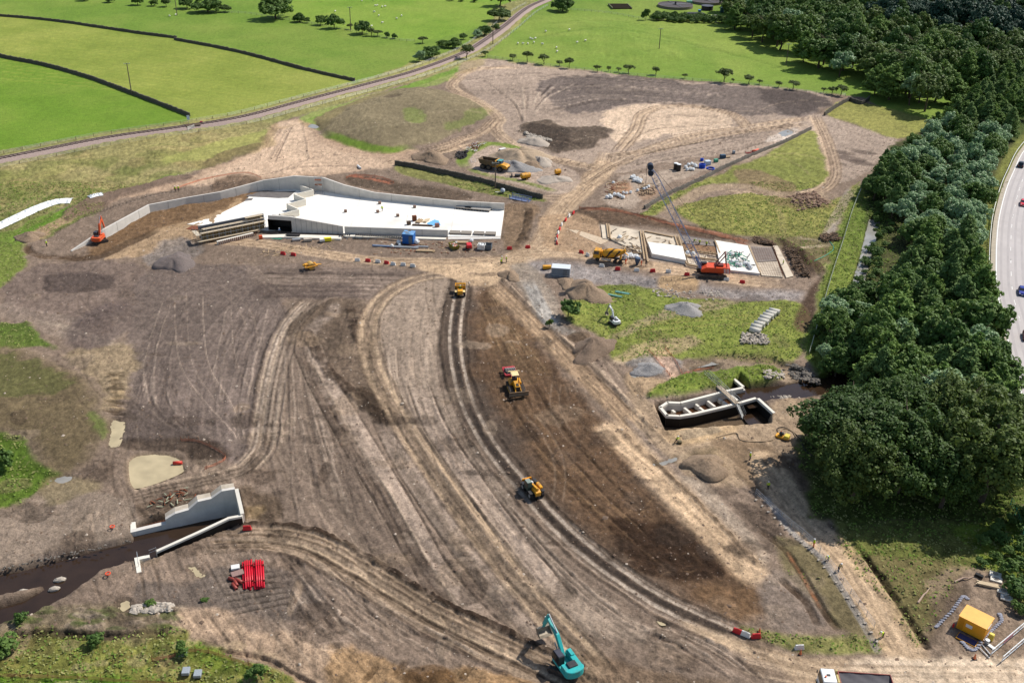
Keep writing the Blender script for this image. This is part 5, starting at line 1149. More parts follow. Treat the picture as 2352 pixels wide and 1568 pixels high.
# ================================================================== machines (all face +x)
def tracks(t, L, W, h, gap, shoe=.5, name='track'):
    for s in (-1, 1):
        m = MB(); r = h/2; pr = [(-L/2+r+r*math.cos(a), r+r*math.sin(a)) for a in np.linspace(PI/2, 3*PI/2, 7)]+[(L/2-r+r*math.cos(a), r+r*math.sin(a)) for a in np.linspace(-PI/2, PI/2, 7)]
        y = s*(gap/2); m.plate(pr, y-shoe/2, y+shoe/2)
        k = int((L-h)/.24)
        for i in range(k): x = -L/2+r+i*(L-h)/(k-1); m.box((x, y, h+.02), (.09, shoe+.04, .06)); m.box((x, y, .02), (.09, shoe+.04, .05))
        o = m.build(name, TRK, t)
        w = MB()
        for x in np.linspace(-L/2+r, L/2-r, 6): w.tube([(x, y+s*(shoe/2), r*.8), (x, y+s*(shoe/2+.03), r*.8)], r*.45, 8)
        w.build('roller', DGR, o)
def arm(prof, w, name, mt, t, bevel=.03): return MB().plate(prof, -w/2, w/2).build(name, mt, t, bevel=bevel)
def beamp(a, b, ha, hb, mid=None, hm=None):
    """side outline of a tapering beam from a to b in x,z"""
    a, b = Vector(a), Vector(b); d = (b-a).normalized(); n = Vector((-d.y, d.x)); P_ = []
    if mid: mid = Vector(mid); return [tuple(a+n*ha/2), tuple(mid+n*hm/2), tuple(b+n*hb/2), tuple(b-n*hb/2), tuple(mid-n*hm/2), tuple(a-n*ha/2)]
    return [tuple(a+n*ha/2), tuple(b+n*hb/2), tuple(b-n*hb/2), tuple(a-n*ha/2)]
def excavator(label, u, v, trk, up, mt, s=1.0, elbow=(3.1, 4.6), tip=(6.3, 4.4), wrist=(6.9, 1.6), cabm=None, stickm=None, bucketw=1.3, name='excavator', blade=False, flip=1, loc=None, cwm=None, text=None):
    t = thing(name, label, 'excavator', loc or P(u, v), trk, s=s); cabm = cabm or DGR; stickm = stickm or mt
    tracks(t, 4.3, 3, .9, 2.4, .6); MB().box((0, 0, .65), (2.2, 1.9, .5)).build('undercarriage', DGR, t); MB().tube([(0, 0, .85), (0, 0, 1.1)], .7, 16).build('slew_ring', DGR, t)
    parts = []
    body = MB(); body.prism([(1.5, -1.35), (1.5, 1.35), (-1.9, 1.35), (-2.3, 1.25), (-2.3, -1.25), (-1.9, -1.35)], 1.1, 1.5)
    body.prism([(1.3, -1.32), (1.3, -.5), (-.7, -.5), (-.7, 1.32), (-2.0, 1.32), (-2.0, -1.32)], 1.5, 2.25); body.box((.6, -.95, 2.35), (1.2, .6, .2))
    parts.append(body.build('body', mt, t, bevel=.06))
    cw = MB(); a = [(-1.75+.0, -1.38)]+[(-2.0-.75*math.cos(q), 1.38*math.sin(q)) for q in np.linspace(-PI/2, PI/2, 11)]+[(-1.75, 1.38)]; cw.prism(a, 1.15, 2.3); parts.append(cw.build('counterweight', cwm or mt, t, bevel=.08))
    en = MB(); en.box((-1.35, 0, 2.36), (1.0, 1.3, .26)); parts.append(en.build('engine_cover', DGR, t, bevel=.05))
    cb = MB(); cb.plate([(1.65, 1.5), (1.75, 2.1), (1.35, 3.0), (-.2, 3.0), (-.25, 1.5)], .42, 1.36); c = cb.build('cab', cabm, t, bevel=.05); parts.append(c)
    g = MB(); g.plate([(1.69, 2.05), (1.38, 2.85), (-.1, 2.85), (-.1, 1.9)], .40, 1.385); gl = g.build('cab_glass', GLS, c)
    MB().box((.55, .89, 3.03), (1.35, .85, .06)).build('cab_roof', M('cab_roof_grey', (60, 60, 70), .5), c, bevel=.02)
    foot = (.75, 1.75)
    bm = arm(beamp(foot, tip, .5, .32, elbow, .75), .5, 'boom', mt, t); parts.append(bm)
    back = (tip[0]-(wrist[0]-tip[0])*.22, tip[1]-(wrist[1]-tip[1])*.22)
    st = arm(beamp(back, wrist, .3, .24, (tip[0]+(wrist[0]-tip[0])*.2, tip[1]+(wrist[1]-tip[1])*.2), .6), .36, 'stick', stickm, t); parts.append(st)
    hy = MB(); e = Vector(elbow); hy.tube([(elbow[0], 0, elbow[1]+.45), (back[0], 0, back[1]+.15)], .1, 8)
    for y in (-.36, .36): hy.tube([(foot[0]+.5, y, foot[1]-.2), ((foot[0]+elbow[0])/2+.9, y, (foot[1]+elbow[1])/2)], .1, 8)
    hy.tube([(tip[0]*.8+wrist[0]*.2+.45, 0, tip[1]*.8+wrist[1]*.2), (wrist[0]+.3, 0, wrist[1]+.25)], .08, 8); parts.append(hy.build('hydraulic_cylinder', STEEL, t))
    x, z = wrist; bk = MB(); o_ = [(x-.15, z), (x+.25, z-.05), (x+.35, z-.4), (x+.15, z-.95), (x-.5, z-1.2), (x-1.0, z-1.05), (x-.95, z-1.0), (x-.45, z-1.1), (x+.07, z-.88), (x+.22, z-.4), (x, z-.15)]
    if flip < 0: o_ = [(2*x-a, b) for a, b in o_]
    bk.plate(o_, -bucketw/2, bucketw/2)
    for y in (-bucketw/2, bucketw/2-.05): q = [o_[1], o_[2], o_[3], o_[4], o_[5]]; bk.plate(q, y, y+.05)
    parts.append(bk.build('bucket', M('bucket_steel', (150, 138, 120), .5, .3, var=.3, dirt=.3), t))
    for p_ in parts: p_.rotation_euler.z = up-trk
    return t
tx = heading((1308, 1545), (1240, 1478))
excavator('turquoise tracked excavator with its wide bucket raised, bottom centre', 1300, 1538, heading((1330, 1540), (1258, 1512)), heading((1300, 1536), (1246, 1462)), TEAL, 1.04, elbow=(2.7, 3.9), tip=(5.3, 4.9), wrist=(6.3, 2.3), bucketw=2.0, flip=1)
excavator('bright orange excavator working against the grey retaining wall', 229, 556, heading((205, 560), (250, 550)), R_(88), ORG, .92, elbow=(1.8, 4.6), tip=(3.6, 5.9), wrist=(4.8, 1.8))
excavator('small white and red mini excavator on the grass with arm reaching left', 1411, 744, heading((1400, 742), (1424, 752)), heading((1411, 744), (1388, 722)), WHT, .62, elbow=(2.2, 4.6), tip=(4.9, 5.4), wrist=(6.6, 2.0), stickm=STEEL, name='mini_excavator', cabm=DGR)
def wheel(m, x, y, r, w, hubm=1, n=16):
    s = 1 if y > 0 else -1
    m.tube([(x, y-w/2*s, r), (x, y+w/2*s, r)], r, n, 0); m.tube([(x, y+w/2*s, r), (x, y+(w/2+.03)*s, r)], r*.55, n, hubm)
def wheels(t, L, hub):
    for x, y, r, w in L:
        m = MB(); m.tube([(x, y-w/2, r), (x, y+w/2, r)], r, 18); m.tube([(x, y-w/2+.03, r), (x, y+w/2-.03, r)], r*1.02, 18); o = m.build('wheel', BLK, t)
        s = 1 if y > 0 else -1; MB().tube([(x, y+s*w/2*.9, r), (x, y+s*(w/2+.03), r)], r*.52, 14).build('rim', hub, o)
def bulldozer():
    t = thing('bulldozer', 'yellow bulldozer with a pale cab roof pulling a red roller', 'bulldozer', P(1184, 893), heading((1176, 862), (1194, 905)), s=1.0)
    tracks(t, 4.4, 3, .95, 2.5, .75)
    MB().plate([(-.2, .8), (2.2, .8), (2.3, 1.9), (.2, 2.05), (-.2, 1.9)], -.52, .52).build('engine_hood', YEL_, t, bevel=.06)
    MB().box((2.33, 0, 1.35), (.06, .8, .9)).build('radiator_grille', DGR, t); MB().box((1.7, 0, 2.02), (.9, .5, .06)).build('hood_vent', DGR, t)
    m = MB(); m.box((-1.1, 0, 1.2), (1.9, 1.7, .8)); [m.box((-.9, s*1.05, 1.25), (1.9, .35, .55)) for s in (-1, 1)]; m.build('body', YEL_, t, bevel=.06)
    m = MB(); [m.box((x, y, 2.2), (.1, .1, 1.5)) for x in (-1.8, -.35) for y in (-.7, .7)]; m.box((-1.05, 0, 1.9), (.9, .9, .6)); m.build('roll_frame', DGR, t)
    MB().box((-1.1, 0, 3.0), (1.7, 1.6, .12), top=(.85, .85)).build('cab_roof', M('cream_roof', (232, 208, 150), .5), t, bevel=.04); MB().box((-2.05, 0, 3.02), (.18, 2.4, .14)).build('roof_bar', M('cream_roof', 0), t)
    m = MB(); m.plate([(3.1, .05), (3.35, .4), (3.25, .9), (3.5, 1.35), (3.38, 1.38), (3.12, .9), (3.2, .4), (2.98, .08)], -2.0, 2.0); m.build('blade', M('muddy_blade', (130, 108, 84), .7, var=.3, dirt=.5), t)
    m = MB(); [m.tube([(-.4, s*1.62, .5), (3.15, s*1.62, .5)], .1, 6) for s in (-1, 1)]; [m.tube([(2.0, s*.45, 1.6), (3.2, s*.7, .8)], .08, 6) for s in (-1, 1)]; m.each('push_arm', YEL_, t)
    MB().tube([(1.2, .3, 1.9), (1.2, .3, 2.9)], .07, 8).build('exhaust', DGR, t)
    person(0, 0, 0, 'sit', 'driver seated under the roof of the yellow bulldozer', jm=M('dull_red_jacket', (150, 60, 40), .8), hat=True, loc=t.matrix_basis @ Vector((-1.2, 0, 1.25))).rotation_euler.z = t.rotation_euler.z
bulldozer()
def pad_roller():
    t = thing('towed_roller', 'red towed roller with rows of steel feet behind the bulldozer', 'roller', P(1171, 862), heading((1166, 848), (1180, 880)), s=1.0)
    m = MB(); m.box((0, 1.25, .95), (2.9, .22, .4)); m.box((0, -1.25, .95), (2.9, .22, .4)); m.box((1.45, 0, .95), (.3, 2.7, .4)); m.box((-1.45, 0, 1.0), (.45, 2.7, .45)); m.build('frame', M('dull_red_paint', (196, 58, 66), .5, var=.2, dirt=.3), t, bevel=.03)
    d = MB(); d.tube([(0, -1.1, .85), (0, 1.1, .85)], .78, 24); dr = d.build('drum', DGR, t)
    f = MB()
    for i in range(14):
        a = 2*PI*i/14
        for j in range(6): y = -.92+j*.36+(i % 2)*.18; c, s = math.cos(a), math.sin(a); f.tube([(c*.76, y, .85+s*.76), (c*.93, y, .85+s*.93)], [.11, .07], 6)
    f.each('steel_feet', M('polished_feet', (205, 200, 190), .4, .5), dr)
    MB().plate([(1.5, .8), (2.7, .6), (2.7, .75), (1.5, 1.1)], -.15, .15).build('drawbar', M('dull_red_paint', 0), t)
pad_roller()
def telehandler():
    t = thing('telehandler', 'yellow telehandler on the light wheel ruts with forks facing away', 'telehandler', P(1223, 1131), heading((1236, 1146), (1206, 1106)), s=1.06)
    wheels(t, [(x, s*.98, .62, .45) for x in (1.35, -1.35) for s in (-1, 1)], M('grey_rim', (150, 146, 140), .6, dirt=.4))
    MB().box((0, 0, .85), (4.1, 1.1, .5)).build('chassis', DGR, t, bevel=.04)
    MB().plate([(-2.1, .7), (-2.2, 1.5), (-1.6, 1.75), (.3, 1.35), (.3, .9)], -.5, .45).build('body', YEL_, t, bevel=.06)
    MB().box((-.45, -.98, 1.35), (1.6, .55, .75)).build('engine_cover', YEL_, t, bevel=.08)
    m = MB(); m.plate([(1.0, .9), (1.1, 1.6), (.75, 2.45), (-.4, 2.45), (-.6, 1.7), (-.5, .9)], .32, 1.12); c = m.build('cab', M('green_grey_cab', (56, 70, 60), .5), t, bevel=.04)
    MB().plate([(1.04, 1.6), (.74, 2.3), (-.35, 2.3), (-.5, 1.65)], .3, 1.14).build('cab_glass', GLS, c); MB().box((.18, .72, 2.48), (1.1, .78, .06)).build('cab_roof', M('mesh_roof', (130, 140, 128), .5), c)
    arm(beamp((-1.9, 1.95), (2.1, 1.25), .38, .3), .36, 'boom', YEL_, t); arm(beamp((.2, 1.75), (.8, 1.6), .5, .5), .5, 'boom_collar', WHT, t)
    m = MB(); m.box((2.35, 0, .95), (.2, 1.7, .9)); m.plate([(2.1, 1.4), (2.5, 1.3), (2.5, .9), (2.1, 1.0)], -.35, .35); m.build('carriage', M('deep_yellow', (232, 150, 20), .45), t, bevel=.03)
    m = MB(); [m.box((3.05, y, .5), (1.2, .14, .06)) for y in (-.45, .45)]; m.each('fork', STEEL, t)
    m = MB(); [m.box((x, s*1.05, 1.3), (1.0, .5, .05)) for x in (1.35, -1.35) for s in (-1, 1)]; m.each('mudguard', DGR, t)
telehandler()
def dumper():
    t = thing('site_dumper', 'small yellow dumper driven away along the ruts below the junction', 'dumper', P(1057, 675), R_(92), s=1.12)
    wheels(t, [(x, s*.95, .5, .42) for x in (1.1, -1.0) for s in (-1, 1)], YEL_)
    MB().box((-1.0, 0, 1.0), (1.3, 1.1, .9)).build('engine_cover', YEL_, t, bevel=.06); m = MB(); [m.box((-1.0, s*.85, 1.15), (1.0, .5, .08)) for s in (-1, 1)]; m.each('mudguard', M('pale_yellow2', (236, 206, 140), .5), t)
    MB().box((0, 0, .7), (2.6, .8, .3)).build('chassis', DGR, t)
    m = MB(); m.plate([(.45, 1.75), (.7, .8), (1.6, .7), (2.35, 1.55), (2.25, 1.55), (1.55, .8), (.78, .9), (.55, 1.75)], -1.1, 1.1); [m.plate([(.45, 1.75), (.7, .8), (1.6, .7), (2.35, 1.55)], s*1.1-.03, s*1.1+.03) for s in (-1, 1)]; m.build('skip', YEL_, t)
    MB().plate([(.8, 1.0), (1.55, .95), (1.9, 1.35), (.7, 1.4)], -1.0, 1.0).build('soil_load', SOIL, t)
    m = MB(); m.box((-.1, 0, 1.15), (.5, .5, .3)); m.box((-.35, 0, 1.45), (.12, .5, .5)); m.build('seat', DGR, t)
    m = MB(); [m.tube([(-.45, s*.5, 1.2), (-.45, s*.5, 2.6)], .05, 6) for s in (-1, 1)]; m.tube([(-.45, -.5, 2.6), (-.45, .5, 2.6)], .05, 6); m.build('roll_bar', YEL_, t)
    d = person(0, 0, R_(92), 'sit', 'driver in yellow jacket and white helmet on the small dumper', loc=t.matrix_basis @ Vector((-.15, 0, .62)))
dumper()
def towed_drum():
    t = thing('towed_drum_roller', 'yellow framed towed roller parked on the graded dirt below the basin', 'roller', P(713, 617), heading((700, 622), (730, 616)), s=1.15)
    m = MB(); m.box((0, .95, .8), (2.6, .2, .3)); m.box((0, -.95, .8), (2.6, .2, .3)); m.box((1.3, 0, .8), (.3, 2.1, .3)); m.box((-1.3, 0, .8), (.3, 2.1, .3)); m.box((-.9, 0, 1.1), (.8, .8, .5)); m.plate([(1.3, .7), (2.6, .5), (2.6, .62), (1.3, .9)], -.15, .15); m.build('frame', YEL_, t, bevel=.03)
    MB().tube([(.1, -.85, .78), (.1, .85, .78)], .75, 20).build('drum', M('ochre_drum', (200, 160, 84), .5, .2, dirt=.3), t)
towed_drum()
def cab_part(t, x0, x1, w, z0, z1, mt, name='cab'):
    c = MB().plate([(x0, z0), (x1, z0), (x1+.05, z0+(z1-z0)*.5), (x1-.15, z1), (x0, z1)], -w/2, w/2).build(name, mt, t, bevel=.06); zm = z0+(z1-z0)*.52
    MB().plate([(x1+.06, zm), (x1-.1, z1-.2), (x1-.14, z1-.2), (x1+.0, zm)], -w/2+.12, w/2-.12).build('windscreen', GLS, c)
    MB().plate([(x1-.1, zm), (x1-.25, z1-.2), (x0+.35, z1-.2), (x0+.35, zm)], -w/2-.01, w/2+.01).build('side_window', GLS, c)
    MB().box((x1+.08, 0, z0+.15), (.12, w, .3)).build('bumper', DGR, c, bevel=.03)
    m = MB(); [m.box((x1+.1, s*(w/2-.28), z0+.42), (.06, .3, .18)) for s in (-1, 1)]; m.each('headlight', M('headlight', (230, 230, 225), .2), c)
    m = MB(); [m.box((x1+.1, s*(w/2+.2), zm+.3), (.1, .2, .5)) for s in (-1, 1)]; m.each('mirror', DGR, c)
    return c
def mixer():
    t = thing('mixer_truck', 'yellow concrete mixer truck with black spiral stripes on its drum', 'mixer truck', P(1399, 599), heading((1428, 603), (1372, 596)), s=1.0)
    wheels(t, [(x, s*1.05, .5, .34) for x in (2.9, -1.7, -3.05) for s in (-1, 1)], DGR); MB().box((-.2, 0, .95), (8.2, .9, .3)).build('chassis', DGR, t)
    m = MB(); [m.box((.6, s*1.0, .7), (2.6, .3, .4)) for s in (-1, 1)]; m.each('side_rail', STEEL, t)
    cab_part(t, 2.3, 4.1, 2.3, .7, 2.95, YEL_)
    ax = [(2.0, 2.0, .55), (1.3, 2.05, 1.05), (.2, 2.2, 1.22), (-1.2, 2.4, 1.2), (-2.6, 2.75, .85), (-3.7, 3.05, .5)]
    m = MB(); n = 40; k = 24
    pts = []; xs = np.linspace(0, 5, k); rr = []
    for q in xs: i = min(int(q), 4); f = q-i; pts.append((ax[i][0]*(1-f)+ax[i+1][0]*f, 0, ax[i][1]*(1-f)+ax[i+1][1]*f)); rr.append(ax[i][2]*(1-f)+ax[i+1][2]*f)
    m.tube(pts, rr, n)
    for i in range(k-1):
        for j in range(n):
            if 5 < i < 20 and ((j/n*3+i*.13) % 1.0) < .27: m.m[i*n+j] = 1
    m.build('drum', [YEL_, M('black_stripe', (24, 22, 20), .45)], t, smooth=True)
    m = MB(); m.box((2.0, 0, 1.9), (.3, 1.4, 1.5)); m.box((-3.0, 0, 1.6), (.3, 1.5, 1.5)); m.each('drum_pedestal', YEL_, t, bevel=.03)
    m = MB(); m.tube([(-3.6, 0, 3.6), (-4.0, 0, 3.0)], [.55, .35], 12); m.plate([(-3.9, 3.0), (-4.9, 2.2), (-4.9, 2.05), (-3.9, 2.8)], -.25, .25); m.build('discharge_chute', YEL_, t)
    m = MB(); [m.tube([(-3.9, s*.6, .8), (-3.9, s*.6, 3.2)], .04, 5) for s in (-1, 1)]; [m.tube([(-3.9, -.6, z), (-3.9, .6, z)], .03, 5) for z in (1.2, 1.7, 2.2, 2.7)]; m.build('ladder', STEEL, t)
mixer()
def dump_truck():
    t = thing('articulated_dump_truck', 'yellow articulated dump truck with a dark open body among gravel heaps', 'dump truck', P(1137, 390), heading((1112, 384), (1163, 393)), s=1.1)
    wheels(t, [(x, s*1.2, .85, .6) for x in (2.2, -1.5, -3.4) for s in (-1, 1)], M('brown_rim', (96, 82, 66), .7)); MB().box((-.8, 0, 1.15), (6.6, 1.0, .5)).build('chassis', YEL_, t)
    m = MB(); m.plate([(1.5, 1.2), (4.3, 1.1), (4.4, 1.7), (3.9, 2.1), (2.2, 2.35), (1.5, 2.35)], -1.15, 1.15); m.build('bonnet', YEL_, t, bevel=.1); MB().box((4.42, 0, 1.35), (.06, 1.5, .5)).build('grille', DGR, t)
    m = MB(); m.plate([(.9, 1.9), (2.5, 1.9), (2.3, 3.1), (1.0, 3.15)], -.75, .85); c = m.build('cab', M('cab_blue_grey', (60, 74, 92), .4), t, bevel=.04); MB().box((1.6, .05, 3.18), (1.7, 1.8, .1)).build('cab_roof', M('teal_edge', (80, 150, 150), .5), c)
    m = MB(); body = [(-4.9, 3.0), (-4.3, 1.7), (.0, 1.35), (.7, 2.0), (.75, 3.0), (.62, 3.0), (.55, 2.1), (-.1, 1.55), (-4.15, 1.9), (-4.75, 3.0)]
    m.plate(body, -1.4, 1.4); [m.plate([(-4.9, 3.0), (-4.3, 1.7), (.0, 1.35), (.7, 2.0), (.75, 3.05)], s*1.4-.05, s*1.4+.05) for s in (-1, 1)]; m.build('dump_body', M('worn_dump_body', (104, 84, 56), .7, var=.3, dirt=.5), t)
    MB().box((.75, 0, 3.1), (.3, 2.8, .3)).build('headboard', YEL_, t)
dump_truck()
def tipper():
    t = thing('tipper_lorry', 'white cabbed tipper lorry with a sheeted dark body at the bottom edge', 'lorry', P(1962, 1592), heading((2010, 1592), (1880, 1583)), s=1.0)
    wheels(t, [(x, s*1.1, .52, .34) for x in (3.6, 1.9, -1.9, -3.2) for s in (-1, 1)], STEEL); MB().box((0, 0, .95), (9.0, .9, .3)).build('chassis', DGR, t)
    c = cab_part(t, 3.0, 4.95, 2.4, .7, 3.1, WHT); MB().box((3.95, .0, 3.14), (.45, .3, .07)).build('roof_hatch', DGR, c); MB().tube([(4.4, .35, 3.1), (4.4, .35, 3.3)], .12, 8).build('beacon', M('amber', (230, 110, 30), .3), c)
    m = MB(); z0, z1 = 1.15, 2.75
    m.box((-1.1, 0, z0), (7.0, 2.4, .12)); [m.box((-1.1, s*1.2, (z0+z1)/2), (7.0, .1, z1-z0)) for s in (-1, 1)]; [m.box((x, 0, (z0+z1)/2), (.1, 2.4, z1-z0)) for x in (2.4, -4.6)]; m.build('tipper_body', M('red_brown_body', (150, 74, 62), .5, var=.2, dirt=.3), t)
    g = 14; v = [(-4.55+6.9*i/g, -1.13+2.26*j/8, 2.6-.28*math.sin(PI*j/8)+.05*math.sin(i*1.3+j)) for i in range(g+1) for j in range(9)]
    MB().add(v, [(i*9+j, (i+1)*9+j, (i+1)*9+j+1, i*9+j+1) for i in range(g) for j in range(8)]).build('load_sheet', M('dark_sheet', (72, 68, 72), .7, var=.15), t, smooth=True)
    m = MB(); m.tube([(2.7, -.9, 1.2), (2.7, -.9, 3.2)], .15, 8); m.box((2.65, .2, 2.4), (.25, 1.4, .9)); m.build('crane_post', M('muddy_yellow', (190, 170, 110), .6), t)
tipper()
def crane():
    foot = (1610, 606); A = G(1632, 633); 
    rz = R_(176); t = thing('crawler_crane', 'orange crawler crane with a long dark blue lattice boom', 'crane', P(1634, 633), rz)
    tracks(t, 7.4, 3, 1.15, 4.2, .9); MB().box((0, 0, .9), (2.8, 3.4, .7)).build('undercarriage', DGR, t)
    m = MB(); m.plate([(2.9, 1.5), (2.9, 2.2), (1.6, 2.9), (-3.6, 2.9), (-3.6, 1.45)], -1.6, 1.6); m.build('house', M('crane_orange', (216, 76, 30), .45, var=.12, dirt=.2), t, bevel=.06)
    m = MB(); m.box((-3.9, 0, 2.15), (.75, 3.3, 1.5)); cw = m.build('counterweight', M('crane_orange2', (206, 86, 60), .5), t, bevel=.05)
    s = MB(); [s.plate([(-4.1+k*.36, 1.45), (-3.95+k*.36, 1.45), (-3.75+k*.36, 2.75), (-3.9+k*.36, 2.75)], 1.665, 1.68) for k in range(4)]; s.build('warning_stripe', WHT, cw)
    m = MB(); m.plate([(3.2, 1.5), (3.25, 2.4), (2.8, 3.2), (1.4, 3.2), (1.4, 1.5)], -1.7, -.6); c = m.build('cab', DGR, t, bevel=.04); MB().plate([(3.26, 2.0), (2.85, 3.0), (1.6, 3.0), (1.6, 2.0)], -1.72, -.58).build('cab_glass', GLS, c)
    m = MB(); [m.tube([(-.6, y, 2.9), (-2.8, y, 6.2)], .14, 6) for y in (-1, 1)]; [m.tube([(-3.4, y, 2.9), (-2.8, y, 6.2)], .11, 6) for y in (-1, 1)]; m.tube([(-2.8, -1.1, 6.2), (-2.8, 1.1, 6.2)], .18, 6); m.box((-1.6, 0, 3.1), (2.0, 1.6, .5)); m.build('gantry', M('dark_red_steel', (112, 44, 36), .6), t)
    # boom
    best = None
    for h in np.arange(10, 60, .5):
        q = G(1492, 383, h); l = Vector((q[0]-A[0], q[1]-A[1])); ang = abs(((math.atan2(l.y, l.x)-rz+PI) % (2*PI))-PI)
        if best is None or ang < best[0]: best = (ang, h, q)
    h, q = best[1], best[2]; print('boom tip', best)
    iv = t.matrix_basis.inverted() @ Vector((q[0], q[1], h)); a = Vector((2.7, 0, 1.9)); L = (iv-a).length; d = (iv-a)/L
    sd = d.cross(Vector((0, 0, 1))).normalized(); up = sd.cross(d)
    m = MB(); n = int(L/1.7); 
    def sec(f): w = .75*min(1, .35+f*7, .35+(1-f)*6); c_ = a+d*L*f; return [c_+sd*w*x+up*w*y for x, y in ((-1, -1), (1, -1), (1, 1), (-1, 1))]
    prev = sec(0.0)
    for i in range(1, n+1):
        cur = sec(i/n)
        for j in range(4):
            m.tube([prev[j], cur[j]], .055, 5); m.tube([cur[j], cur[(j+1) % 4]], .028, 4, cap=False); m.tube([prev[j], cur[(j+1) % 4]] if i % 2 else [prev[(j+1) % 4], cur[j]], .028, 4, cap=False)
        prev = cur
    b = m.build('boom', NAVY, t)
    m = MB(); m.tube([a+d*.2-sd*.9, a+d*3.2-sd*.9], [.2, .35], 6); m.tube([a+d*.2+sd*.9, a+d*3.2+sd*.9], [.2, .35], 6); m.each('boom_foot', NAVY, b)
    hd = MB(); e = a+d*L; [hd.tube([e+sd*(-.9+.45*k)+up*.2, e+sd*(-.6+.45*k)+up*.2], .75, 14) for k in range(4)]; hd.tube([e-d*1.5+sd*-.7-up*.4, e-d*1.5+sd*.7-up*.4], .7, 12); hd.build('boom_head', M('navy_dark', (34, 44, 66), .5), b)
    m = MB(); [m.tube([Vector((-2.8, y, 6.2)), a+d*L*.97+up*.8], .022, 4) for y in (-.8, .8)]; m.tube([e-up*.5+d*.5, Vector((e.x+.5, e.y, e.z-6))], .04, 4); m.build('pendant_rope', DGR, t)
crane()
# ================================================================== highway
def highway():
    ln = cr(ROADL, 5); W = 15.0
    def rib(name, o0, o1, z, mt, parent=None):
        a = offl(ln, -o0, False); b = offl(ln, -o1, False); n = len(a)
        return MB().add([(*XY(*p), z) for p in a]+[(*XY(*p), z) for p in b], [(i, i+1, n+i+1, n+i) for i in range(n-1)])
    t0 = rib('h', 0, W, .12, None).v[0]
    sgn = 1 if G(*offl([(2280, 592), (2281, 666)], -2, False)[0])[0] > G(2280, 592)[0] else -1
    q = lambda a, b, z: rib('', a*sgn, b*sgn, z, None)
    def up(mb): mb.f = [f[::-1] for f in mb.f] if sgn > 0 else mb.f; return mb
    setting('road', up(q(0, W, .30)), M('highway_asphalt', (182, 174, 169), .85, var=.10, scale=.15, spec=.15))
    setting('road_edge_strip', up(q(-.5, .6, .31)), M('edge_gravel', (170, 158, 138), .9, var=.2))
    WL = M('road_paint', (236, 234, 226), .7, var=.1)
    setting('edge_line', up(q(.75, .95, .316)), WL); setting('centre_line', up(q(7.9, 8.1, .316)), WL)
    WP = M('tyre_darkened_asphalt', (168, 160, 156), .85, var=.08, scale=.2)
    for o_ in (1.7, 3.4, 5.2, 6.9): setting('wheel_path', up(q(o_, o_+.6, .306)), WP)
    m = MB(); a = offl(ln, -4.4*sgn, False)
    acc = 0
    for i in range(len(a)-1):
        p0, p1 = Vector(XY(*a[i])), Vector(XY(*a[i+1])); L = (p1-p0).length; k = 0.0
        while k < L:
            if ((acc+k) % 9) < 3: f = k/L; c = p0.lerp(p1, f); m.box((c.x, c.y, .314), (1.0, .12, .004), R=math.atan2((p1-p0).y, (p1-p0).x))
            k += 1.0
        acc += L
    setting('lane_dashes', m, WL)
    # steel barrier
    b = offl(ln, 1.0*sgn, False); pts = [Vector((*XY(*p), .95)) for p in b]
    t = thing('crash_barrier', 'grey steel crash barrier along the verge of the curved highway', 'crash barrier', pts[0])
    MB().tube([p-pts[0] for p in pts], .11, 5).build('rail', M('barrier_steel', (196, 196, 190), .5, .3), t)
    m = MB(); 
    for i in range(0, len(pts)-1): 
        for k in range(2): p = pts[i].lerp(pts[i+1], k/2)-pts[0]; m.box((p.x, p.y, -.5), (.12, .12, 1.0))
    m.each('post', STEEL, t)
highway()
def car(label, u, v, rz, col, z=.32, suv=False, name='car'):
    mt = M('car_paint_%d_%d_%d' % col, col, .28, .2, var=.03, spec=.6); t = thing(name, label, 'car', (*XY(u, v, z), z), rz); h = 1.75 if suv else 1.42
    MB().plate([(-2.15, .3), (-2.2, .75), (-2.0, .95), (1.0, .95), (2.0, .8), (2.15, .55), (2.1, .28)], -.88, .88).build('body', mt, t, bevel=.09)
    MB().plate([(-1.9, .93), (-1.5, h-.06), (.1, h-.06), (.95, .93)], -.74, .74).build('cabin_glass', GLS, t, bevel=.05); MB().plate([(-1.5, h-.08), (-1.4, h), (.0, h), (.12, h-.08)], -.7, .7).build('roof', mt, t, bevel=.03)
    wheels(t, [(x, s*.82, .33, .22) for x in (1.3, -1.3) for s in (-1, 1)], STEEL)
    m = MB(); [m.box((2.08, s*.62, .66), (.1, .35, .16)) for s in (-1, 1)]; m.each('headlight', M('headlight', (230, 230, 225), .2), t)
    m = MB(); [m.box((-2.17, s*.66, .75), (.06, .3, .16)) for s in (-1, 1)]; m.each('tail_light', M('tail_light', (150, 20, 20), .3), t)
    MB().box((2.16, 0, .42), (.04, .5, .12)).build('number_plate', WHT, t)
    return t
car('black four by four with a pale bonnet edge, highest car on the road', 2344, 382, heading((2349, 350), (2338, 400))+PI, (30, 32, 40), suv=True)
car('bright red car on the curved highway', 2350, 470, heading((2350, 440), (2345, 490)), (214, 44, 58)); car('deep blue car on the curved highway', 2347, 673, heading((2344, 640), (2346, 700)), (24, 46, 140))
car('dark red car at the right edge of the photo', 2358, 776, heading((2352, 740), (2360, 800)), (110, 26, 40))
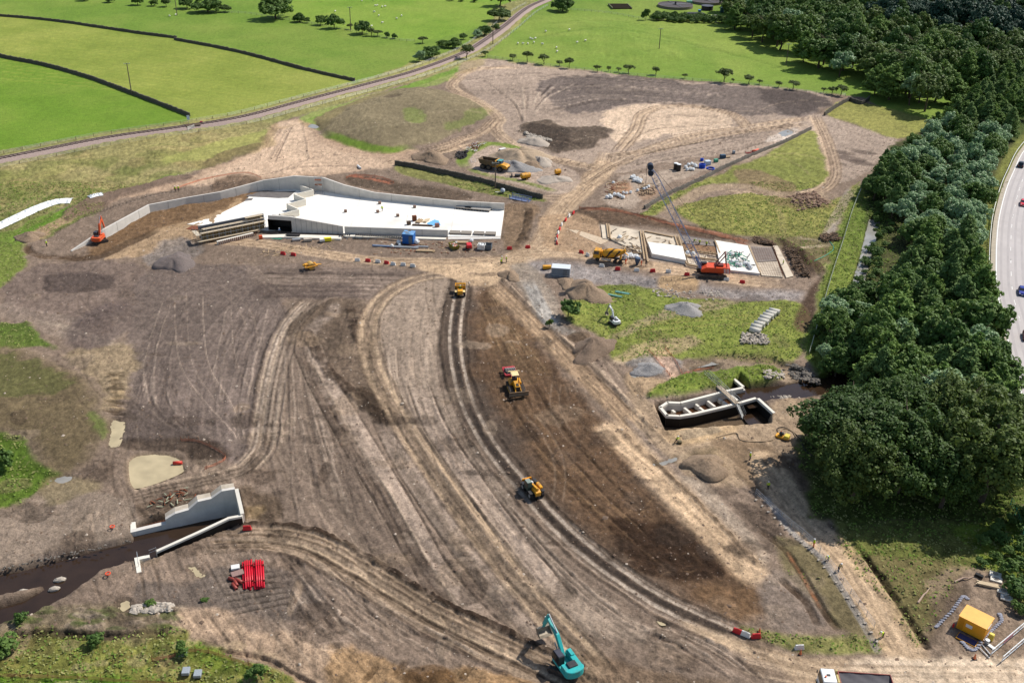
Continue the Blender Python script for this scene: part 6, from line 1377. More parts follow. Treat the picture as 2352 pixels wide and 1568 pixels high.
# ================================================================== railway
def railway():
    ln = cr(RAIL, 6); o = Vector((*XY(*ln[20]), 0)); t = thing('railway_track', 'single railway line on pinkish ballast curving between the fields', 'railway', o)
    def sect(prof, mt, name):
        m = MB(); rows = []
        for off_, z in prof: rows.append([(XY(*p)[0]-o.x, XY(*p)[1]-o.y, z) for p in offl(ln, off_, False)])
        n = len(rows[0]); v = [p for r in rows for p in r]; f = [(k*n+i, k*n+i+1, (k+1)*n+i+1, (k+1)*n+i) for k in range(len(rows)-1) for i in range(n-1)]
        return m.add(v, f).build(name, mt, t)
    sect([(-3.2, 0.0), (-1.9, .75), (1.9, .75), (3.2, 0.0)], M('ballast', (158, 138, 128), .95, var=.25, scale=2, bump=.4), 'ballast')
    for s in (-.75, .75): sect([(s-.09, .8), (s-.09, 1.0), (s+.09, 1.0), (s+.09, .8)], M('rail_steel', (84, 66, 60), .5, .3), 'rail')
    m = MB(); c = [Vector(XY(*p)) for p in ln]
    for a, b in zip(c, c[1:]):
        L = (b-a).length; n = max(1, int(L/1.3))
        for k in range(n): p = a.lerp(b, k/n); m.box((p.x-o.x, p.y-o.y, .77), (.3, 2.5, .12), R=math.atan2((b-a).y, (b-a).x))
    s_ = m.build('sleepers', M('sleeper', (96, 84, 80), .9), t); s_['kind'] = 'stuff'
railway()
def post_fence(line, label, h=1.15, step=3.0, mt=WOODP, wire=True, name='fence', rail=None, wr=.03, pr=.07, maxp=95, group=None):
    ln = cr(line, 4); pts = [P(*p) for p in ln]; o = pts[0].copy(); t = thing(name, label, 'fence', o, 0, group); m = MB(); tot = sum((b-a).length for a, b in zip(pts, pts[1:])); step = max(step, tot/maxp); acc = 0; nx = 0; tops = []
    for a, b in zip(pts, pts[1:]):
        L = (b-a).length
        while nx <= acc+L:
            p = a.lerp(b, (nx-acc)/max(L, 1e-6))-o; m.tube([p+Vector((0, 0, -.2)), p+Vector((random.uniform(-.04, .04), random.uniform(-.04, .04), h))], pr, 5); tops.append(p); nx += step
        acc += L
    m.each('post', mt, t)
    if wire:
        w = MB()
        for z in (.35, .7, 1.05): w.tube([p+Vector((0, 0, z*h)) for p in tops], wr, 3)
        w.each('wire', rail or STEEL, t)
    return t
post_fence(offl(cr(RAIL, 4), 7.5, False)[3:-8:3], 'post and wire fence on the far side of the railway', step=6)
post_fence(offl(cr(RAIL, 4), -6, False)[3:-8:3], 'post and wire fence on the near side of the railway', step=6)
post_fence([(1120, 133), (1230, 149), (1320, 160), (1450, 174), (1600, 187), (1750, 200), (1890, 218), (1960, 222)], 'post and wire fence along the line of thorn trees', step=4)
post_fence([(480, 30), (560, 32), (640, 44), (760, 64), (900, 92), (960, 97)], 'field fence running between the hedge trees', step=4)
post_fence([(1280, 22), (1400, 32), (1480, 46), (1560, 50), (1660, 55)], 'fence below the sewage works hedge', step=4)
post_fence([(1985, 420), (1960, 480), (1935, 560), (1915, 620), (1897, 680), (1880, 740), (1855, 826)], 'pale top railed fence above the river on the right', step=3, rail=M('pale_rail', (170, 176, 150), .7), wr=.06)
LF_ = post_fence([(1735, 1135), (1800, 1195), (1862, 1246), (1920, 1318), (1975, 1396), (2022, 1466)], 'wire mesh fence with white feet beside the lane', step=2.4, h=1.2, mt=STEEL, wr=.025, pr=.04, rail=M('pale_mesh', (178, 180, 182), .6))
m = MB()
for k in range(22):
    f = k/21; u = np.interp(f, [0, .2, .45, .65, .85, 1], [1740, 1800, 1862, 1920, 1975, 2018]); v = np.interp(f, [0, .2, .45, .65, .85, 1], [1145, 1203, 1256, 1328, 1404, 1470]); p = P(u-4, v+4, .1)
    MB().box((0, 0, .06), (.5, .28, .14)).build('fence_foot', STONP, LF_, loc=p-LF_.location, rz=random.uniform(0, 1))
post_fence([(2320, 1160), (2336, 1200), (2352, 1245), (2400, 1330)], 'green mesh fence at the right edge beside the shrubs', mt=GRNP, rail=GRNP, h=1.6)
def netting(line, label, h=.7):
    ln = cr(line, 5); p0 = P(*ln[0]); t = thing('safety_netting', label, 'netting', p0); pts = [P(*p)-p0 for p in ln]; n = len(pts); v = []
    for i, p in enumerate(pts): hh = h*(1-.25*abs(math.sin(i*1.7))); v += [(p.x, p.y, p.z), (p.x+.05, p.y+.1*math.sin(i*2.1), p.z+hh*.5), (p.x, p.y, p.z+hh)]
    MB().add(v, [(i*3+j, i*3+3+j, i*3+4+j, i*3+1+j) for i in range(n-1) for j in range(2)]).build('net', MESH_, t)
    m = MB(); [m.tube([p, p+Vector((0, 0, 1.1))], .04, 5) for p in pts[::3]]; m.each('post', RUST, t)
netting([(416, 1013), (450, 1014), (490, 1030), (518, 1050), (505, 1064), (470, 1078)], 'orange netting around the muddy pond')
netting([(0, 1553), (90, 1556), (200, 1560), (280, 1566), (380, 1572), (470, 1576)], 'rusty orange netting along the bottom left corner', .8)
netting([(350, 1518), (395, 1510), (430, 1497), (480, 1500), (520, 1512), (580, 1532)], 'orange netting arching over the rough grass', .8)
netting([(1490, 806), (1520, 840), (1540, 866)], 'left orange net of the gravel ramp'); netting([(1527, 800), (1552, 832), (1566, 860)], 'right orange net of the gravel ramp'); netting([(1566, 862), (1600, 852), (1640, 846)], 'orange net across the bank beside the gravel ramp', .7)
netting([(400, 436), (470, 413), (560, 398), (600, 410)], 'orange netting on the slope behind the wall top', .7); netting([(795, 410), (820, 404), (870, 408), (905, 421)], 'orange netting behind the curve of the long wall', .8)
netting([(1330, 480), (1400, 484), (1480, 500), (1560, 522), (1650, 543), (1715, 566)], 'long orange netting above the foundation slab', .8)
# ================================================================== dry stone walls
def stone_wall(line, label, h=1.25, th=.7, mt=None):
    ln = cr(line, 3); pts = [P(*p) for p in ln]; o = pts[0].copy(); t = thing('dry_stone_wall', label, 'stone wall', o); m = MB(); cp = MB(); rr = random.Random(len(label))
    Q = []
    for a, b in zip(pts, pts[1:]):
        n = max(1, int((b-a).length/.9)); Q += [a.lerp(b, k/n)-o for k in range(n)]
    Q.append(pts[-1]-o); v = []; f = []
    for i, p in enumerate(Q):
        d = (Q[min(i+1, len(Q)-1)]-Q[max(i-1, 0)]).normalized(); n_ = Vector((-d.y, d.x, 0)); hh = h+rr.uniform(-.18, .12); w = th/2
        v += [tuple(p-n_*(w+rr.uniform(0, .08))-Vector((0, 0, .4))), tuple(p-n_*(w*.75+rr.uniform(-.05, .08))+Vector((0, 0, hh*.6))), tuple(p-n_*w*.6+Vector((0, 0, hh))), tuple(p+n_*w*.6+Vector((0, 0, hh+rr.uniform(-.05, .05)))), tuple(p+n_*w-Vector((0, 0, .4)))]
        if rr.random() < .8: cp.blob((p.x, p.y, p.z+hh+.02), (.3, .22, .16), sub=1, nz=.3, seed=i)
    for i in range(len(Q)-1):
        for j in range(4): f.append((i*5+j, i*5+5+j, i*5+6+j, i*5+1+j))
    f += [(0, 1, 2, 3, 4), tuple((len(Q)-1)*5+k for k in (4, 3, 2, 1, 0))]
    m.add(v, f).build('stone_courses', mt or STOND, t); c = cp.build('coping_stones', STONE, t); c['kind'] = 'stuff'
stone_wall([(-230, 22), (0, 38), (130, 50), (300, 75), (406, 89)], 'dark dry stone wall across the upper left fields, left of the kink'); stone_wall([(401, 92), (550, 121), (700, 161), (815, 187)], 'dark dry stone wall running down from the kink to the railway')
stone_wall([(-230, 75), (0, 131), (100, 151), (200, 179), (293, 213), (380, 246), (436, 268)], 'lower dark dry stone wall ending by the level crossing', 1.5)
stone_wall([(907, 379), (945, 384), (1010, 398), (1090, 415), (1170, 437), (1246, 458)], 'mossy stone wall between the yard and the white basin', 1.5)
stone_wall([(1480, 480), (1530, 450), (1600, 418), (1660, 388), (1740, 352), (1800, 328), (1862, 297)], 'long tumbled stone wall slanting up behind the crane', 1.0, .9, STONE)
stone_wall([(1893, 266), (1922, 246), (1950, 231)], 'short stone wall rising to the corner by the dark wood', 1.4); stone_wall([(1951, 231), (1978, 240), (1996, 229)], 'short bent stone wall at the foot of the dark wood', 1.4)
# ================================================================== stockpiles
def heap(u, v, rx, ry, h, mt, label, rz=0.0, flat=0.0, name='stockpile'):
    rr = np.random.default_rng(int(u+v)); nr, na = 12, 40; ph = rr.uniform(0, 6, 6); V_ = []; o = P(u, v)
    for i in range(nr+1):
        r = i/nr
        for k in range(na):
            a = 2*PI*k/na; w = 1+.2*math.sin(2*a+ph[0])+.15*math.sin(3*a+ph[1])+.07*math.sin(7*a+ph[2]); q = max(0, 1-r)
            xx, yy = o.x+rx*r*math.cos(a), o.y+ry*r*math.sin(a); z = h*min(q*1.25, 1-flat*.25)*(1-.25*(1-q)*q)+(h*.9*q**.5)*float(fbm(np.array([xx]), np.array([yy]), 3.0, 3, 5)[0])+(.10*h*rr.normal()*.35 if 0 < i < nr else 0)+.16*h*r*q*math.sin(5*a+ph[3]+4*r)-(.5 if i == nr else 0)
            V_.append((rx*r*w*math.cos(a), ry*r*w*math.sin(a), z))
    f = [(i*na+k, (i+1)*na+k, (i+1)*na+(k+1) % na, i*na+(k+1) % na) for i in range(nr) for k in range(na)]
    ob = MB().add(V_, f).build(name, mt, loc=o, rz=rz, smooth=True); return tag(ob, label, 'heap')
SAND = M('tan_sand', (170, 148, 122), .95, var=.3, scale=2, bump=.8); GRAV = M('grey_gravel', (152, 147, 142), .95, var=.5, scale=5, bump=1.0); BRN = M('brown_soil_heap', (140, 118, 95), .95, var=.4, scale=2.5, bump=1.0); PGR = M('pale_gravel', (174, 160, 144), .95, var=.35, scale=4, bump=.8)
heap(1192, 366, 9, 8.5, 3.6, SAND, 'largest tan sand heap in the yard behind the dump truck'); heap(1172, 386, 8.5, 4.5, 2.4, GRAV, 'grey gravel heap right behind the dump truck nose', -.3); heap(1242, 373, 4.6, 4.5, 2.0, PGR, 'pale rounded heap at the right end of the sand heaps'); heap(1223, 382, 4.6, 4.2, 1.9, BRN, 'small brown heap in front of the pale rounded one')
heap(1270, 413, 5.2, 4.2, 1.3, PGR, 'low gravel heap below the smaller yellow tank'); heap(990, 364, 6.2, 6, 2.1, BRN, 'pinkish brown heap left of the tyre heap'); heap(1226, 327, 6, 4.5, 1.7, PGR, 'pale heap below the white boulders')
heap(1348, 672, 5.0, 7.0, 2.2, BRN, 'round brown soil heap right of the site cabin'); heap(1572, 711, 5.6, 3.4, 1.5, GRAV, 'grey stone heap on the grass above the pipes'); heap(1362, 802, 3.6, 8.0, 2.4, M('dark_soil_heap', (122, 102, 84), .95, var=.4, scale=2.5, bump=1.0), 'long brown soil mound left of the gravel ramp', -.7)
heap(404, 602, 4.5, 6.5, 1.9, M('purple_grey_soil', (112, 100, 94), .95, var=.35, scale=3, bump=1.0), 'dark grey heap on the pale ground left of the scaffold'); heap(1492, 850, 5, 2.6, 1.4, GRAV, 'grey stone bund left of the gravel ramp', .1); heap(1622, 1068, 4.5, 3.2, 1.5, BRN, 'dark sand heap on the muddy ground below the weir', .2); heap(1300, 650, 2.4, 3.4, .9, BRN, 'small soil heap at the corner of the site cabin'); heap(68, 545, 4.5, 3.2, 1.4, BRN, 'low soil heap on the grass at the far left'); heap(1170, 633, 2.6, 4, 1.2, BRN, 'small soil heap at the right side of the junction')
# ================================================================== poles
def pole(u, v, top, label, rz=.2):
    p = P(u, v); h = (v-top)/(sc(v)*.93); t = thing('utility_pole', label, 'utility pole', p, rz); MB().tube([(0, 0, -.3), (0, 0, h)], [.22, .16], 8).build('shaft', WOODP, t)
    MB().box((0, 0, h-.25), (2.2, .16, .16)).build('crossarm', M('crossarm', (150, 160, 150), .7), t); m = MB(); [m.tube([(x, 0, h-.15), (x, 0, h+.15)], .07, 6) for x in (-1, 0, 1)]; m.each('insulator', WHP, t)
pole(303, 218, 153, 'wooden power pole beside the lower dark stone wall'); pole(407, 36, -12, 'wooden pole in the field under the top left trees'); pole(806, 70, 23, 'wooden pole among the hedge bushes'); pole(1132, 101, 58, 'wooden pole beside the railway')
pole(1137.5, 431, 375, 'wooden pole in front of the articulated dump truck'); pole(1514, 112, 70, 'wooden pole in the middle of the right pasture'); pole(1805, 151, 104, 'wooden pole at the edge of the dark wood')
# ================================================================== sheep
def sheep():
    m = MB(); m.blob((0, 0, .62), (.62, .36, .36), sub=2, nz=.08, seed=3); m.blob((.68, 0, .78), (.2, .13, .15), sub=1, nz=.05, seed=2); m.blob((.52, 0, .74), (.2, .16, .2), sub=1, nz=.05, seed=4)
    for x in (.35, -.35):
        for y in (.16, -.16): m.tube([(x, y, .45), (x+.02, y, .2), (x, y, 0)], [.08, .05, .05], 6)
    for s in (-1, 1): m.blob((.62, s*.16, .85), (.04, .09, .04), sub=1, nz=0)
    return m.mesh('sheep', M('fleece', (226, 220, 204), .95, var=.1, scale=6, bump=.5), smooth=True)
SM = sheep()
def flock(lst, ox, label, group):
    for x, y in lst:
        o = bpy.data.objects.new('sheep', SM); COL.objects.link(o); o.location = P(ox+x/3.887, y/3.887+1.2); o.rotation_euler.z = random.uniform(0, 6.28); o.scale = (1.05,)*3; tag(o, label, 'sheep', group)
flock([(995, 10), (1118, 55), (1135, 52), (1177, 65), (1202, 62), (758, 105), (1107, 110), (1147, 143), (1350, 145), (1307, 170), (1178, 207), (1082, 238), (838, 215), (1100, 2)], 575, 'white sheep grazing in the pasture above the hedge bushes', 'sheep in the upper middle pasture')
flock([(404, 285), (614, 270), (266, 348), (310, 348), (282, 355), (298, 384), (155, 393), (199, 394), (244, 396), (375, 398), (684, 383), (758, 367), (499, 430), (505, 465)], 1149.6, 'white sheep grazing in the pasture right of the railway', 'sheep right of the railway')
flock([(1515, 148), (1570, 137), (1388, 42)], 0, 'white sheep near the top left hedge', 'sheep by the top left hedge')
# ================================================================== barriers and cones
def barrier_mesh(mt):
    m = MB(); m.prism([(-.7, -.24), (.7, -.24), (.7, .24), (-.7, .24)], 0, .25); m.add([(-.66, -.22, .25), (.66, -.22, .25), (.66, .22, .25), (-.66, .22, .25), (-.6, -.1, .85), (.6, -.1, .85), (.6, .1, .85), (-.6, .1, .85)], [(0, 1, 5, 4), (1, 2, 6, 5), (2, 3, 7, 6), (3, 0, 4, 7), (4, 5, 6, 7)]); m.box((0, 0, .87), (.5, .12, .06)); return m.mesh('traffic_barrier', mt, bevel=.03)
BMR, BMW = barrier_mesh(RED), barrier_mesh(WHP)
def barriers(lst, where, group):
    for i, (u, v, c, *r) in enumerate(lst):
        j, k = max(0, i-1), min(len(lst)-1, i+1); h = heading(lst[j][:2], lst[k][:2])+random.uniform(-.15, .15) if len(lst) > 1 else .1
        o = bpy.data.objects.new('traffic_barrier', BMR if c == 'r' else BMW); COL.objects.link(o); o.location = P(u, v+3); o.rotation_euler.z = r[0] if r else h
        tag(o, ('red' if c == 'r' else 'white')+' plastic barrier '+where, 'barrier', ('red' if c == 'r' else 'white')+' barriers '+group)
barriers([(821, 597, 'w'), (845, 598, 'r'), (868, 600, 'w'), (888, 603, 'r'), (903, 606, 'w'), (926, 607, 'w'), (948, 610, 'w')], 'in the row below the white basin', 'below the basin')
barriers([(650, 582, 'r'), (674, 584, 'r')], 'beside the track under the culvert mouth', 'under the culvert mouth')
barriers([(1317, 488, 'r'), (1307, 495, 'w'), (1299, 504, 'r'), (1290, 515, 'w'), (1285, 525, 'r'), (1281.7, 534, 'w'), (1279.5, 543, 'r'), (1278, 551, 'w'), (1279, 557, 'r')], 'lining the bend of the haul road', 'on the haul road bend')
barriers([(1335, 578.6, 'r'), (1350, 585, 'w')], 'ahead of the mixer truck', 'ahead of the mixer'); barriers([(1212, 567, 'r')], 'alone at the inside of the junction', 'at the junction'); barriers([(1170, 570, 'r')], 'by the corner of the basin apron', 'by the basin corner')
barriers([(1382, 610, 'w'), (1418.5, 617, 'r'), (1462, 620, 'w'), (1499, 621.5, 'r'), (1535, 623, 'w'), (1577.6, 629.6, 'r'), (1609, 634, 'w'), (1634, 637, 'r'), (1668, 641, 'w'), (1704.5, 647.4, 'r')], 'along the shoulder below mixer and crane', 'below the crane')
barriers([(568, 1213, 'r')], 'alone beside the intake end wall', 'by the intake'); barriers([(1693, 1450, 'r'), (1712, 1457, 'w')], 'at the left of the grassy road edge', 'left on the grassy edge'); barriers([(1736, 1461, 'r')], 'between the cone and the haul road', 'by the cone'); barriers([(1835, 1487, 'w', .1)], 'lying in the grass above the tipper lorry', 'in the grass')
for (u, v, lb) in ((1744, 1452, 'faded orange cone standing behind the red barrier'), (1838, 1502, 'faded orange cone at the grass edge near the lorry'), (2238, 1512, 'orange cone beside the gate frame at lower right')):
    t = thing('traffic_cone', lb, 'cone', P(u, v)); MB().tube([(0, 0, .05), (0, 0, .95)], [.22, .04], 12).build('cone_body', M('faded_orange', (214, 120, 78), .6), t); MB().box((0, 0, .03), (.6, .6, .06)).build('base', BLK, t)
# ================================================================== pipes and stored goods
CPM = M('concrete_pipe', (206, 200, 186), .85, var=.16, scale=1.5)
pw = [(1777.5, 717), (1770, 722), (1763.5, 727.5), (1756.5, 733), (1752, 740), (1743.5, 746.5), (1736.5, 753), (1733.5, 761)]
w_ = ['first', 'second', 'third', 'fourth', 'fifth', 'sixth', 'seventh', 'eighth']
for i, (u, v) in enumerate(pw):
    p = P(u, v+4, .72); a = heading((u, v), (u+20, v+4.5)); d = Vector((math.cos(a), math.sin(a), 0)); o = MB().pipe(-d*1.25, d*1.25, .68, .54, 22).build('concrete_pipe', CPM, loc=p, smooth=True); tag(o, w_[i]+' from the top in the row of large concrete pipes', 'pipe', 'concrete pipes in a row on the grass')
o = MB().pipe((-1.5, 0, 0), (1.5, 0, 0), .33, .26, 16).build('white_pipe', WHT, loc=P(825, 386, .35), rz=heading((817, 377), (833, 392)), smooth=True); tag(o, 'short white pipe lying on the bare yard above the long wall', 'pipe')
REDP = M('red_duct', (206, 26, 46), .4, var=.08); 
for k, (u, v, lb) in enumerate(((569, 1318, 'left bundle of long red ducts, ends staggered'), (595, 1317, 'right bundle of long red ducts, ends level'))):
    a = heading((u, v-30), (u+3, v+30)); t = thing('duct_bundle', lb, 'duct bundle', P(u, v+4), a, 'red duct bundles')
    m = MB()
    for L_, z, n in ((0, .16, 5), (1, .45, 3)):
        for j in range(n): y = (j-(n-1)/2)*.33; s = random.uniform(-.5, .5) if k == 0 else random.uniform(-.1, .1); m.pipe((-3.1+s, y, z), (3.1+s, y, z), .14, .11, 10)
    m.each('duct', REDP, t, smooth=True); b = MB(); [b.box((x, 0, .31), (.05, 1.7, .62)) for x in (-1.8, 1.8)]; b.each('strap_frame', M('strap', (150, 60, 50), .7), t)
for i, (x, y, a) in enumerate(((1520, 1325, -.35), (1555, 1370, -1), (1590, 1340, -.5), (1540, 1410, -.9))):
    o = MB().pipe((-.75, 0, 0), (.75, 0, 0), .26, .2, 12).build('clay_pipe', M('brown_clay_pipe', (150, 62, 50), .5), loc=P(242+x/5.184, 1077+y/5.184, .26), rz=a, smooth=True); tag(o, 'short brown clay pipe left of the red ducts', 'pipe', 'short brown pipes beside the red ducts')
def crate(u, v, label, name='pallet_box', mt=None, s=(1.2, 1.0, .5), rz=.3, topm=None, z=0.0, cat='pallet', loc=None):
    t = thing(name, label, cat, loc or P(u, v), rz); m = MB(); [m.box((x, 0, .07), (.12, s[1], .14)) for x in (-s[0]*.4, 0, s[0]*.4)]; m.each('runner', TIMD, t); MB().box((0, 0, .14+s[2]/2), s).build('load', mt or TIMB, t, bevel=.04)
    if topm: MB().box((0, 0, .17+s[2]), (s[0]*.9, s[1]*.9, .06)).build('cover', topm, t)
    return t
crate(541, 1306, 'white topped pallet above the brown pipes', mt=WHP, s=(1.3, 1.0, .4)); crate(546, 1320, 'pallet of grey and brown fittings beside the red ducts', mt=M('fittings', (150, 120, 110), .7, var=.5, scale=8), s=(1.9, 1.2, .35), rz=.5)
def bag(u, v, label, group=None, r=.62, mt=None, z=None, name='bulk_bag'):
    m = MB(); m.blob((0, 0, .5*r/.62), (r, r*.95, .55*r/.62), sub=2, nz=.14, seed=int(u*7+v)); [m.tube([(x*r*.6, y*r*.6, .8*r/.62), (x*r*.3, y*r*.3, 1.2*r/.62)], .05, 4) for x, y in ((1, 1), (-1, 1), (1, -1), (-1, -1))]
    o = m.build(name, mt or BAGW, loc=P(u, v) if z is None else Vector((*XY(u, v, z), z)), rz=random.uniform(0, 3)); return tag(o, label, 'bag', group)
C3 = lambda x, y: (1331+x/5.553, 290.4+y/5.553)
for x, y in ((665, 650), (690, 640), (705, 665), (720, 690), (735, 665), (745, 700), (760, 685), (780, 690), (695, 690), (770, 710)): bag(*C3(x, y+15), 'white bulk bag in the heap left of the crane boom', 'heap of white bulk bags')
for x, y in ((350, 905), (385, 890), (400, 905), (445, 870), (490, 875), (515, 890), (555, 905)): bag(*C3(x, y+15), 'white bulk bag in the row at the lower edge of the storage strip', 'row of white bulk bags')
for x, y in ((1390, 490), (1430, 480), (1470, 495), (1485, 510), (1355, 520), (1370, 550), (1410, 545), (1445, 550)): bag(*C3(x, y+15), 'white bag right of the black tanks', 'white bags near the black tanks')
for x, y in ((560, 850), (600, 855), (650, 845), (740, 820), (850, 790), (880, 770), (820, 800), (430, 720)): bag(*C3(x, y+10), 'flat torn white sack among the timber scrap', 'torn sacks in the storage strip', r=.5)
D5 = lambda x, y: (1512.7+x/5.553, 484+y/5.553)
for x, y in ((990, 660), (1000, 695), (1040, 700), (1100, 680), (1145, 690), (1160, 720), (935, 660), (1175, 735), (920, 560), (370, 545), (440, 555)): bag(*D5(x, y+10), 'grey white sack among steel on the right foundation deck', 'sacks on the foundation deck', r=.6, z=.5)
E4 = lambda x, y: (1210.2+x/5.553, 472+y/5.553)
for x, y in ((1260, 640), (1290, 650), (1320, 640), (1345, 665), (1380, 660), (1400, 665), (1275, 670), (1180, 415)): bag(*E4(x, y+10), 'white sack behind the mixer truck', 'sacks behind the mixer truck', r=.65)
for i, (x, y) in enumerate(((1225, 545), (1262, 560))):
    t = thing('black_tank', ('left' if i == 0 else 'right')+' one of two tall black tanks with white lids', 'tank', P(*C3(x, y+5))); MB().tube([(0, 0, 0), (0, 0, 2.1)], .72, 18).build('shell', M('black_tank', (30, 30, 34), .4), t); MB().tube([(0, 0, 2.1), (0, 0, 2.22), (0, 0, 2.3)], [.76, .72, .3], 18).build('lid', WHT, t)
def coil(u, v, label, R=.95, h=.5, r0=.45):
    t = thing('pipe_coil', label, 'pipe coil', P(u, v), 0, 'blue pipe coils'); m = MB(); n = max(2, int(h/.14))
    for k in range(n):
        for q in range(2): rr = R-q*.16; m.tube([(rr*math.cos(a), rr*math.sin(a), .08+k*.14) for a in np.linspace(0, 2*PI, 25)], .08, 6)
    m.build('coil', BLU2, t)
    return t
coil(*C3(1562, 530), 'tall blue pipe coil beside the white crate', 1.0, 1.5); coil(*C3(1670, 545), 'low flat blue pipe coil nearest the stone wall', 1.3, .5); coil(*C3(1560, 440), 'small blue coil behind the tall blue coil', .5, .9)
crate(*C3(1630, 490), 'stacked white crates behind the blue coils', mt=M('pale_crate', (190, 200, 206), .6), s=(1.9, 1.6, 1.3)); crate(*C3(1738, 455), 'green wrapped pallet beyond the blue coils', mt=GRNP, s=(1.3, 1.1, .9)); crate(*C3(1825, 405), 'dark teal crate beyond the blue coils', mt=M('dark_teal', (40, 70, 92), .6), s=(1.8, 1.3, 1.1)); crate(*C3(1880, 398), 'pale pallet of boards beside the dark teal crate', mt=TIMB, s=(2.2, 1.0, .3)); crate(*C3(1965, 350), 'small grey box near the orange pipe', mt=GREYC, s=(.8, .8, .9))
o = MB().pipe((-1.6, 0, 0), (1.6, 0, 0), .36, .3, 14).build('orange_pipe', M('orange_pipe_plastic', (226, 104, 74), .5), loc=P(*C3(2240, 320), .4), rz=heading((1726, 350), (1740, 346)), smooth=True); tag(o, 'fat orange pipe lying at the top of the stone wall', 'pipe')
t = thing('red_frame', 'red steel frame next to the fat orange pipe', 'frame', P(*C3(2155, 345)), .3); m = MB(); [m.tube(q, .12, 6) for q in (((-1, -.4, .2), (1, -.4, .2)), ((-1, .4, .2), (1, .4, .2)), ((-1, -.4, .2), (-1, .4, .7)), ((1, -.4, .2), (1, .4, .7)))]; m.each('frame_member', M('dark_red', (150, 50, 44), .6), t)
def scatter(name, label, cat, quad, n, mt, mk, kind='stuff', z=None):
    m = MB(); q = [Vector(p) for p in quad]; o = P(*((q[0]+q[2])/2)) if z is None else Vector((*XY(*((q[0]+q[2])/2), z), z))
    for k in range(n):
        a, b = random.random(), random.random(); c = q[0].lerp(q[1], a).lerp(q[3].lerp(q[2], a), b); p = (P(*c) if z is None else Vector((*XY(*c, z), z)))-o; mk(m, p)
    ob = m.build(name, mt, loc=o); tag(ob, label, cat, kind=kind); return ob
def mk_plank(l=2.0, h=.0): return lambda m, p: m.box((p.x, p.y, p.z+.08+random.uniform(0, h)), (random.uniform(.5, 1)*l, .18, .08), random.randint(0, 1), R=random.uniform(0, PI))
def mk_rock(r, h=.0, fl=.7): return lambda m, p: m.blob((p.x, p.y, p.z+random.uniform(0, h)), (r*random.uniform(.5, 1.3), r*random.uniform(.5, 1.1), r*fl*random.uniform(.5, 1)), sub=1, nz=.28)
scatter('timber_scrap', 'scattered scrap timber on the storage strip', 'timber', [C3(340, 700), C3(600, 700), C3(600, 860), C3(340, 860)], 70, [TIMB, RUST], mk_plank(1.8, .3)); scatter('timber_scrap', 'tangle of scrap timber beneath the crane boom', 'timber', [C3(760, 720), C3(1020, 740), C3(960, 880), C3(760, 880)], 80, [TIMD, TIMB], mk_plank(2, .4))
scatter('timber_scrap', 'loose formwork boards behind the stepped intake', 'timber', [(335, 1150), (440, 1120), (455, 1150), (345, 1175)], 34, [RUST, M('mixed_boards', (150, 150, 124), .8, var=.5)], mk_plank(1.3, .3)); scatter('steel_scrap', 'sheet steel and props heaped on the right foundation deck', 'steel', [D5(870, 520), D5(1150, 560), D5(1190, 740), D5(880, 700)], 60, [DGR, GRNP], mk_plank(2.6, .5), z=.6)
scatter('timber_scrap', 'planks and props behind the mixer truck', 'timber', [E4(1235, 530), E4(1440, 545), E4(1490, 640), E4(1240, 620)], 40, [TIMB, TIMD], mk_plank(3.4, .5))
scatter('timber_scrap', 'planks props and mats left about on the foundation bays', 'timber', [(1395, 525), (1640, 555), (1640, 600), (1410, 560)], 70, [TIMD, TIMB], mk_plank(2.2, .1), z=.35); scatter('brushwood', 'brown heap of brushwood and roots right of the foundations', 'brushwood', [D5(1600, 490), D5(1720, 520), D5(1950, 860), D5(1780, 840)], 420, [TIMD, M('root_brown', (112, 88, 66), .95)], mk_plank(1.5, .9)); scatter('brushwood', 'tangled branches at the top of the river fence', 'brushwood', [D5(2050, 330), D5(2250, 300), D5(2330, 390), D5(2080, 400)], 200, [TIMD, M('root_brown', 0)], mk_plank(2, .8)); scatter('brushwood', 'branches beside the concrete track end', 'brushwood', [D5(1200, 330), D5(1420, 400), D5(1480, 440), D5(1230, 420)], 160, [TIMD, M('root_brown', 0)], mk_plank(2, .5))
scatter('rubble', 'rubble heap at the end of the concrete pipes', 'rubble', [(1705, 768), (1760, 770), (1770, 792), (1700, 790)], 260, STONP, mk_rock(.35, .5)); scatter('rubble', 'pale boulders on the dark spoil heap', 'rubble', [(1200, 303), (1240, 318), (1275, 325), (1220, 322)], 110, STONP, mk_rock(.8, .5)); scatter('log_pile', 'stone and brick heap below the bare trapezoid field', 'rubble', [(1808, 452), (1870, 440), (1905, 470), (1830, 486)], 320, M('brown_rubble', (140, 112, 92), .9, var=.4), mk_rock(.45, .4))
scatter('boulders', 'boulders along the river bank right of the weir', 'boulders', [(1765, 915), (1800, 915), (1870, 898), (1790, 908)], 34, STONP, mk_rock(.6, .1)); scatter('boulders', 'pale blocks on the grassy island', 'boulders', [(1745, 848), (1800, 852), (1800, 872), (1760, 868)], 30, STONP, mk_rock(.55, .3)); scatter('boulders', 'stones in the shaded river bed', 'boulders', [(1800, 830), (1860, 850), (1890, 885), (1820, 870)], 130, STONE, mk_rock(.5, .1))
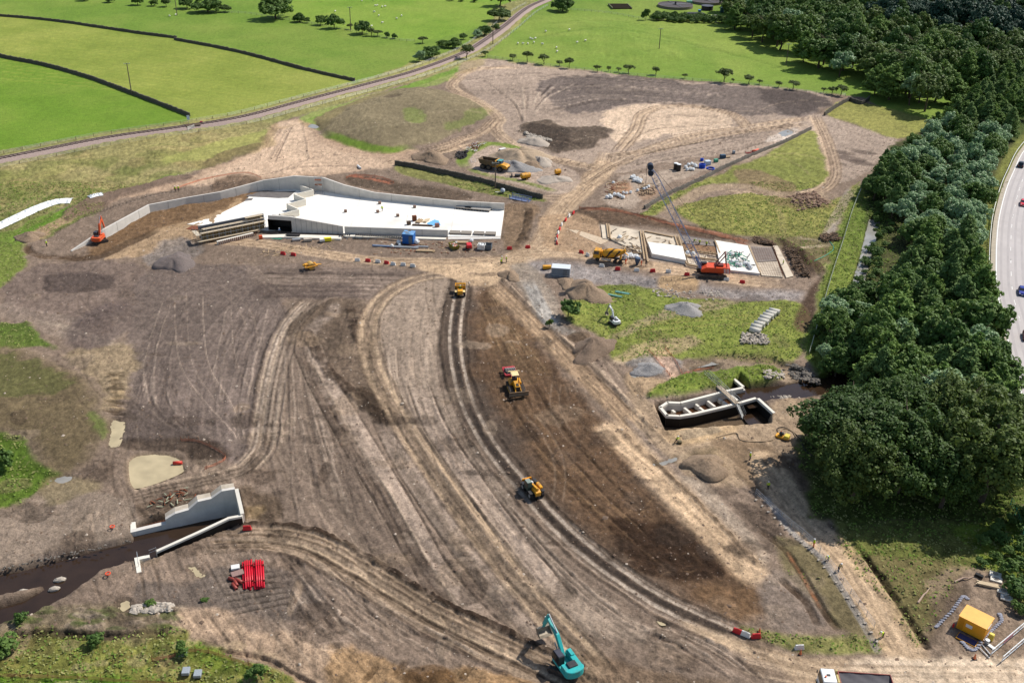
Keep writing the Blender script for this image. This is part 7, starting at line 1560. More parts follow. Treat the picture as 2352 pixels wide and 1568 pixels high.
scatter('boulders', 'white stones in the dark river at left', 'boulders', [(125, 1275), (185, 1262), (190, 1280), (130, 1290)], 34, STONP, mk_rock(.16, .0), z=-1.05); scatter('boulders', 'pale stones below the little pool', 'boulders', [(300, 1388), (395, 1386), (390, 1402), (310, 1408)], 60, STONP, mk_rock(.6, .1)); scatter('boulders', 'fallen stones along the left river bank', 'boulders', [(0, 1302), (290, 1238), (300, 1244), (0, 1310)], 46, STONE, mk_rock(.22, .0)); scatter('boulders', 'loose stones scattered below the crane shoulder', 'boulders', [(1500, 660), (1660, 668), (1660, 690), (1500, 684)], 90, STONP, mk_rock(.35, .1))
for k, (u, v, lb) in enumerate(((52, 1298+62, 'left flat boulder in the river branch'), (125, 1353, 'slab of stone in the river branch, left'), (138, 1323+9, 'slab of stone in the river branch, right'))):
    o = MB().blob((0, 0, 0), (.9, .5, .4), sub=2, nz=.15).build('boulder', STONP, loc=Vector((*XY(u, v, -.9), -.8)), rz=.4); tag(o, lb, 'boulder')
def tank(u, v, label, L, r, rz):
    t = thing('tank_trailer', label, 'tank', P(u, v), rz); z = r+.45; MB().tube([(-L/2-.12, 0, z), (-L/2, 0, z), (L/2, 0, z), (L/2+.12, 0, z)], [r*.6, r, r, r*.6], 20).build('tank', YEL_, t, smooth=False); MB().tube([(0, 0, z+r-.05), (0, 0, z+r+.12)], .25, 10).build('hatch', YEL_, t); MB().box((0, 0, .4), (L*.9, r*1.2, .2)).build('chassis', DGR, t); wheels(t, [(0, s*r*.9, .35, .2) for s in (-1, 1)], YEL_)
tank(1207, 412, 'larger yellow water tank trailer below the dump truck', 3.0, .85, R_(28)); tank(1281, 402, 'smaller yellow tank trailer right of the gravel yard', 1.8, .75, R_(25))
t = thing('implement', 'dark steel attachment lying left of the larger yellow tank', 'attachment', P(1186, 406), .1); m = MB(); m.plate([(-1.6, 0), (-1.5, .9), (-1.3, .9), (-1.2, .1)], -.9, .9); m.box((.4, 0, .5), (1.8, 1.2, .5)); m.each('steel_part', DGR, t)
t = thing('pipe_rack', 'long dark blue steel stillage beside the mossy stone wall', 'rack', P(1195, 459), heading((1174, 452), (1214, 460))); m = MB(); [m.box((0, y, z), (6.6, .12, .12)) for y in (-1, 1) for z in (.2, .7, 1.2)]; m.each('rail', NAVY, t); m = MB(); [m.box((x, y, .7), (.12, .12, 1.4)) for x in (-3.2, -1, 1, 3.2) for y in (-1, 1)]; m.each('post', NAVY, t); MB().box((0, 0, .12), (6.4, 2, .1)).build('base', NAVY, t)
t = thing('lighting_bowl', 'grey white round machine on a small trailer by the stone wall', 'machine', P(1153, 444), 0); MB().blob((.2, 0, .9), .75, sub=2, nz=.05).build('drum', M('speckled_white', (190, 196, 200), .6, var=.4, scale=4), t); MB().box((-1.2, 0, .35), (1.8, .25, .12)).build('drawbar', WHP, t); wheels(t, [(.2, s*.7, .3, .18) for s in (-1, 1)], DGR)
scatter('tyre_heap', 'heap of old black tyres at the left of the scrap', 'tyres', [(1050, 352), (1072, 350), (1078, 364), (1050, 366)], 26, BLK, lambda m, p: m.tube([(p.x+.55*math.cos(a), p.y+.55*math.sin(a), p.z+.3+.25*math.sin(a+p.x)) for a in np.linspace(0, 2*PI, 13)], .2, 6)); scatter('steel_scrap', 'scrap metal heap beyond the tyres', 'scrap', [(1068, 346), (1090, 330), (1115, 332), (1090, 352)], 90, [RUST, WHP], mk_plank(1.6, .7))
t = thing('metal_stillage', 'small pale steel frame on the grass left of the dump truck', 'frame', P(1087, 372), .3); m = MB(); [m.tube(q, .05, 5) for q in (((-.7, -.6, .1), (.7, -.6, .1)), ((-.7, .6, .1), (.7, .6, .1)), ((-.7, -.6, .1), (-.7, .6, 1)), ((.7, -.6, .1), (.7, .6, 1)), ((-.7, .6, 1), (.7, .6, 1)))]; m.each('tube', WHP, t)
crate(1154, 344, 'grey sheets leaning at the tip of the sand heap', mt=WHP, s=(2.4, 1.2, .3), rz=.6)
# items in front of and on the basin
BB = lambda x, y: (786.6+x/5.553, 363+y/5.553)
def beams(u, v, label, n, L, mt, rz=0.0, w=.22, z=None):
    t = thing('beam_stack', label, 'beams', P(u, v) if z is None else Vector((*XY(u, v, z), z)), rz); m = MB(); [m.box((random.uniform(-.3, .3), (k % 4-1.5)*(w+.04), .12+(k//4)*(w*.7)), (L, w, w*.6), R=random.uniform(-.03, .03)) for k in range(n)]; m.each('beam', mt, t); return t
beams(*BB(490, 1125), 'blue grey steel beams lying furthest left before the basin', 5, 4.5, M('blue_grey_beam', (110, 124, 146), .5), -.08); beams(*BB(770, 1142), 'long grey beams stacked below the blue container', 8, 8, STEEL, -.06); beams(*BB(1010, 1135), 'short silver beams right of the blue container', 6, 3.5, STEEL, -.05); beams(*BB(1060, 1190), 'pale timber planks at the edge of the haul road', 7, 4.5, TIMB, -.02, .3); beams(*BB(1530, 1085), 'pale boards beside the green skip', 6, 3.2, TIMB, 0, .4)
beams(*BB(880, 1112), 'bundle of brown rusty pipes before the blue container', 4, 2.5, RUST); beams(963, 509, 'stack of timber on the blue tarpaulin side of the slab', 8, 2.6, TIMB, 1.3, .3, z=.15); beams(978, 508, 'leaning pale boards on the slab', 6, 2.6, M('pale_board', (206, 184, 150), .8), 1.2, .3, z=.15); beams(970, 518, 'brown joists lying on the slab', 5, 5.5, TIMD, -.06, .22, z=.15)
t = MB(); q = [(980, 513), (998, 505), (1008, 507), (1012, 517), (990, 519)]; pp = [Vector((*XY(u, v, .16), .17+.05*(i % 2))) for i, (u, v) in enumerate(q)]; o = t.prism([tuple((p-pp[0])[:2]) for p in pp], 0, [.04, .1, .05, .12, .06]).build('tarpaulin', M('sky_blue_tarp', (112, 176, 226), .6, var=.15, bump=.4), loc=pp[0]); tag(o, 'sky blue tarpaulin spread on the white slab', 'tarpaulin')
crate(952, 505, 'rusty red crate on the slab', mt=RUST, s=(1.2, 1, 1.4), loc=Vector((*XY(952, 507, .14), .15))); crate(939, 514, 'dark brown machine on the slab beside the red crate', mt=TIMD, s=(1.1, .9, .9), loc=Vector((*XY(939, 516, .14), .15))); crate(1004, 522, 'small red and grey generator at the tarpaulin corner', mt=M('grey_red', (140, 96, 84), .6, var=.4), s=(1.2, .9, .9), loc=Vector((*XY(1004, 521, .14), .15)))
for k, (x, y, lb) in enumerate(((475, 585, 'small grey block furthest back on the slab'), (450, 695, 'small brown block beside the lone slab worker'), (40, 690, 'small brown block nearest the zigzag wall'), (920, 635, 'small brown post block in the middle of the slab'), (705, 745, 'dark flat block left of the timber stacks'))): crate(0, 0, lb, mt=M('block_brown', (140, 112, 96), .8, var=.4), s=(.8, .7, .6), loc=Vector((*XY(*BB(x, y), .14), .15)), cat='block', name='spacer_block')
t = thing('skip', 'olive green open skip full of rubble in front of the basin', 'skip', P(1043, 571), R_(-60)); m = MB(); pr = [(-1.7, 1.3), (-1.1, .1), (1.1, .1), (1.7, 1.3), (1.6, 1.3), (1.0, .2), (-1.0, .2), (-1.6, 1.3)]; m.plate(pr, -.85, .85); [m.plate([(-1.7, 1.3), (-1.1, .1), (1.1, .1), (1.7, 1.3)], s*.85-.04, s*.85+.04) for s in (-1, 1)]; m.build('skip_body', M('olive_skip', (130, 120, 40), .6, dirt=.4), t); m = MB(); [m.blob((random.uniform(-1.1, 1.1), random.uniform(-.6, .6), 1.05), random.uniform(.2, .45), random.randint(0, 1), sub=1) for _ in range(16)]; m.build('rubbish', [WHP, M('brick_waste', (190, 120, 96), .9)], t)
t = thing('towed_compressor', 'red towed compressor with black wheels before the basin', 'compressor', P(1077, 571), R_(-80)); MB().box((0, 0, .95), (2.1, 1.4, 1.0)).build('canopy', RED, t, bevel=.15); MB().box((1.6, 0, .5), (1.4, .15, .12)).build('drawbar', DGR, t); wheels(t, [(-.1, s*.75, .35, .22) for s in (-1, 1)], DGR)
def bin_(u, v, label, mt, fill=None):
    t = thing('open_bin', label, 'bin', P(u, v), R_(-8)); m = MB(); W_, D_, H_ = 1.9, 2.0, 1.25
    m.box((0, 0, .15), (W_, D_, .1)); [m.box((0, s*D_/2, .1+H_/2), (W_, .08, H_)) for s in (-1, 1)]; [m.box((s*W_/2, 0, .1+H_/2), (.08, D_, H_)) for s in (-1, 1)]; m.build('bin_body', mt, t)
    if fill: m = MB(); [m.blob((random.uniform(-.6, .6), random.uniform(-.6, .6), 1.1), random.uniform(.3, .5), sub=1) for _ in range(8)]; m.build('contents', fill, t)
bin_(1106, 571, 'white bin heaped with sacks near the basin corner', WHP, BAGW); bin_(1121, 571, 'dark grey open bin nearest the basin corner', M('grey_bin', (90, 98, 104), .5), None); bag(1083, 556, 'white sacks behind the red compressor'); bag(916, 560, 'white bag left of the blue container'); bag(957, 560, 'white bag right of the blue container', r=.8); bag(900, 568, 'white bundle on the ground left of the rusty pipes', r=.5); bag(918, 565, 'white bundle on the ground between the beam stacks', r=.45)
bag(1048, 560, 'white bag leaning on the rim of the green skip', r=.4)
crate(753, 554, 'bright yellow box by the end of the footing', mt=M('bright_yellow', (240, 220, 30), .5), s=(1.9, .9, .9)); crate(681, 553, 'grey covered pallet below the wide front wall', mt=STEEL, s=(2.2, 1.2, .5)); crate(707, 554, 'brown stone pallet below the wide front wall', mt=STONP, s=(2.2, 1.2, .7)); crate(740, 555, 'white wrapped pallet left of the bright yellow box', mt=WHP, s=(1.3, 1.0, .7)); beams(672, 541, 'grey shutter lying on the footing', 6, 3.5, DGR, -.03, .3, z=.45); beams(635, 549, 'green props lying below the footing', 4, 2.6, GRNP, -.05, .12); crate(599, 549, 'orange machine at the foot of the scaffold', mt=ORG, s=(.9, .7, .9))
scatter('timber_scrap', 'boards strewn on the mud before the scaffold', 'timber', [(590, 570), (760, 560), (780, 578), (600, 590)], 40, [TIMB, TIMB], mk_plank(2.6)); scatter('timber_scrap', 'small litter on the ground before the basin', 'timber', [(860, 558), (1140, 556), (1140, 580), (860, 585)], 110, [TIMB, RUST], mk_plank(1.2))
t = thing('steel_trestle', 'dark row of steel trestles at the foot of the front wall', 'trestle', Vector((*XY(870, 549), 0)), heading((819, 545), (921, 551))); m = MB(); [m.box((-6.2+k*.62, 0, 1.0), (.35, .9, .2)) for k in range(21)]; m.each('beam_end', DGR, t); m = MB(); [m.tube([(-6+k*2, 0, .9), (-6+k*2-1.0, -1.0, 0)], .07, 5) for k in range(7)]; m.each('strut', STEEL, t); m = MB(); [m.tube([(-6.3, y, .85), (6.4, y, .85)], .08, 5) for y in (-.35, .35)]; m.each('runner', DGR, t)
t = thing('steel_trestle', 'short dark trestle at the stub end of the footing', 'trestle', Vector((*XY(795, 546), 0)), .0); m = MB(); [m.box((-1.4+k*.6, 0, .9), (.35, .9, .2)) for k in range(5)]; m.each('beam_end', DGR, t); m = MB(); [m.tube([(x, 0, .9), (x-1, -1.2, 0)], .07, 5) for x in (-1.4, 0, 1.2)]; m.each('strut', STEEL, t)
o = MB().prism([(-2.2, -1.2), (1.2, -1.4), (2.2, 1.2), (-1.2, 1.4)], 0, .12).build('rusty_plate', RUST, loc=P(448, 524, .05)); tag(o, 'rust brown steel plate lying on the dug ground', 'steel plate')
# white sheeting left
def sheeting(line, label, w=1.6):
    ln = cr(line, 8); o = P(*ln[0]); a = [P(*p)-o for p in offl(ln, w, False)]; b = [P(*p)-o for p in offl(ln, -w, False)]; v = []
    for i, (p, q) in enumerate(zip(a, b)):
        for k in range(6): c = p.lerp(q, k/5); v.append((c.x, c.y, c.z+.12+(.45*math.sin(PI*k/5)+.25*math.sin(i*1.9+k*2.3)*math.sin(PI*k/5))*1.0))
    ob = MB().add(v, [(i*6+k, i*6+6+k, i*6+7+k, i*6+1+k) for i in range(len(a)-1) for k in range(5)]).build('ground_sheet', SHEET, loc=o); tag(ob, label, 'sheet')
sheeting([(-60, 545), (0, 519), (40, 500), (90, 477), (130, 464), (165, 462)], 'long crumpled white ground sheet at the left edge', 2.1); sheeting([(203, 455), (218, 450), (236, 447)], 'short white ground sheet on the grass bank', 1.0)
# footbridge over the weir
def footbridge():
    a = Vector((*XY(1622, 861, .3), .3)); b = Vector((*XY(1693, 926, .5), .5)); c = P(1707, 961, .1); t = thing('footbridge', 'narrow timber footbridge with steel handrails and stairs over the weir', 'footbridge', a); b -= a; c -= a; d = b.normalized(); n = Vector((-d.y, d.x, 0)).normalized()
    R = math.atan2(b.y, b.x); mid = b/2; MB().box((mid.x, mid.y, mid.z), (b.length, 1.0, .12), R=R).build('deck', M('bridge_deck', (180, 160, 134), .85), t)
    m = MB(); [m.box((mid.x+n.x*s, mid.y+n.y*s, mid.z-.15), (b.length, .12, .3), R=R) for s in (-.45, .45)]; m.each('girder', STEEL, t)
    m = MB()
    for s in (-.5, .5):
        for z in (.55, 1.1): m.tube([n*s+Vector((0, 0, z)), b+n*s+Vector((0, 0, z)), c+n*s+Vector((0, 0, z))], .04, 5)
        for k in range(8): p = b*(k/7)+n*s; m.tube([p, p+Vector((0, 0, 1.1))], .035, 5)
    m.each('handrail', STEEL, t)
    m = MB(); e = c-b; k = 11
    for i in range(k): p = b+e*((i+.5)/k); m.box((p.x, p.y, p.z), (.26, .9, .05), R=math.atan2(e.y, e.x))
    m.each('stair_tread', M('pale_steel', (206, 206, 200), .5), t); m = MB(); [m.tube([b+n*s, c+n*s], .06, 5) for s in (-.45, .45)]; m.each('stringer', STEEL, t)
footbridge()
t = thing('pump', 'yellow pump on a skid with black hoses beside the big trees', 'pump', P(1797, 1006), R_(-30)); MB().box((0, 0, .35), (2.6, 1.3, .4)).build('skid', YEL_, t, bevel=.05); MB().box((.8, 0, .75), (.9, 1.2, .5)).build('fuel_box', M('pale_yellow', (222, 200, 80), .5), t, bevel=.05); m = MB(); m.blob((-.3, 0, .95), (.5, .4, .4), sub=2, nz=.2); m.build('engine', DGR, t); MB().tube([(-.4, 0, 1.0), (-.4, 0, 1.5)], .08, 6).build('exhaust', M('amber', (230, 110, 30)), t)
def hose(line, label, r=.09, mt=None, col='hose'):
    ln = cr(line, 6); o = P(*ln[0]); ob = MB().tube([P(*p, r)-o for p in ln], r, 6).build('hose', mt or BLK, loc=o); tag(ob, label, col)
hose([(1645, 1005), (1690, 995), (1700, 1010), (1730, 1015), (1770, 1012), (1785, 998), (1800, 985), (1820, 992), (1830, 1010)], 'pale hose winding from the yellow pump to the sand', .1, M('sandy_hose', (150, 128, 100), .7)); hose([(1790, 1000), (1785, 985), (1805, 983), (1835, 1005), (1850, 1035), (1870, 1050)], 'black hose looping round the yellow pump')
hose([(1095, 437), (1130, 434), (1150, 430)], 'thin black hose on the yard by the stone wall', .07); hose([(1870, 600), (1900, 585), (1915, 570), (1900, 550)], 'green hose looping on the grass left of the river fence', .1, GRNP)
o = MB().pipe((-.9, 0, 0), (.7, 0, 0), .3, .24, 14).build('orange_outlet', M('outlet_red', (206, 60, 44), .5), loc=Vector((*XY(409, 1061, 0), -.1)), rz=.1, smooth=True); tag(o, 'red outlet pipe poking into the muddy pond', 'pipe')
o = MB().box((0, 0, .4), (1.0, 1.0, .7)).build('plate_compactor', M('compactor', (90, 80, 50), .6), loc=P(1561, 1018), bevel=.1); o.scale = (.7, .7, .7); tag(o, 'small plate compactor in front of the pushing worker', 'compactor')
o = MB().tube([(0, 0, .1), (0, 0, 1.4), (.1, 0, 2.1)], [.25, .7, .72], 14).build('concrete_skip', M('skip_blue_grey', (64, 82, 104), .5), loc=P(1463, 609), bevel=0); tag(o, 'blue grey concrete skip hanging by the orange workers', 'skip')
for k, (u, v, lb, L, n) in enumerate(((1382, 690, 'long pale timber pole on the grass above the mini excavator', 7, 1), (1402, 694, 'shorter pale pole beside the long one on the grass', 3.5, 1), (1412, 680, 'green and white props laid on the grass', 3.5, 6), (1430, 673, 'green props at the top of the laid out row', 3.5, 4))): beams(u, v, lb, n, L, TIMB if k < 2 else M('prop_green', (90, 140, 126), .6), R_(30) if k < 2 else R_(-22), .2)
# bottom right odds
G7 = lambda x, y: (2087.5+x/5.268, 1270.6+y/5.268)
for k, (x, y, lb) in enumerate(((1045, 260, 'topmost pale chamber slab beside the shrubs'), (1055, 320, 'second pale chamber slab with a round lid'), (1140, 460, 'third pale chamber slab by the battens'), (1180, 545, 'lowest pale chamber slab with a square lid'))):
    t = thing('chamber_slab', lb, 'slab', P(*G7(x, y)), R_(-25), 'pale chamber slabs'); MB().box((0, 0, .12), (1.7, 1.2, .24)).build('slab', CONC, t, bevel=.03); MB().tube([(0, 0, .24), (0, 0, .3)], .4, 14).build('lid', STONP, t)
beams(*G7(955, 390), 'stack of sawn timber battens beside the chamber slabs', 12, 3.2, M('pale_board', 0), R_(-18), .16); crate(*G7(845, 285), 'black wrapped bundle above the battens', mt=BLK, s=(.6, 1.2, .4), rz=.9)
t = thing('gate_frame', 'white and red barrier fence slanting to the right edge', 'fence', P(2280, 1500), heading((2275, 1505), (2352, 1440))); m = MB()
for y in (0, -1.6):
    for z in (.3, 1.1): m.tube([(-.5, y, z), (9, y, z)], .07, 6)
m.each('rail', WHT, t); m = MB(); [m.tube([(x, y, 0), (x, y, 1.2)], .06, 6) for x in np.arange(-.5, 9, 1.9) for y in (0, -1.6)]; m.each('post', WHT, t); MB().box((4.0, -.05, .7), (2.6, .05, .7)).build('banner', M('red_white_banner', (214, 150, 156), .7, var=.5, scale=3), t)
for k, (a, b) in enumerate((((2258, 1470), (2280, 1490)), ((2254, 1480), (2275, 1505)), ((2250, 1490), (2272, 1512)))):
    p, q = P(*a, .15), P(*b, .15); o = MB().tube([(0, 0, 0), q-p], .08, 6).build('steel_tube', WHP, loc=p); tag(o, 'loose pale tube near the foot of the barrier fence', 'tube', 'loose tubes by the barrier fence')
for pts, lb in (([(2150, 1440), (2165, 1425), (2185, 1405), (2200, 1385), (2212, 1370), (2222, 1376)], 'line of grey sandbags left of the yellow store'), ([(2210, 1475), (2225, 1490), (2240, 1492), (2255, 1470), (2270, 1455), (2285, 1440), (2300, 1425), (2295, 1410)], 'line of grey sandbags below and right of the yellow store')):
    ln = cr(pts, 4); o = P(*ln[0]); m = MB(); [m.blob(P(*p, .12)-o, (.4, .22, .16), sub=1, nz=.15) for p in ln]; ob = m.build('sandbags', M('grey_sandbag', (150, 150, 158), .9, var=.3), loc=o); tag(ob, lb, 'sandbags', kind='stuff')
for a, b, lb in (((2192, 1337), (2236, 1325), 'longer fallen branch on the cleared ground'), ((2108, 1385), (2136, 1350), 'shorter fallen branch on the cleared ground')):
    p = P(*a, .15); q = P(*b, .2)-p; o = MB().tube([(0, 0, 0), q*.4+Vector((.2, .3, .1)), q*.7+Vector((-.1, -.2, .1)), q], [.16, .13, .1, .05], 6).build('fallen_branch', M('bare_wood', (176, 150, 130), .9), loc=p); tag(o, lb, 'branch')
# bare props in rings near the orange life ring spots
for u, v, lb in ((259, 1214, 'orange life ring stand left of the intake'), (166+83, 1322, 'orange life ring stand below the river')):
    o = MB().tube([(.35*math.cos(a), .35*math.sin(a), .5+.0*a) for a in np.linspace(0, 2*PI, 15)], .1, 6).build('life_ring', M('ring_orange', (226, 84, 50), .5), loc=P(u, v)); tag(o, lb, 'life ring')
# two crates on the rough grass
for u, v, lb in ((428, 1545, 'left grey lattice box on the rough grass'), (455, 1551, 'right grey lattice box on the rough grass'), (421, 1502, 'grey lattice box inside the orange netting')): crate(u, v, lb, mt=M('lattice_grey', (150, 156, 160), .6, var=.3, scale=8), s=(1.0, 1.2, .5), rz=.1)
# level crossing
t = thing('crossing_gate', 'white field gate at the level crossing, left of the track boards', 'gate', P(432, 300), R_(60)); m = MB(); [m.tube([(0, 0, z), (3, 0, z)], .06, 5) for z in (.3, .65, 1.0, 1.3)]; m.each('bar', WHP, t); m = MB(); [m.tube([(x, 0, 0), (x, 0, 1.5)], .1, 6) for x in (0, 3)]; m.each('post', WHP, t)
t = thing('crossing_sign', 'tall white sign beside the level crossing', 'sign', P(434, 284), .2); MB().tube([(0, 0, 0), (0, 0, 2.2)], .06, 6).build('post', STEEL, t); MB().box((0, -.05, 2.2), (1.0, .06, 1.6)).build('plate', M('pale_blue_sign', (196, 216, 220), .5), t)
o = MB().box((0, 0, .82), (5, 3.4, .1)).build('crossing_boards', TIMD, loc=P(443, 292), rz=heading((430, 294), (460, 290))); tag(o, 'dark timber boards laid across the railway', 'crossing boards')
crate(463, 286, 'small red box beside the railway crossing', mt=M('magenta_red', (160, 30, 60), .5), s=(1.0, .8, 1.0))
# ================================================================== sewage works
def bed(u, v, label):
    t = thing('filter_bed', label, 'filter bed', P(u, v), .3, 'circular filter beds'); r = 10.2; MB().pipe((0, 0, -.1), (0, 0, 1.4), r, r-.35, 48).build('rim_wall', M('bed_rim', (120, 108, 100), .9), t); MB().tube([(0, 0, 0), (0, 0, 1.2)], r-.3, 48).build('stone_media', M('dark_media', (78, 72, 72), .95, var=.3, scale=1.5), t); m = MB(); m.tube([(-r+.5, 0, 1.6), (r-.5, 0, 1.6)], .12, 5); m.tube([(0, -r+.5, 1.6), (0, r-.5, 1.6)], .12, 5); m.each('sprinkler_arm', STEEL, t); MB().tube([(0, 0, 1.2), (0, 0, 3)], .5, 8).build('centre_column', DGR, t)
bed(1551, 16, 'left round dark filter bed of the sewage works'); bed(1623, 6, 'right round dark filter bed of the sewage works'); bed(1600, -13, 'partly seen dark filter bed at the very top edge')
t = thing('round_tank', 'dark round tank with a flat lid below the filter beds', 'tank', P(1624, 23), 0); MB().tube([(0, 0, 0), (0, 0, 2.2)], 3.3, 24).build('tank_wall', M('dark_brown_tank', (62, 50, 50), .8), t); MB().tube([(0, 0, 2.2), (0, 0, 2.4)], 3.5, 24).build('lid', M('slate_lid', (70, 74, 84), .7), t)
cabin('kiosk', 'dark green kiosk beside the sewage works track', 'kiosk', 1659, 29, 2.4, 2.2, 2.6, .1, M('kiosk_green', (44, 84, 74), .6), M('kiosk_roof', (120, 150, 140), .6)); cabin('kiosk', 'low teal kiosk between the filter beds', 'kiosk', 1583, 9, 3.2, 1.8, 1.4, .1, M('kiosk_teal', (60, 130, 110), .6), M('kiosk_roof2', (110, 170, 150), .6), ribs=False, door=False); cabin('kiosk', 'small bright blue kiosk in the sunken yard', 'kiosk', 1606, 33, 1.4, 1.2, 2.2, .1, BLUE, M('light_blue', (110, 170, 220), .5), ribs=False); crate(1640, 38, 'low white channel box in the mown grass', mt=WHP, s=(3.4, 1.2, .5))
t = thing('drying_bed', 'old timber sludge beds in a row near the railway', 'drying bed', P(1424, 17), .1); m = MB(); [m.box((0, -6+k*2.1, .4), (11, .35, .8)) for k in range(7)]; m.each('partition', TIMD, t); m = MB(); [m.box((x, 0, .5), (.4, 13.5, 1.0)) for x in (-5.6, 5.6)]; m.each('side_wall', M('bed_side', (110, 112, 80), .9), t)
m = MB(); m.prism([(-7, -2), (7, -2), (5, 2.2), (-2, 2.4)], 0, .5); o = m.build('sunken_yard_edge', M('dark_edge', (48, 52, 54), .9), loc=P(1592, 32)); tag(o, 'low dark wedge shaped slab by the blue kiosk', 'slab')
# ================================================================== vegetation
def leafmat(name, c1, c2, trans=.25, rough=.6, spec=.25):
    m, nt, b, N = nmat(name); L = nt.links.new
    oi = N('ShaderNodeObjectInfo'); at = N('ShaderNodeAttribute', attribute_name='leaf')
    ad = N('ShaderNodeMath', operation='ADD'); L(oi.outputs['Random'], ad.inputs[0]); L(at.outputs['Fac'], ad.inputs[1]); hf = N('ShaderNodeMath', operation='MULTIPLY'); hf.inputs[1].default_value = .5; L(ad.outputs[0], hf.inputs[0])
    mx = N('ShaderNodeMix', data_type='RGBA'); L(hf.outputs[0], mx.inputs['Factor']); mx.inputs['A'].default_value = (*lin(c1), 1); mx.inputs['B'].default_value = (*lin(c2), 1)
    L(mx.outputs['Result'], b.inputs['Base Color']); b.inputs['Roughness'].default_value = rough; b.inputs['Specular IOR Level'].default_value = spec
    tr = N('ShaderNodeBsdfTranslucent'); L(mx.outputs['Result'], tr.inputs['Color']); ms = N('ShaderNodeMixShader'); ms.inputs[0].default_value = trans
    L(b.outputs[0], ms.inputs[1]); L(tr.outputs[0], ms.inputs[2]); L(ms.outputs[0], nt.nodes['Material Output'].inputs['Surface']); return m
LF = {'big': leafmat('big_tree_leaves', (42, 66, 26), (88, 112, 46)), 'bigol': leafmat('big_olive_leaves', (56, 76, 28), (100, 116, 50)), 'dark': leafmat('broad_leaves', (54, 88, 36), (112, 136, 62)), 'olive': leafmat('olive_leaves', (72, 94, 42), (110, 128, 60)), 'silver': leafmat('silvery_leaves', (112, 144, 92), (166, 190, 140), rough=.5, spec=.4), 'pine': leafmat('pine_needles', (84, 110, 56), (120, 142, 76), .12, .75), 'larch': leafmat('larch_needles', (94, 124, 54), (128, 152, 74), .2, .7), 'deep': leafmat('deep_shade_leaves', (40, 66, 50), (62, 88, 64), .1), 'thorn': leafmat('thorn_leaves', (84, 100, 50), (120, 132, 72)), 'bush': leafmat('bush_leaves', (70, 100, 44), (108, 132, 62)), 'grass': leafmat('tall_grass', (124, 134, 74), (164, 158, 104), .2, .9, .1), 'lush': leafmat('lush_grass', (96, 128, 50), (134, 152, 72), .2, .9, .1)}  # 'deep' is kept dark to carry a cloud's shadow in the leaf colour
BARK = M('bark', (84, 70, 56), .95, var=.4, scale=3, bump=.5)
def leaves(pts, nrm, size, mt, name, elong=1.0, rng=RNG):
    n = len(pts); nrm = nrm/np.maximum(np.linalg.norm(nrm, axis=1)[:, None], 1e-6); r = rng.normal(size=(n, 3)); a = np.cross(nrm, r); a /= np.maximum(np.linalg.norm(a, axis=1)[:, None], 1e-6); b = np.cross(nrm, a)
    s = size*rng.uniform(.55, 1.25, n)[:, None]; a = a*s*elong; b = b*s
    co = np.stack([pts-a*.5, pts-b*.5+a*.1, pts+a*.5, pts+b*.5+nrm*s*.15], 1).reshape(-1, 3).astype(np.float32)
    me = bpy.data.meshes.new(name); me.vertices.add(n*4); me.vertices.foreach_set('co', co.ravel()); me.loops.add(n*4); me.loops.foreach_set('vertex_index', np.arange(n*4, dtype=np.int32)); me.polygons.add(n); me.polygons.foreach_set('loop_start', np.arange(0, n*4, 4, dtype=np.int32)); me.update(calc_edges=True)
    at = me.attributes.new('leaf', 'FLOAT', 'POINT'); at.data.foreach_set('value', np.repeat(rng.uniform(0, 1, n), 4).astype(np.float32)); me.materials.append(mt); return me
def sph(n, rng=RNG): v = rng.normal(size=(n, 3)); return v/np.linalg.norm(v, axis=1)[:, None]
def broad(H, R, n, leaf, mt, seed, lobes=22, base=.18, flat=.8):
    rng = np.random.default_rng(seed); cz = H*(base+1)/2; hz = H*(1-base)/2
    d = sph(lobes*3, rng); d = d[d[:, 2] > -.55][:lobes]; rr = rng.uniform(.45, .8, len(d))[:, None]
    c = d*rr*np.array([R, R, hz*flat]); c[:, 2] += cz; lr = rng.uniform(.28, .46, len(d))*R
    c = np.vstack([c, [[0, 0, cz]]]); lr = np.append(lr, R*.5)
    # small clumps on every lobe
    k = 13; cl = []; cr_ = []; cd = []
    for i in range(len(c)):
        q = sph(k, rng); q[:, 2] = np.abs(q[:, 2])*.8+q[:, 2]*.2; cl.append(c[i]+q*lr[i]*.85); cr_ += list(lr[i]*rng.uniform(.22, .42, k)); cd.append(q)
    cl = np.vstack(cl); cr_ = np.array(cr_); cd = np.vstack(cd)
    w = cr_**2; idx = rng.choice(len(cl), n, p=w/w.sum()); q = sph(n, rng); q = q+cd[idx]*.5; q /= np.linalg.norm(q, axis=1)[:, None]
    p = cl[idx]+q*cr_[idx][:, None]*rng.uniform(.75, 1.12, n)[:, None]; p[:, 2] = np.maximum(p[:, 2], H*.06+rng.uniform(0, .5, n))
    nr = q+rng.normal(size=(n, 3))*.4+np.array([0, 0, .5]); return leaves(p, nr, leaf, mt, 'crown', 1.2, rng)
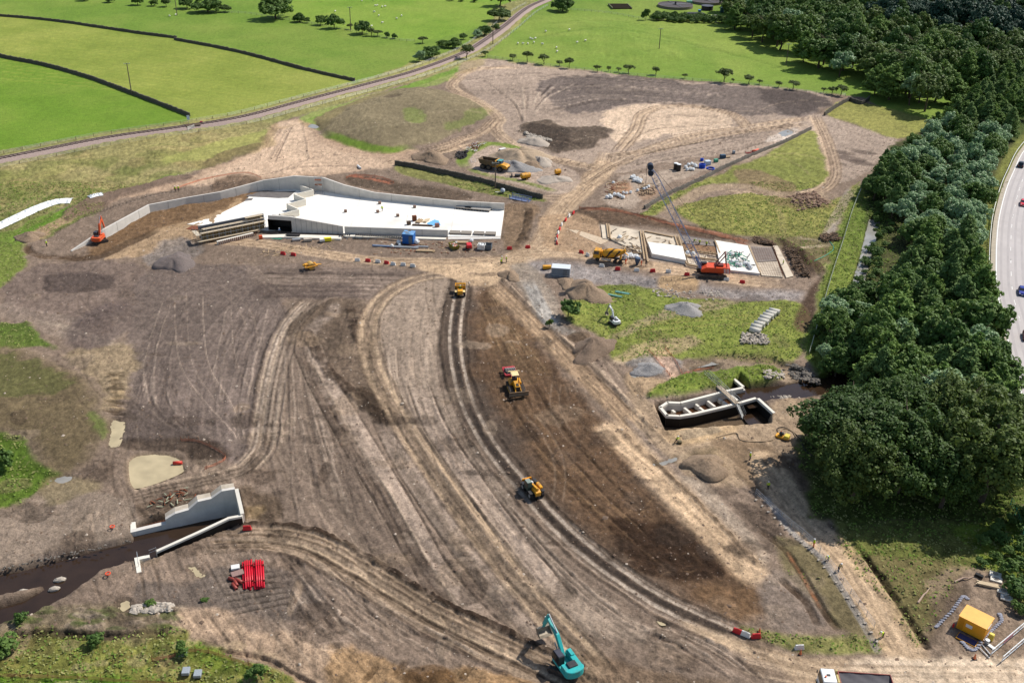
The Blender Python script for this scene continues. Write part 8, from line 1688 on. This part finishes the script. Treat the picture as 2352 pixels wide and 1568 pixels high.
def conif(H, R, n, leaf, mt, seed, droop=.25):
    rng = np.random.default_rng(seed); P_, N_ = [], []; nb = 84
    for b in range(nb):
        t = (b+rng.uniform(0, 1))/nb; z = H*(.12+.86*t); L = R*(1-t**1.6)**.8*rng.uniform(.65, 1.15)+.25; a = rng.uniform(0, 2*PI); d = np.array([math.cos(a), math.sin(a), 0]); k = max(12, int(n/nb*(L/R)*1.6)); s = rng.uniform(.12, 1, k)**.8; side = np.array([-d[1], d[0], 0]); wd = .34*L*(1.1-s)+.12
        p = d*(L*s)[:, None]+side*(rng.normal(size=k)*wd)[:, None]; p[:, 2] = z+.28*L*s*(1 if droop < 0 else .6)-droop*L*s*s+rng.normal(size=k)*.14; P_.append(p); N_.append(np.tile(np.array([0, 0, 1.0]), (k, 1))+d*.5+rng.normal(size=(k, 3))*.55)
    return leaves(np.vstack(P_), np.vstack(N_), leaf, mt, 'crown', 1.9, rng)
def trunk(H, r, seed, lean=0.0, limbs=5, spread=.4, s0=.35):
    rr = random.Random(seed); m = MB(); pts = [(lean*H*(k/5)**1.5+rr.uniform(-.05, .05)*H*.2, rr.uniform(-.03, .03)*H, H*.8*k/5-.3*(k == 0)) for k in range(6)]; m.tube(pts, [r*(1-.13*k) for k in range(6)], 8)
    for i in range(limbs): k = rr.randint(2, 4); a = rr.uniform(0, 6.28); s = Vector(pts[k]); e = s+Vector((math.cos(a)*H*spread*rr.uniform(.6, 1), math.sin(a)*H*spread*rr.uniform(.6, 1), H*rr.uniform(.15, .3))); m.tube([s, s.lerp(e, .5)+Vector((0, 0, H*.03)), e], [r*.45, r*.3, r*.1], 5)
    return m.mesh('trunk', BARK)
PROTO = {}
def proto(key, crown, tr): PROTO[key] = (crown, tr)
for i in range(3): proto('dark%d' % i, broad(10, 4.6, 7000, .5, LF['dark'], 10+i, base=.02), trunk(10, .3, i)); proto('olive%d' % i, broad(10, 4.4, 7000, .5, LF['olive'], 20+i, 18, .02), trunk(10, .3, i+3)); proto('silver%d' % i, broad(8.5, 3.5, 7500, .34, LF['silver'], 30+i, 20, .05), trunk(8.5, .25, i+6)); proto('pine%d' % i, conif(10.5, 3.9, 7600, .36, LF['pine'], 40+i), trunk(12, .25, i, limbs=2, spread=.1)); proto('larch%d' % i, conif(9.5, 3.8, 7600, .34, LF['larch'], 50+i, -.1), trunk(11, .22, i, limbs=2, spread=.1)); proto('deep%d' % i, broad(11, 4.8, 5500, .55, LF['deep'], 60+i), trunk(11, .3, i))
for i in range(3): proto('bigdark%d' % i, broad(16, 7.6, 26000, .42, (LF['big'], LF['bigol'], LF['big'])[i], 70+i, 44, .02), trunk(16, .5, i+9)); proto('thorn%d' % i, broad(4.6, 2.5, 2300, .34, LF['thorn'], 80+i, 9, .3), trunk(4.6, .18, i+20, lean=(.1, -.12, .05)[i], limbs=6)); proto('bush%d' % i, broad(2.2, 1.5, 1500, .26, LF['bush'], 90+i, 8, .0), trunk(2.2, .08, i+30))
def tree(key, p, label, cat='tree', group=None, s=1.0, name='broadleaf_tree', sz=None):
    cr_, tk = PROTO[key]; name = 'pale_leafed_tree' if key[:2] == 'si' else 'painted_shade_tree' if key[:2] == 'de' else name; t = thing(name, label, cat, p, random.uniform(0, 6.28), group); sz = sz or s; t.scale = (s*random.uniform(.85, 1.15), s*random.uniform(.85, 1.15), sz*random.uniform(.82, 1.18))  # 'deep' trees have cloud shade painted into their leaves
    for n, me in (('trunk', tk), ('crown', cr_)): o = bpy.data.objects.new(n, me); COL.objects.link(o); o.parent = t
    return t
def inside(pt, poly_):
    x, y = pt; c = False; n = len(poly_)
    for i in range(n):
        (ax, ay), (bx, by) = poly_[i], poly_[(i+1) % n]
        if (ay > y) != (by > y) and x < (bx-ax)*(y-ay)/(by-ay)+ax: c = not c
    return c
def fill(poly_, dmin, fn, maxn=300, seed=1, tries=9000):
    rr = random.Random(seed); W_ = [XY(*p) for p in poly_]; x0, x1 = min(p[0] for p in W_), max(p[0] for p in W_); y0, y1 = min(p[1] for p in W_), max(p[1] for p in W_); pts = []
    for _ in range(tries):
        q = (rr.uniform(x0, x1), rr.uniform(y0, y1))
        if not inside(q, W_): continue
        if all((q[0]-a)**2+(q[1]-b)**2 > dmin*dmin for a, b in pts):
            pts.append(q)
            if len(pts) >= maxn: break
    for q in pts: fn(Vector((q[0], q[1], Hxy(*q)-.1)), rr, PJ((q[0], q[1], 0)))
    return len(pts)
def f_wood(p, rr, uv):
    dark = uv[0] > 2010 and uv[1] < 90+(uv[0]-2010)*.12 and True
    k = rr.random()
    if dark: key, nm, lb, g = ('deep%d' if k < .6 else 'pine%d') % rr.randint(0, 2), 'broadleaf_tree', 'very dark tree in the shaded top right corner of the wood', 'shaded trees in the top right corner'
    elif k < .5: key, nm, lb, g = 'dark%d' % rr.randint(0, 2), 'broadleaf_tree', 'dark green broadleaf tree in the big wood at upper right', 'dark broadleaf trees of the big wood'
    elif k < .76: key, nm, lb, g = 'olive%d' % rr.randint(0, 2), 'broadleaf_tree', 'olive green broadleaf tree in the big wood at upper right', 'olive broadleaf trees of the big wood'
    elif k < .88: key, nm, lb, g = 'silver%d' % rr.randint(0, 2), 'broadleaf_tree', 'greyish green tree among the dark wood at upper right', 'greyish trees of the big wood'
    else: key, nm, lb, g = 'larch%d' % rr.randint(0, 2), 'conifer', 'conifer standing among the broadleaf wood at upper right', 'conifers of the big wood'
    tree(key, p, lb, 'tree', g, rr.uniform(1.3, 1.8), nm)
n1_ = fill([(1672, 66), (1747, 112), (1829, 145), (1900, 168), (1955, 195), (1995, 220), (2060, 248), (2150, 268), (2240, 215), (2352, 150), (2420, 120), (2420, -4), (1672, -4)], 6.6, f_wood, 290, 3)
def f_strip(p, rr, uv):
    k = rr.random()
    if uv[1] < 330-(2352-uv[0])*.1 or uv[0] < 2070+(uv[1]-340)*.1 and k < .35: key, nm, lb, g = ('pine%d' if k < .5 else 'larch%d') % rr.randint(0, 2), 'conifer', 'feathery conifer in the strip above the pale roadside trees', 'conifers above the pale roadside trees'
    elif k < .82: key, nm, lb, g = 'silver%d' % rr.randint(0, 2), 'broadleaf_tree', 'silvery pale green tree in the strip beside the highway', 'silvery trees beside the highway'
    else: key, nm, lb, g = 'dark%d' % rr.randint(0, 2), 'broadleaf_tree', 'darker green tree among the silvery roadside trees', 'darker trees among the silvery strip'
    tree(key, p, lb, 'tree', g, rr.uniform(.8, 1.1), nm)
n2_ = fill([(1990, 445), (2050, 385), (2090, 345), (2150, 300), (2235, 240), (2352, 172), (2370, 200), (2325, 300), (2290, 365), (2264, 430), (2246, 510), (2236, 600), (2200, 600), (2100, 580), (2050, 510), (2030, 490)], 4.6, f_strip, 240, 5)
def f_pine(p, rr, uv):
    k = rr.random()
    if k < .34: key, nm, lb, g = 'pine%d' % rr.randint(0, 2), 'conifer', 'dark feathery pine in the belt left of the highway', 'dark pines left of the highway'
    elif k < .68: key, nm, lb, g = 'larch%d' % rr.randint(0, 2), 'conifer', 'bright green larch in the belt left of the highway', 'larches left of the highway'
    elif k < .78: key, nm, lb, g = 'silver%d' % rr.randint(0, 2), 'broadleaf_tree', 'pale leafed tree within the conifer belt', 'pale trees within the conifer belt'
    else: key, nm, lb, g = 'dark%d' % rr.randint(0, 2), 'broadleaf_tree', 'full round broadleaf tree within the conifer belt', 'round trees within the conifer belt'
    tree(key, p, lb, 'tree', g, rr.uniform(.95, 1.3), nm)
n3_ = fill([(2110, 610), (2222, 612), (2230, 680), (2246, 760), (2266, 860), (2290, 950), (2300, 1000), (2200, 990), (2050, 950), (1975, 930), (2010, 800), (2050, 700)], 4.3, f_pine, 200, 7)
k_ = 0
def f_edge(p, rr, uv): tree(('dark%d' if rr.random() < .6 else 'silver%d') % rr.randint(0, 2), p, 'rounded tree on the bank between the river and the conifer belt', 'tree', 'rounded trees on the river bank', rr.uniform(.65, .95), 'broadleaf_tree')
n4_ = fill([(1900, 735), (1935, 720), (1960, 700), (1985, 690), (2000, 760), (1985, 840), (1960, 850), (1905, 868), (1888, 850), (1895, 790)], 4.0, f_edge, 40, 8)
for i, (u, v, s, key, lb) in enumerate(((1935, 1075, .95, 'bigdark0', 'huge dark tree nearest the muddy weir site, left of the near clump'), (2040, 1040, .95, 'bigdark0', 'broad rounded tree at the back of the near clump'), (2060, 1130, 1.0, 'bigdark2', 'huge dark tree at the front middle of the near clump'), (1960, 1150, .85, 'bigdark1', 'olive dark tree at the front left of the near clump'), (2180, 1070, 1.0, 'bigdark1', 'olive tree in the centre of the near clump'), (2250, 1150, 1.0, 'bigdark1', 'large olive tree at the front right of the near clump'), (2290, 1060, .9, 'bigdark1', 'olive tree beside the road in the near clump'), (2160, 1165, .8, 'bigdark0', 'dark tree low at the front of the near clump'))):
    tree(key, P(min(u, 2262), v, -.8), lb, 'tree', None, s*1.14, 'broadleaf_tree')
tree('silver0', P(2150, 1135), 'pale grey green tree peeping from the middle of the near clump', 'tree', None, 1.35); tree('dark1', P(1878, 1010), 'small leafy tree at the left tip of the near clump', 'tree', None, .62); tree('bush1', P(1850, 1000), 'sparse young tree leaning out over the bare ground', 'tree', None, 1.4)
TL = [(252, 6, 18, 'dark'), (316, 12, 26, 'dark'), (354, 14, 18, 'dark'), (382, 16, 20, 'olive'), (430, 20, 34, 'dark'), (478, 28, 50, 'dark'), (517, 28, 24, 'olive'), (195, 2, 20, 'dark'), (633, 43, 66, 'dark'), (688, 51, 26, 'dark'), (706, 53, 15, 'dark'), (737, 58, 24, 'dark'), (768, 66, 42, 'bush'), (805, 68, 15, 'thorn'), (832, 78, 32, 'dark'), (853, 83, 20, 'thorn'), (868, 84, 22, 'thorn'), (888, 87, 14, 'bush'), (906, 89, 14, 'dark'), (971, 100, 24, 'thorn'), (989, 133, 40, 'dark'), (963, 142, 25, 'silver'), (1016, 107, 24, 'dark'), (1029, 110, 27, 'dark'), (1046, 110, 26, 'dark'), (1064, 91, 16, 'dark'), (1072, 134, 33, 'thorn'), (1097, 86, 24, 'silver'), (1113, 81, 32, 'dark'), (1138, 71, 18, 'bush'), (1146, 47, 44, 'olive'), (1150, 14, 46, 'olive'), (1114, 130, 15, 'thorn'), (1293, 26, 54, 'dark'), (1483, 47, 24, 'bush'), (1038, 2, 14, 'dark'), (1060, 4, 12, 'dark'), (1090, 5, 14, 'dark')]
where = ['at the far left of the top hedge', 'second in the top left hedge', 'third in the top left hedge', 'fourth in the top left hedge', 'left of the widest top hedge tree', 'widest of the top left hedge', 'at the right end of the top left hedge', 'cut by the top edge, far left', 'largest, standing alone at the top left fields', 'right of the largest field tree', 'small, touching the tree right of the largest', 'fourth bush from the largest field tree', 'wide and low left of the hedge pole', 'small, behind the hedge pole', 'broad, right of the hedge pole', 'spiky, in the middle of the right hedge run', 'spiky, next to the end of the hedge run', 'low, near the end of the hedge run', 'small, last of the hedge run', 'at the left of the railway clump', 'tallest, front of the railway clump', 'pale, at the foot of the railway clump', 'behind the tallest railway clump tree', 'middle of the railway clump', 'right part of the railway clump', 'small, behind the railway clump', 'open crowned, overhanging the railway', 'pale, left of the trackside group', 'dark, middle of the trackside group', 'small, right of the trackside group', 'tall, above the trackside group', 'tall, at the top beside the railway', 'small, just below the railway fence', 'large, right of the railway at the top edge', 'round, in the sewage works hedge', 'tiny, at the top edge left of the bend', 'tiny, at the top edge near the bend', 'tiny, at the top edge by the tall tree']
HH = {'dark': (10, 4.6), 'olive': (10, 4.4), 'silver': (8.5, 3.5), 'bush': (2.2, 1.5), 'thorn': (4.6, 2.5)}
for i, (u, v, w, k) in enumerate(TL):
    r = w/2/sc(v); s = r/HH[k][1]; tree(k+str(i % 3), P(u, v, -(1.3 if k in ('dark', 'olive', 'silver') else .3)*s), {'dark': 'dark green tree ', 'olive': 'olive green tree ', 'silver': 'pale green tree ', 'bush': 'leafy bush ', 'thorn': 'scrubby tree '}[k]+where[i], 'bush' if k == 'bush' else 'tree', None, s*1.12, 'bush' if k == 'bush' else 'broadleaf_tree', s*(.9 if k not in ('bush',) else 1.3))
HT = [(1178, 139, 18), (1211, 144, 26), (1249, 148, 28), (1285, 152, 16), (1307, 157, 25), (1372, 165, 18), (1398, 165, 12), (1420, 166, 14), (1443, 169, 23), (1506, 172, 21), (1573, 181, 15), (1663, 189, 34), (1683, 190, 10), (1719, 193, 25), (1744, 194, 14), (1788, 201, 18), (1821, 206, 28), (1891, 214, 14), (1911, 217, 24), (1931, 220, 28)]
ordn = ['first', 'second', 'third', 'fourth', 'fifth', 'sixth', 'seventh', 'eighth', 'ninth', 'tenth', 'eleventh', 'twelfth', 'thirteenth', 'fourteenth', 'fifteenth', 'sixteenth', 'seventeenth', 'eighteenth', 'nineteenth', 'last']
for i, (u, v, w) in enumerate(HT): r = w/2/sc(v); s = r/2.4; tree('thorn%d' % (i % 3), P(u, v), ordn[i]+' thorn tree from the left along the bare plateau edge', 'tree', 'thorn trees along the plateau edge', s, 'thorn_tree', s*.95)
tree('bush0', P(1305, 728), 'leafy green bush beside the grey track near the site cabin', 'bush', None, 1.75, 'bush', 2.2); tree('bush1', P(1262, 752), 'small bush with an orange marker left of the soil heap', 'bush', None, .75, 'bush')
t = thing('marker_board', 'orange marker board standing in the small bush', 'marker', P(1263, 750)); MB().box((0, 0, 1.2), (.6, .1, 1.0)).build('board', ORG, t); MB().tube([(0, .05, 0), (0, .05, 1.4)], .04, 5).build('post', STEEL, t)
BL = [(224, 1480, 1.2, 'round bush on the lower left rough grass'), (424, 1500, 1.1, 'round bush between the nettings'), (12, 1492, 1.7, 'large bush at the left edge'), (52, 1428, 1.1, 'thin bush on the bank above the ditch'), (590, 1560, 1.5, 'dark bush at the lower left by the site edge'), (0, 1078, 2.4, 'dark bush at the left edge by the stream'), (345, 1390, .7, 'low bush above the pale bank stones'), (470, 1378, .6, 'low bush at the top of the bank ditch')]
for i, (u, v, s, lb) in enumerate(BL): tree('bush%d' % (i % 3), P(u, v, -.3), lb, 'bush', None, s*.75, 'bush')
# shrubs lower right
def f_sh(p, rr, uv): tree('bush%d' % rr.randint(0, 2), p, 'leafy shrub in the overgrown corner at lower right', 'bush', 'shrubs in the lower right corner', rr.uniform(.6, 1.3), 'bush')
fill([(2250, 1240), (2352, 1180), (2420, 1200), (2420, 1420), (2335, 1410), (2300, 1330), (2240, 1290)], 2.4, f_sh, 60, 11)
def f_hg(p, rr, uv): tree('bush%d' % rr.randint(0, 2), p, 'hedge bush along the lower edge of the sewage works', 'bush', 'hedge bushes of the sewage works', rr.uniform(1.2, 1.7), 'bush')
fill([(1500, 40), (1560, 42), (1668, 47), (1668, 55), (1560, 54), (1500, 50)], 2.6, f_hg, 70, 12)
def f_wr(p, rr, uv): tree('bush%d' % rr.randint(0, 2), p, 'leafy bush on the right river bank', 'bush', 'bushes on the right river bank', rr.uniform(.5, 1.1), 'bush')
fill([(2010, 470), (2050, 520), (2010, 640), (1990, 700), (1960, 690), (1900, 720), (1870, 760), (1860, 820), (1890, 860), (1910, 800), (1960, 660), (2000, 560)], 3.0, f_wr, 60, 13)
# tall grass tufts over the rough ground, one uncountable mass
def tufts():
    P_, N_, Kk = [], [], []
    w = GR*np.clip(RO, 0, 1); dens = 4.5
    js, is_ = np.where((w > .3) & (V > 420) & (U > -150) & (U < 2500))
    cell = (SX[js, is_]*ST)*np.abs(np.gradient(Y, axis=0)[js, is_]); nn = RNG.poisson(np.minimum(cell*dens*w[js, is_], 6)*np.where(n3[js, is_] > -.05, 1.4, .3)); idx = np.repeat(np.arange(len(js)), nn)
    if len(idx) > 150000: idx = RNG.choice(idx, 150000, replace=False)
    x = X[js, is_][idx]+RNG.uniform(-.5, .5, len(idx))*.3; y = Y[js, is_][idx]+RNG.uniform(-.5, .5, len(idx))*.4; z = Z[js, is_][idx]
    h = RNG.uniform(.08, .35, len(idx)); p = np.stack([x, y, z+h*.5], 1); a = RNG.uniform(0, 2*PI, len(idx)); nr = np.stack([np.cos(a), np.sin(a), np.full(len(idx), 1.6)], 1)
    lush = RNG.random(len(idx)) < np.clip(.5+n1[js, is_][idx]*2.5, .1, .9)
    for k, nm, mt in ((True, 'lush_grass_tufts', 'lush'), (False, 'dry_grass_tufts', 'grass')):
        s = lush == k; me = leaves(p[s], nr[s], .3, LF[mt], nm, 1.5); o = bpy.data.objects.new(nm, me); COL.objects.link(o); tag(o, 'green tufts of grass over the rough ground' if k else 'dry yellowish tufts of grass over the rough ground', 'grass', kind='stuff')
tufts()
# loose stones and clods over the bare ground
def clods():
    js, is_ = np.where((GR < .25) & (V > 300) & (U > -100) & (U < 2450)); cell = (SX[js, is_]*ST)*np.abs(np.gradient(Y, axis=0)[js, is_]); pr = cell*(.25+.9*RO[js, is_])*np.where(n3[js, is_] > .05, 1.6, .4); pr /= pr.sum(); n = 14000; i = RNG.choice(len(js), n, p=pr)
    xy = np.stack([X[js, is_][i]+RNG.uniform(-.15, .15, n), Y[js, is_][i]+RNG.uniform(-.2, .2, n)], 1); z = Z[js, is_][i]; r = .05+RNG.gamma(2, .045, n); oc = np.array([(1, 0, 0), (0, 1, 0), (-1, 0, 0), (0, -1, 0), (0, 0, 1)], float)
    k = RNG.uniform(.6, 1.3, (n, 5, 1)); a = RNG.uniform(0, PI, n); ca, sa = np.cos(a)[:, None], np.sin(a)[:, None]; v = oc[None]*k*r[:, None, None]; vx = v[..., 0]*ca-v[..., 1]*sa; vy = v[..., 0]*sa+v[..., 1]*ca
    co = np.stack([vx+xy[:, 0:1], vy+xy[:, 1:2], v[..., 2]*.8+z[:, None]], -1).reshape(-1, 3).astype(np.float32); f = np.array([(0, 1, 4), (1, 2, 4), (2, 3, 4), (3, 0, 4)]); fi = (np.arange(n)[:, None, None]*5+f[None]).reshape(-1).astype(np.int32)
    me = bpy.data.meshes.new('loose_stones'); me.vertices.add(len(co)); me.vertices.foreach_set('co', co.ravel()); me.loops.add(len(fi)); me.loops.foreach_set('vertex_index', fi); me.polygons.add(len(fi)//3); me.polygons.foreach_set('loop_start', np.arange(0, len(fi), 3, dtype=np.int32)); me.polygons.foreach_set('material_index', np.repeat((RNG.random(n) < .12).astype(np.int32), 4)); me.update(calc_edges=True)
    me.materials.append(M('soil_clod', (112, 92, 76), .95, var=.3)); me.materials.append(M('pale_pebble', (180, 164, 146), .9, var=.3)); o = bpy.data.objects.new('loose_stones', me); COL.objects.link(o); tag(o, 'loose stones and clods scattered over the bare earth', 'stones', kind='stuff')
clods()
print('woods', n1_, n2_, n3_, n4_)
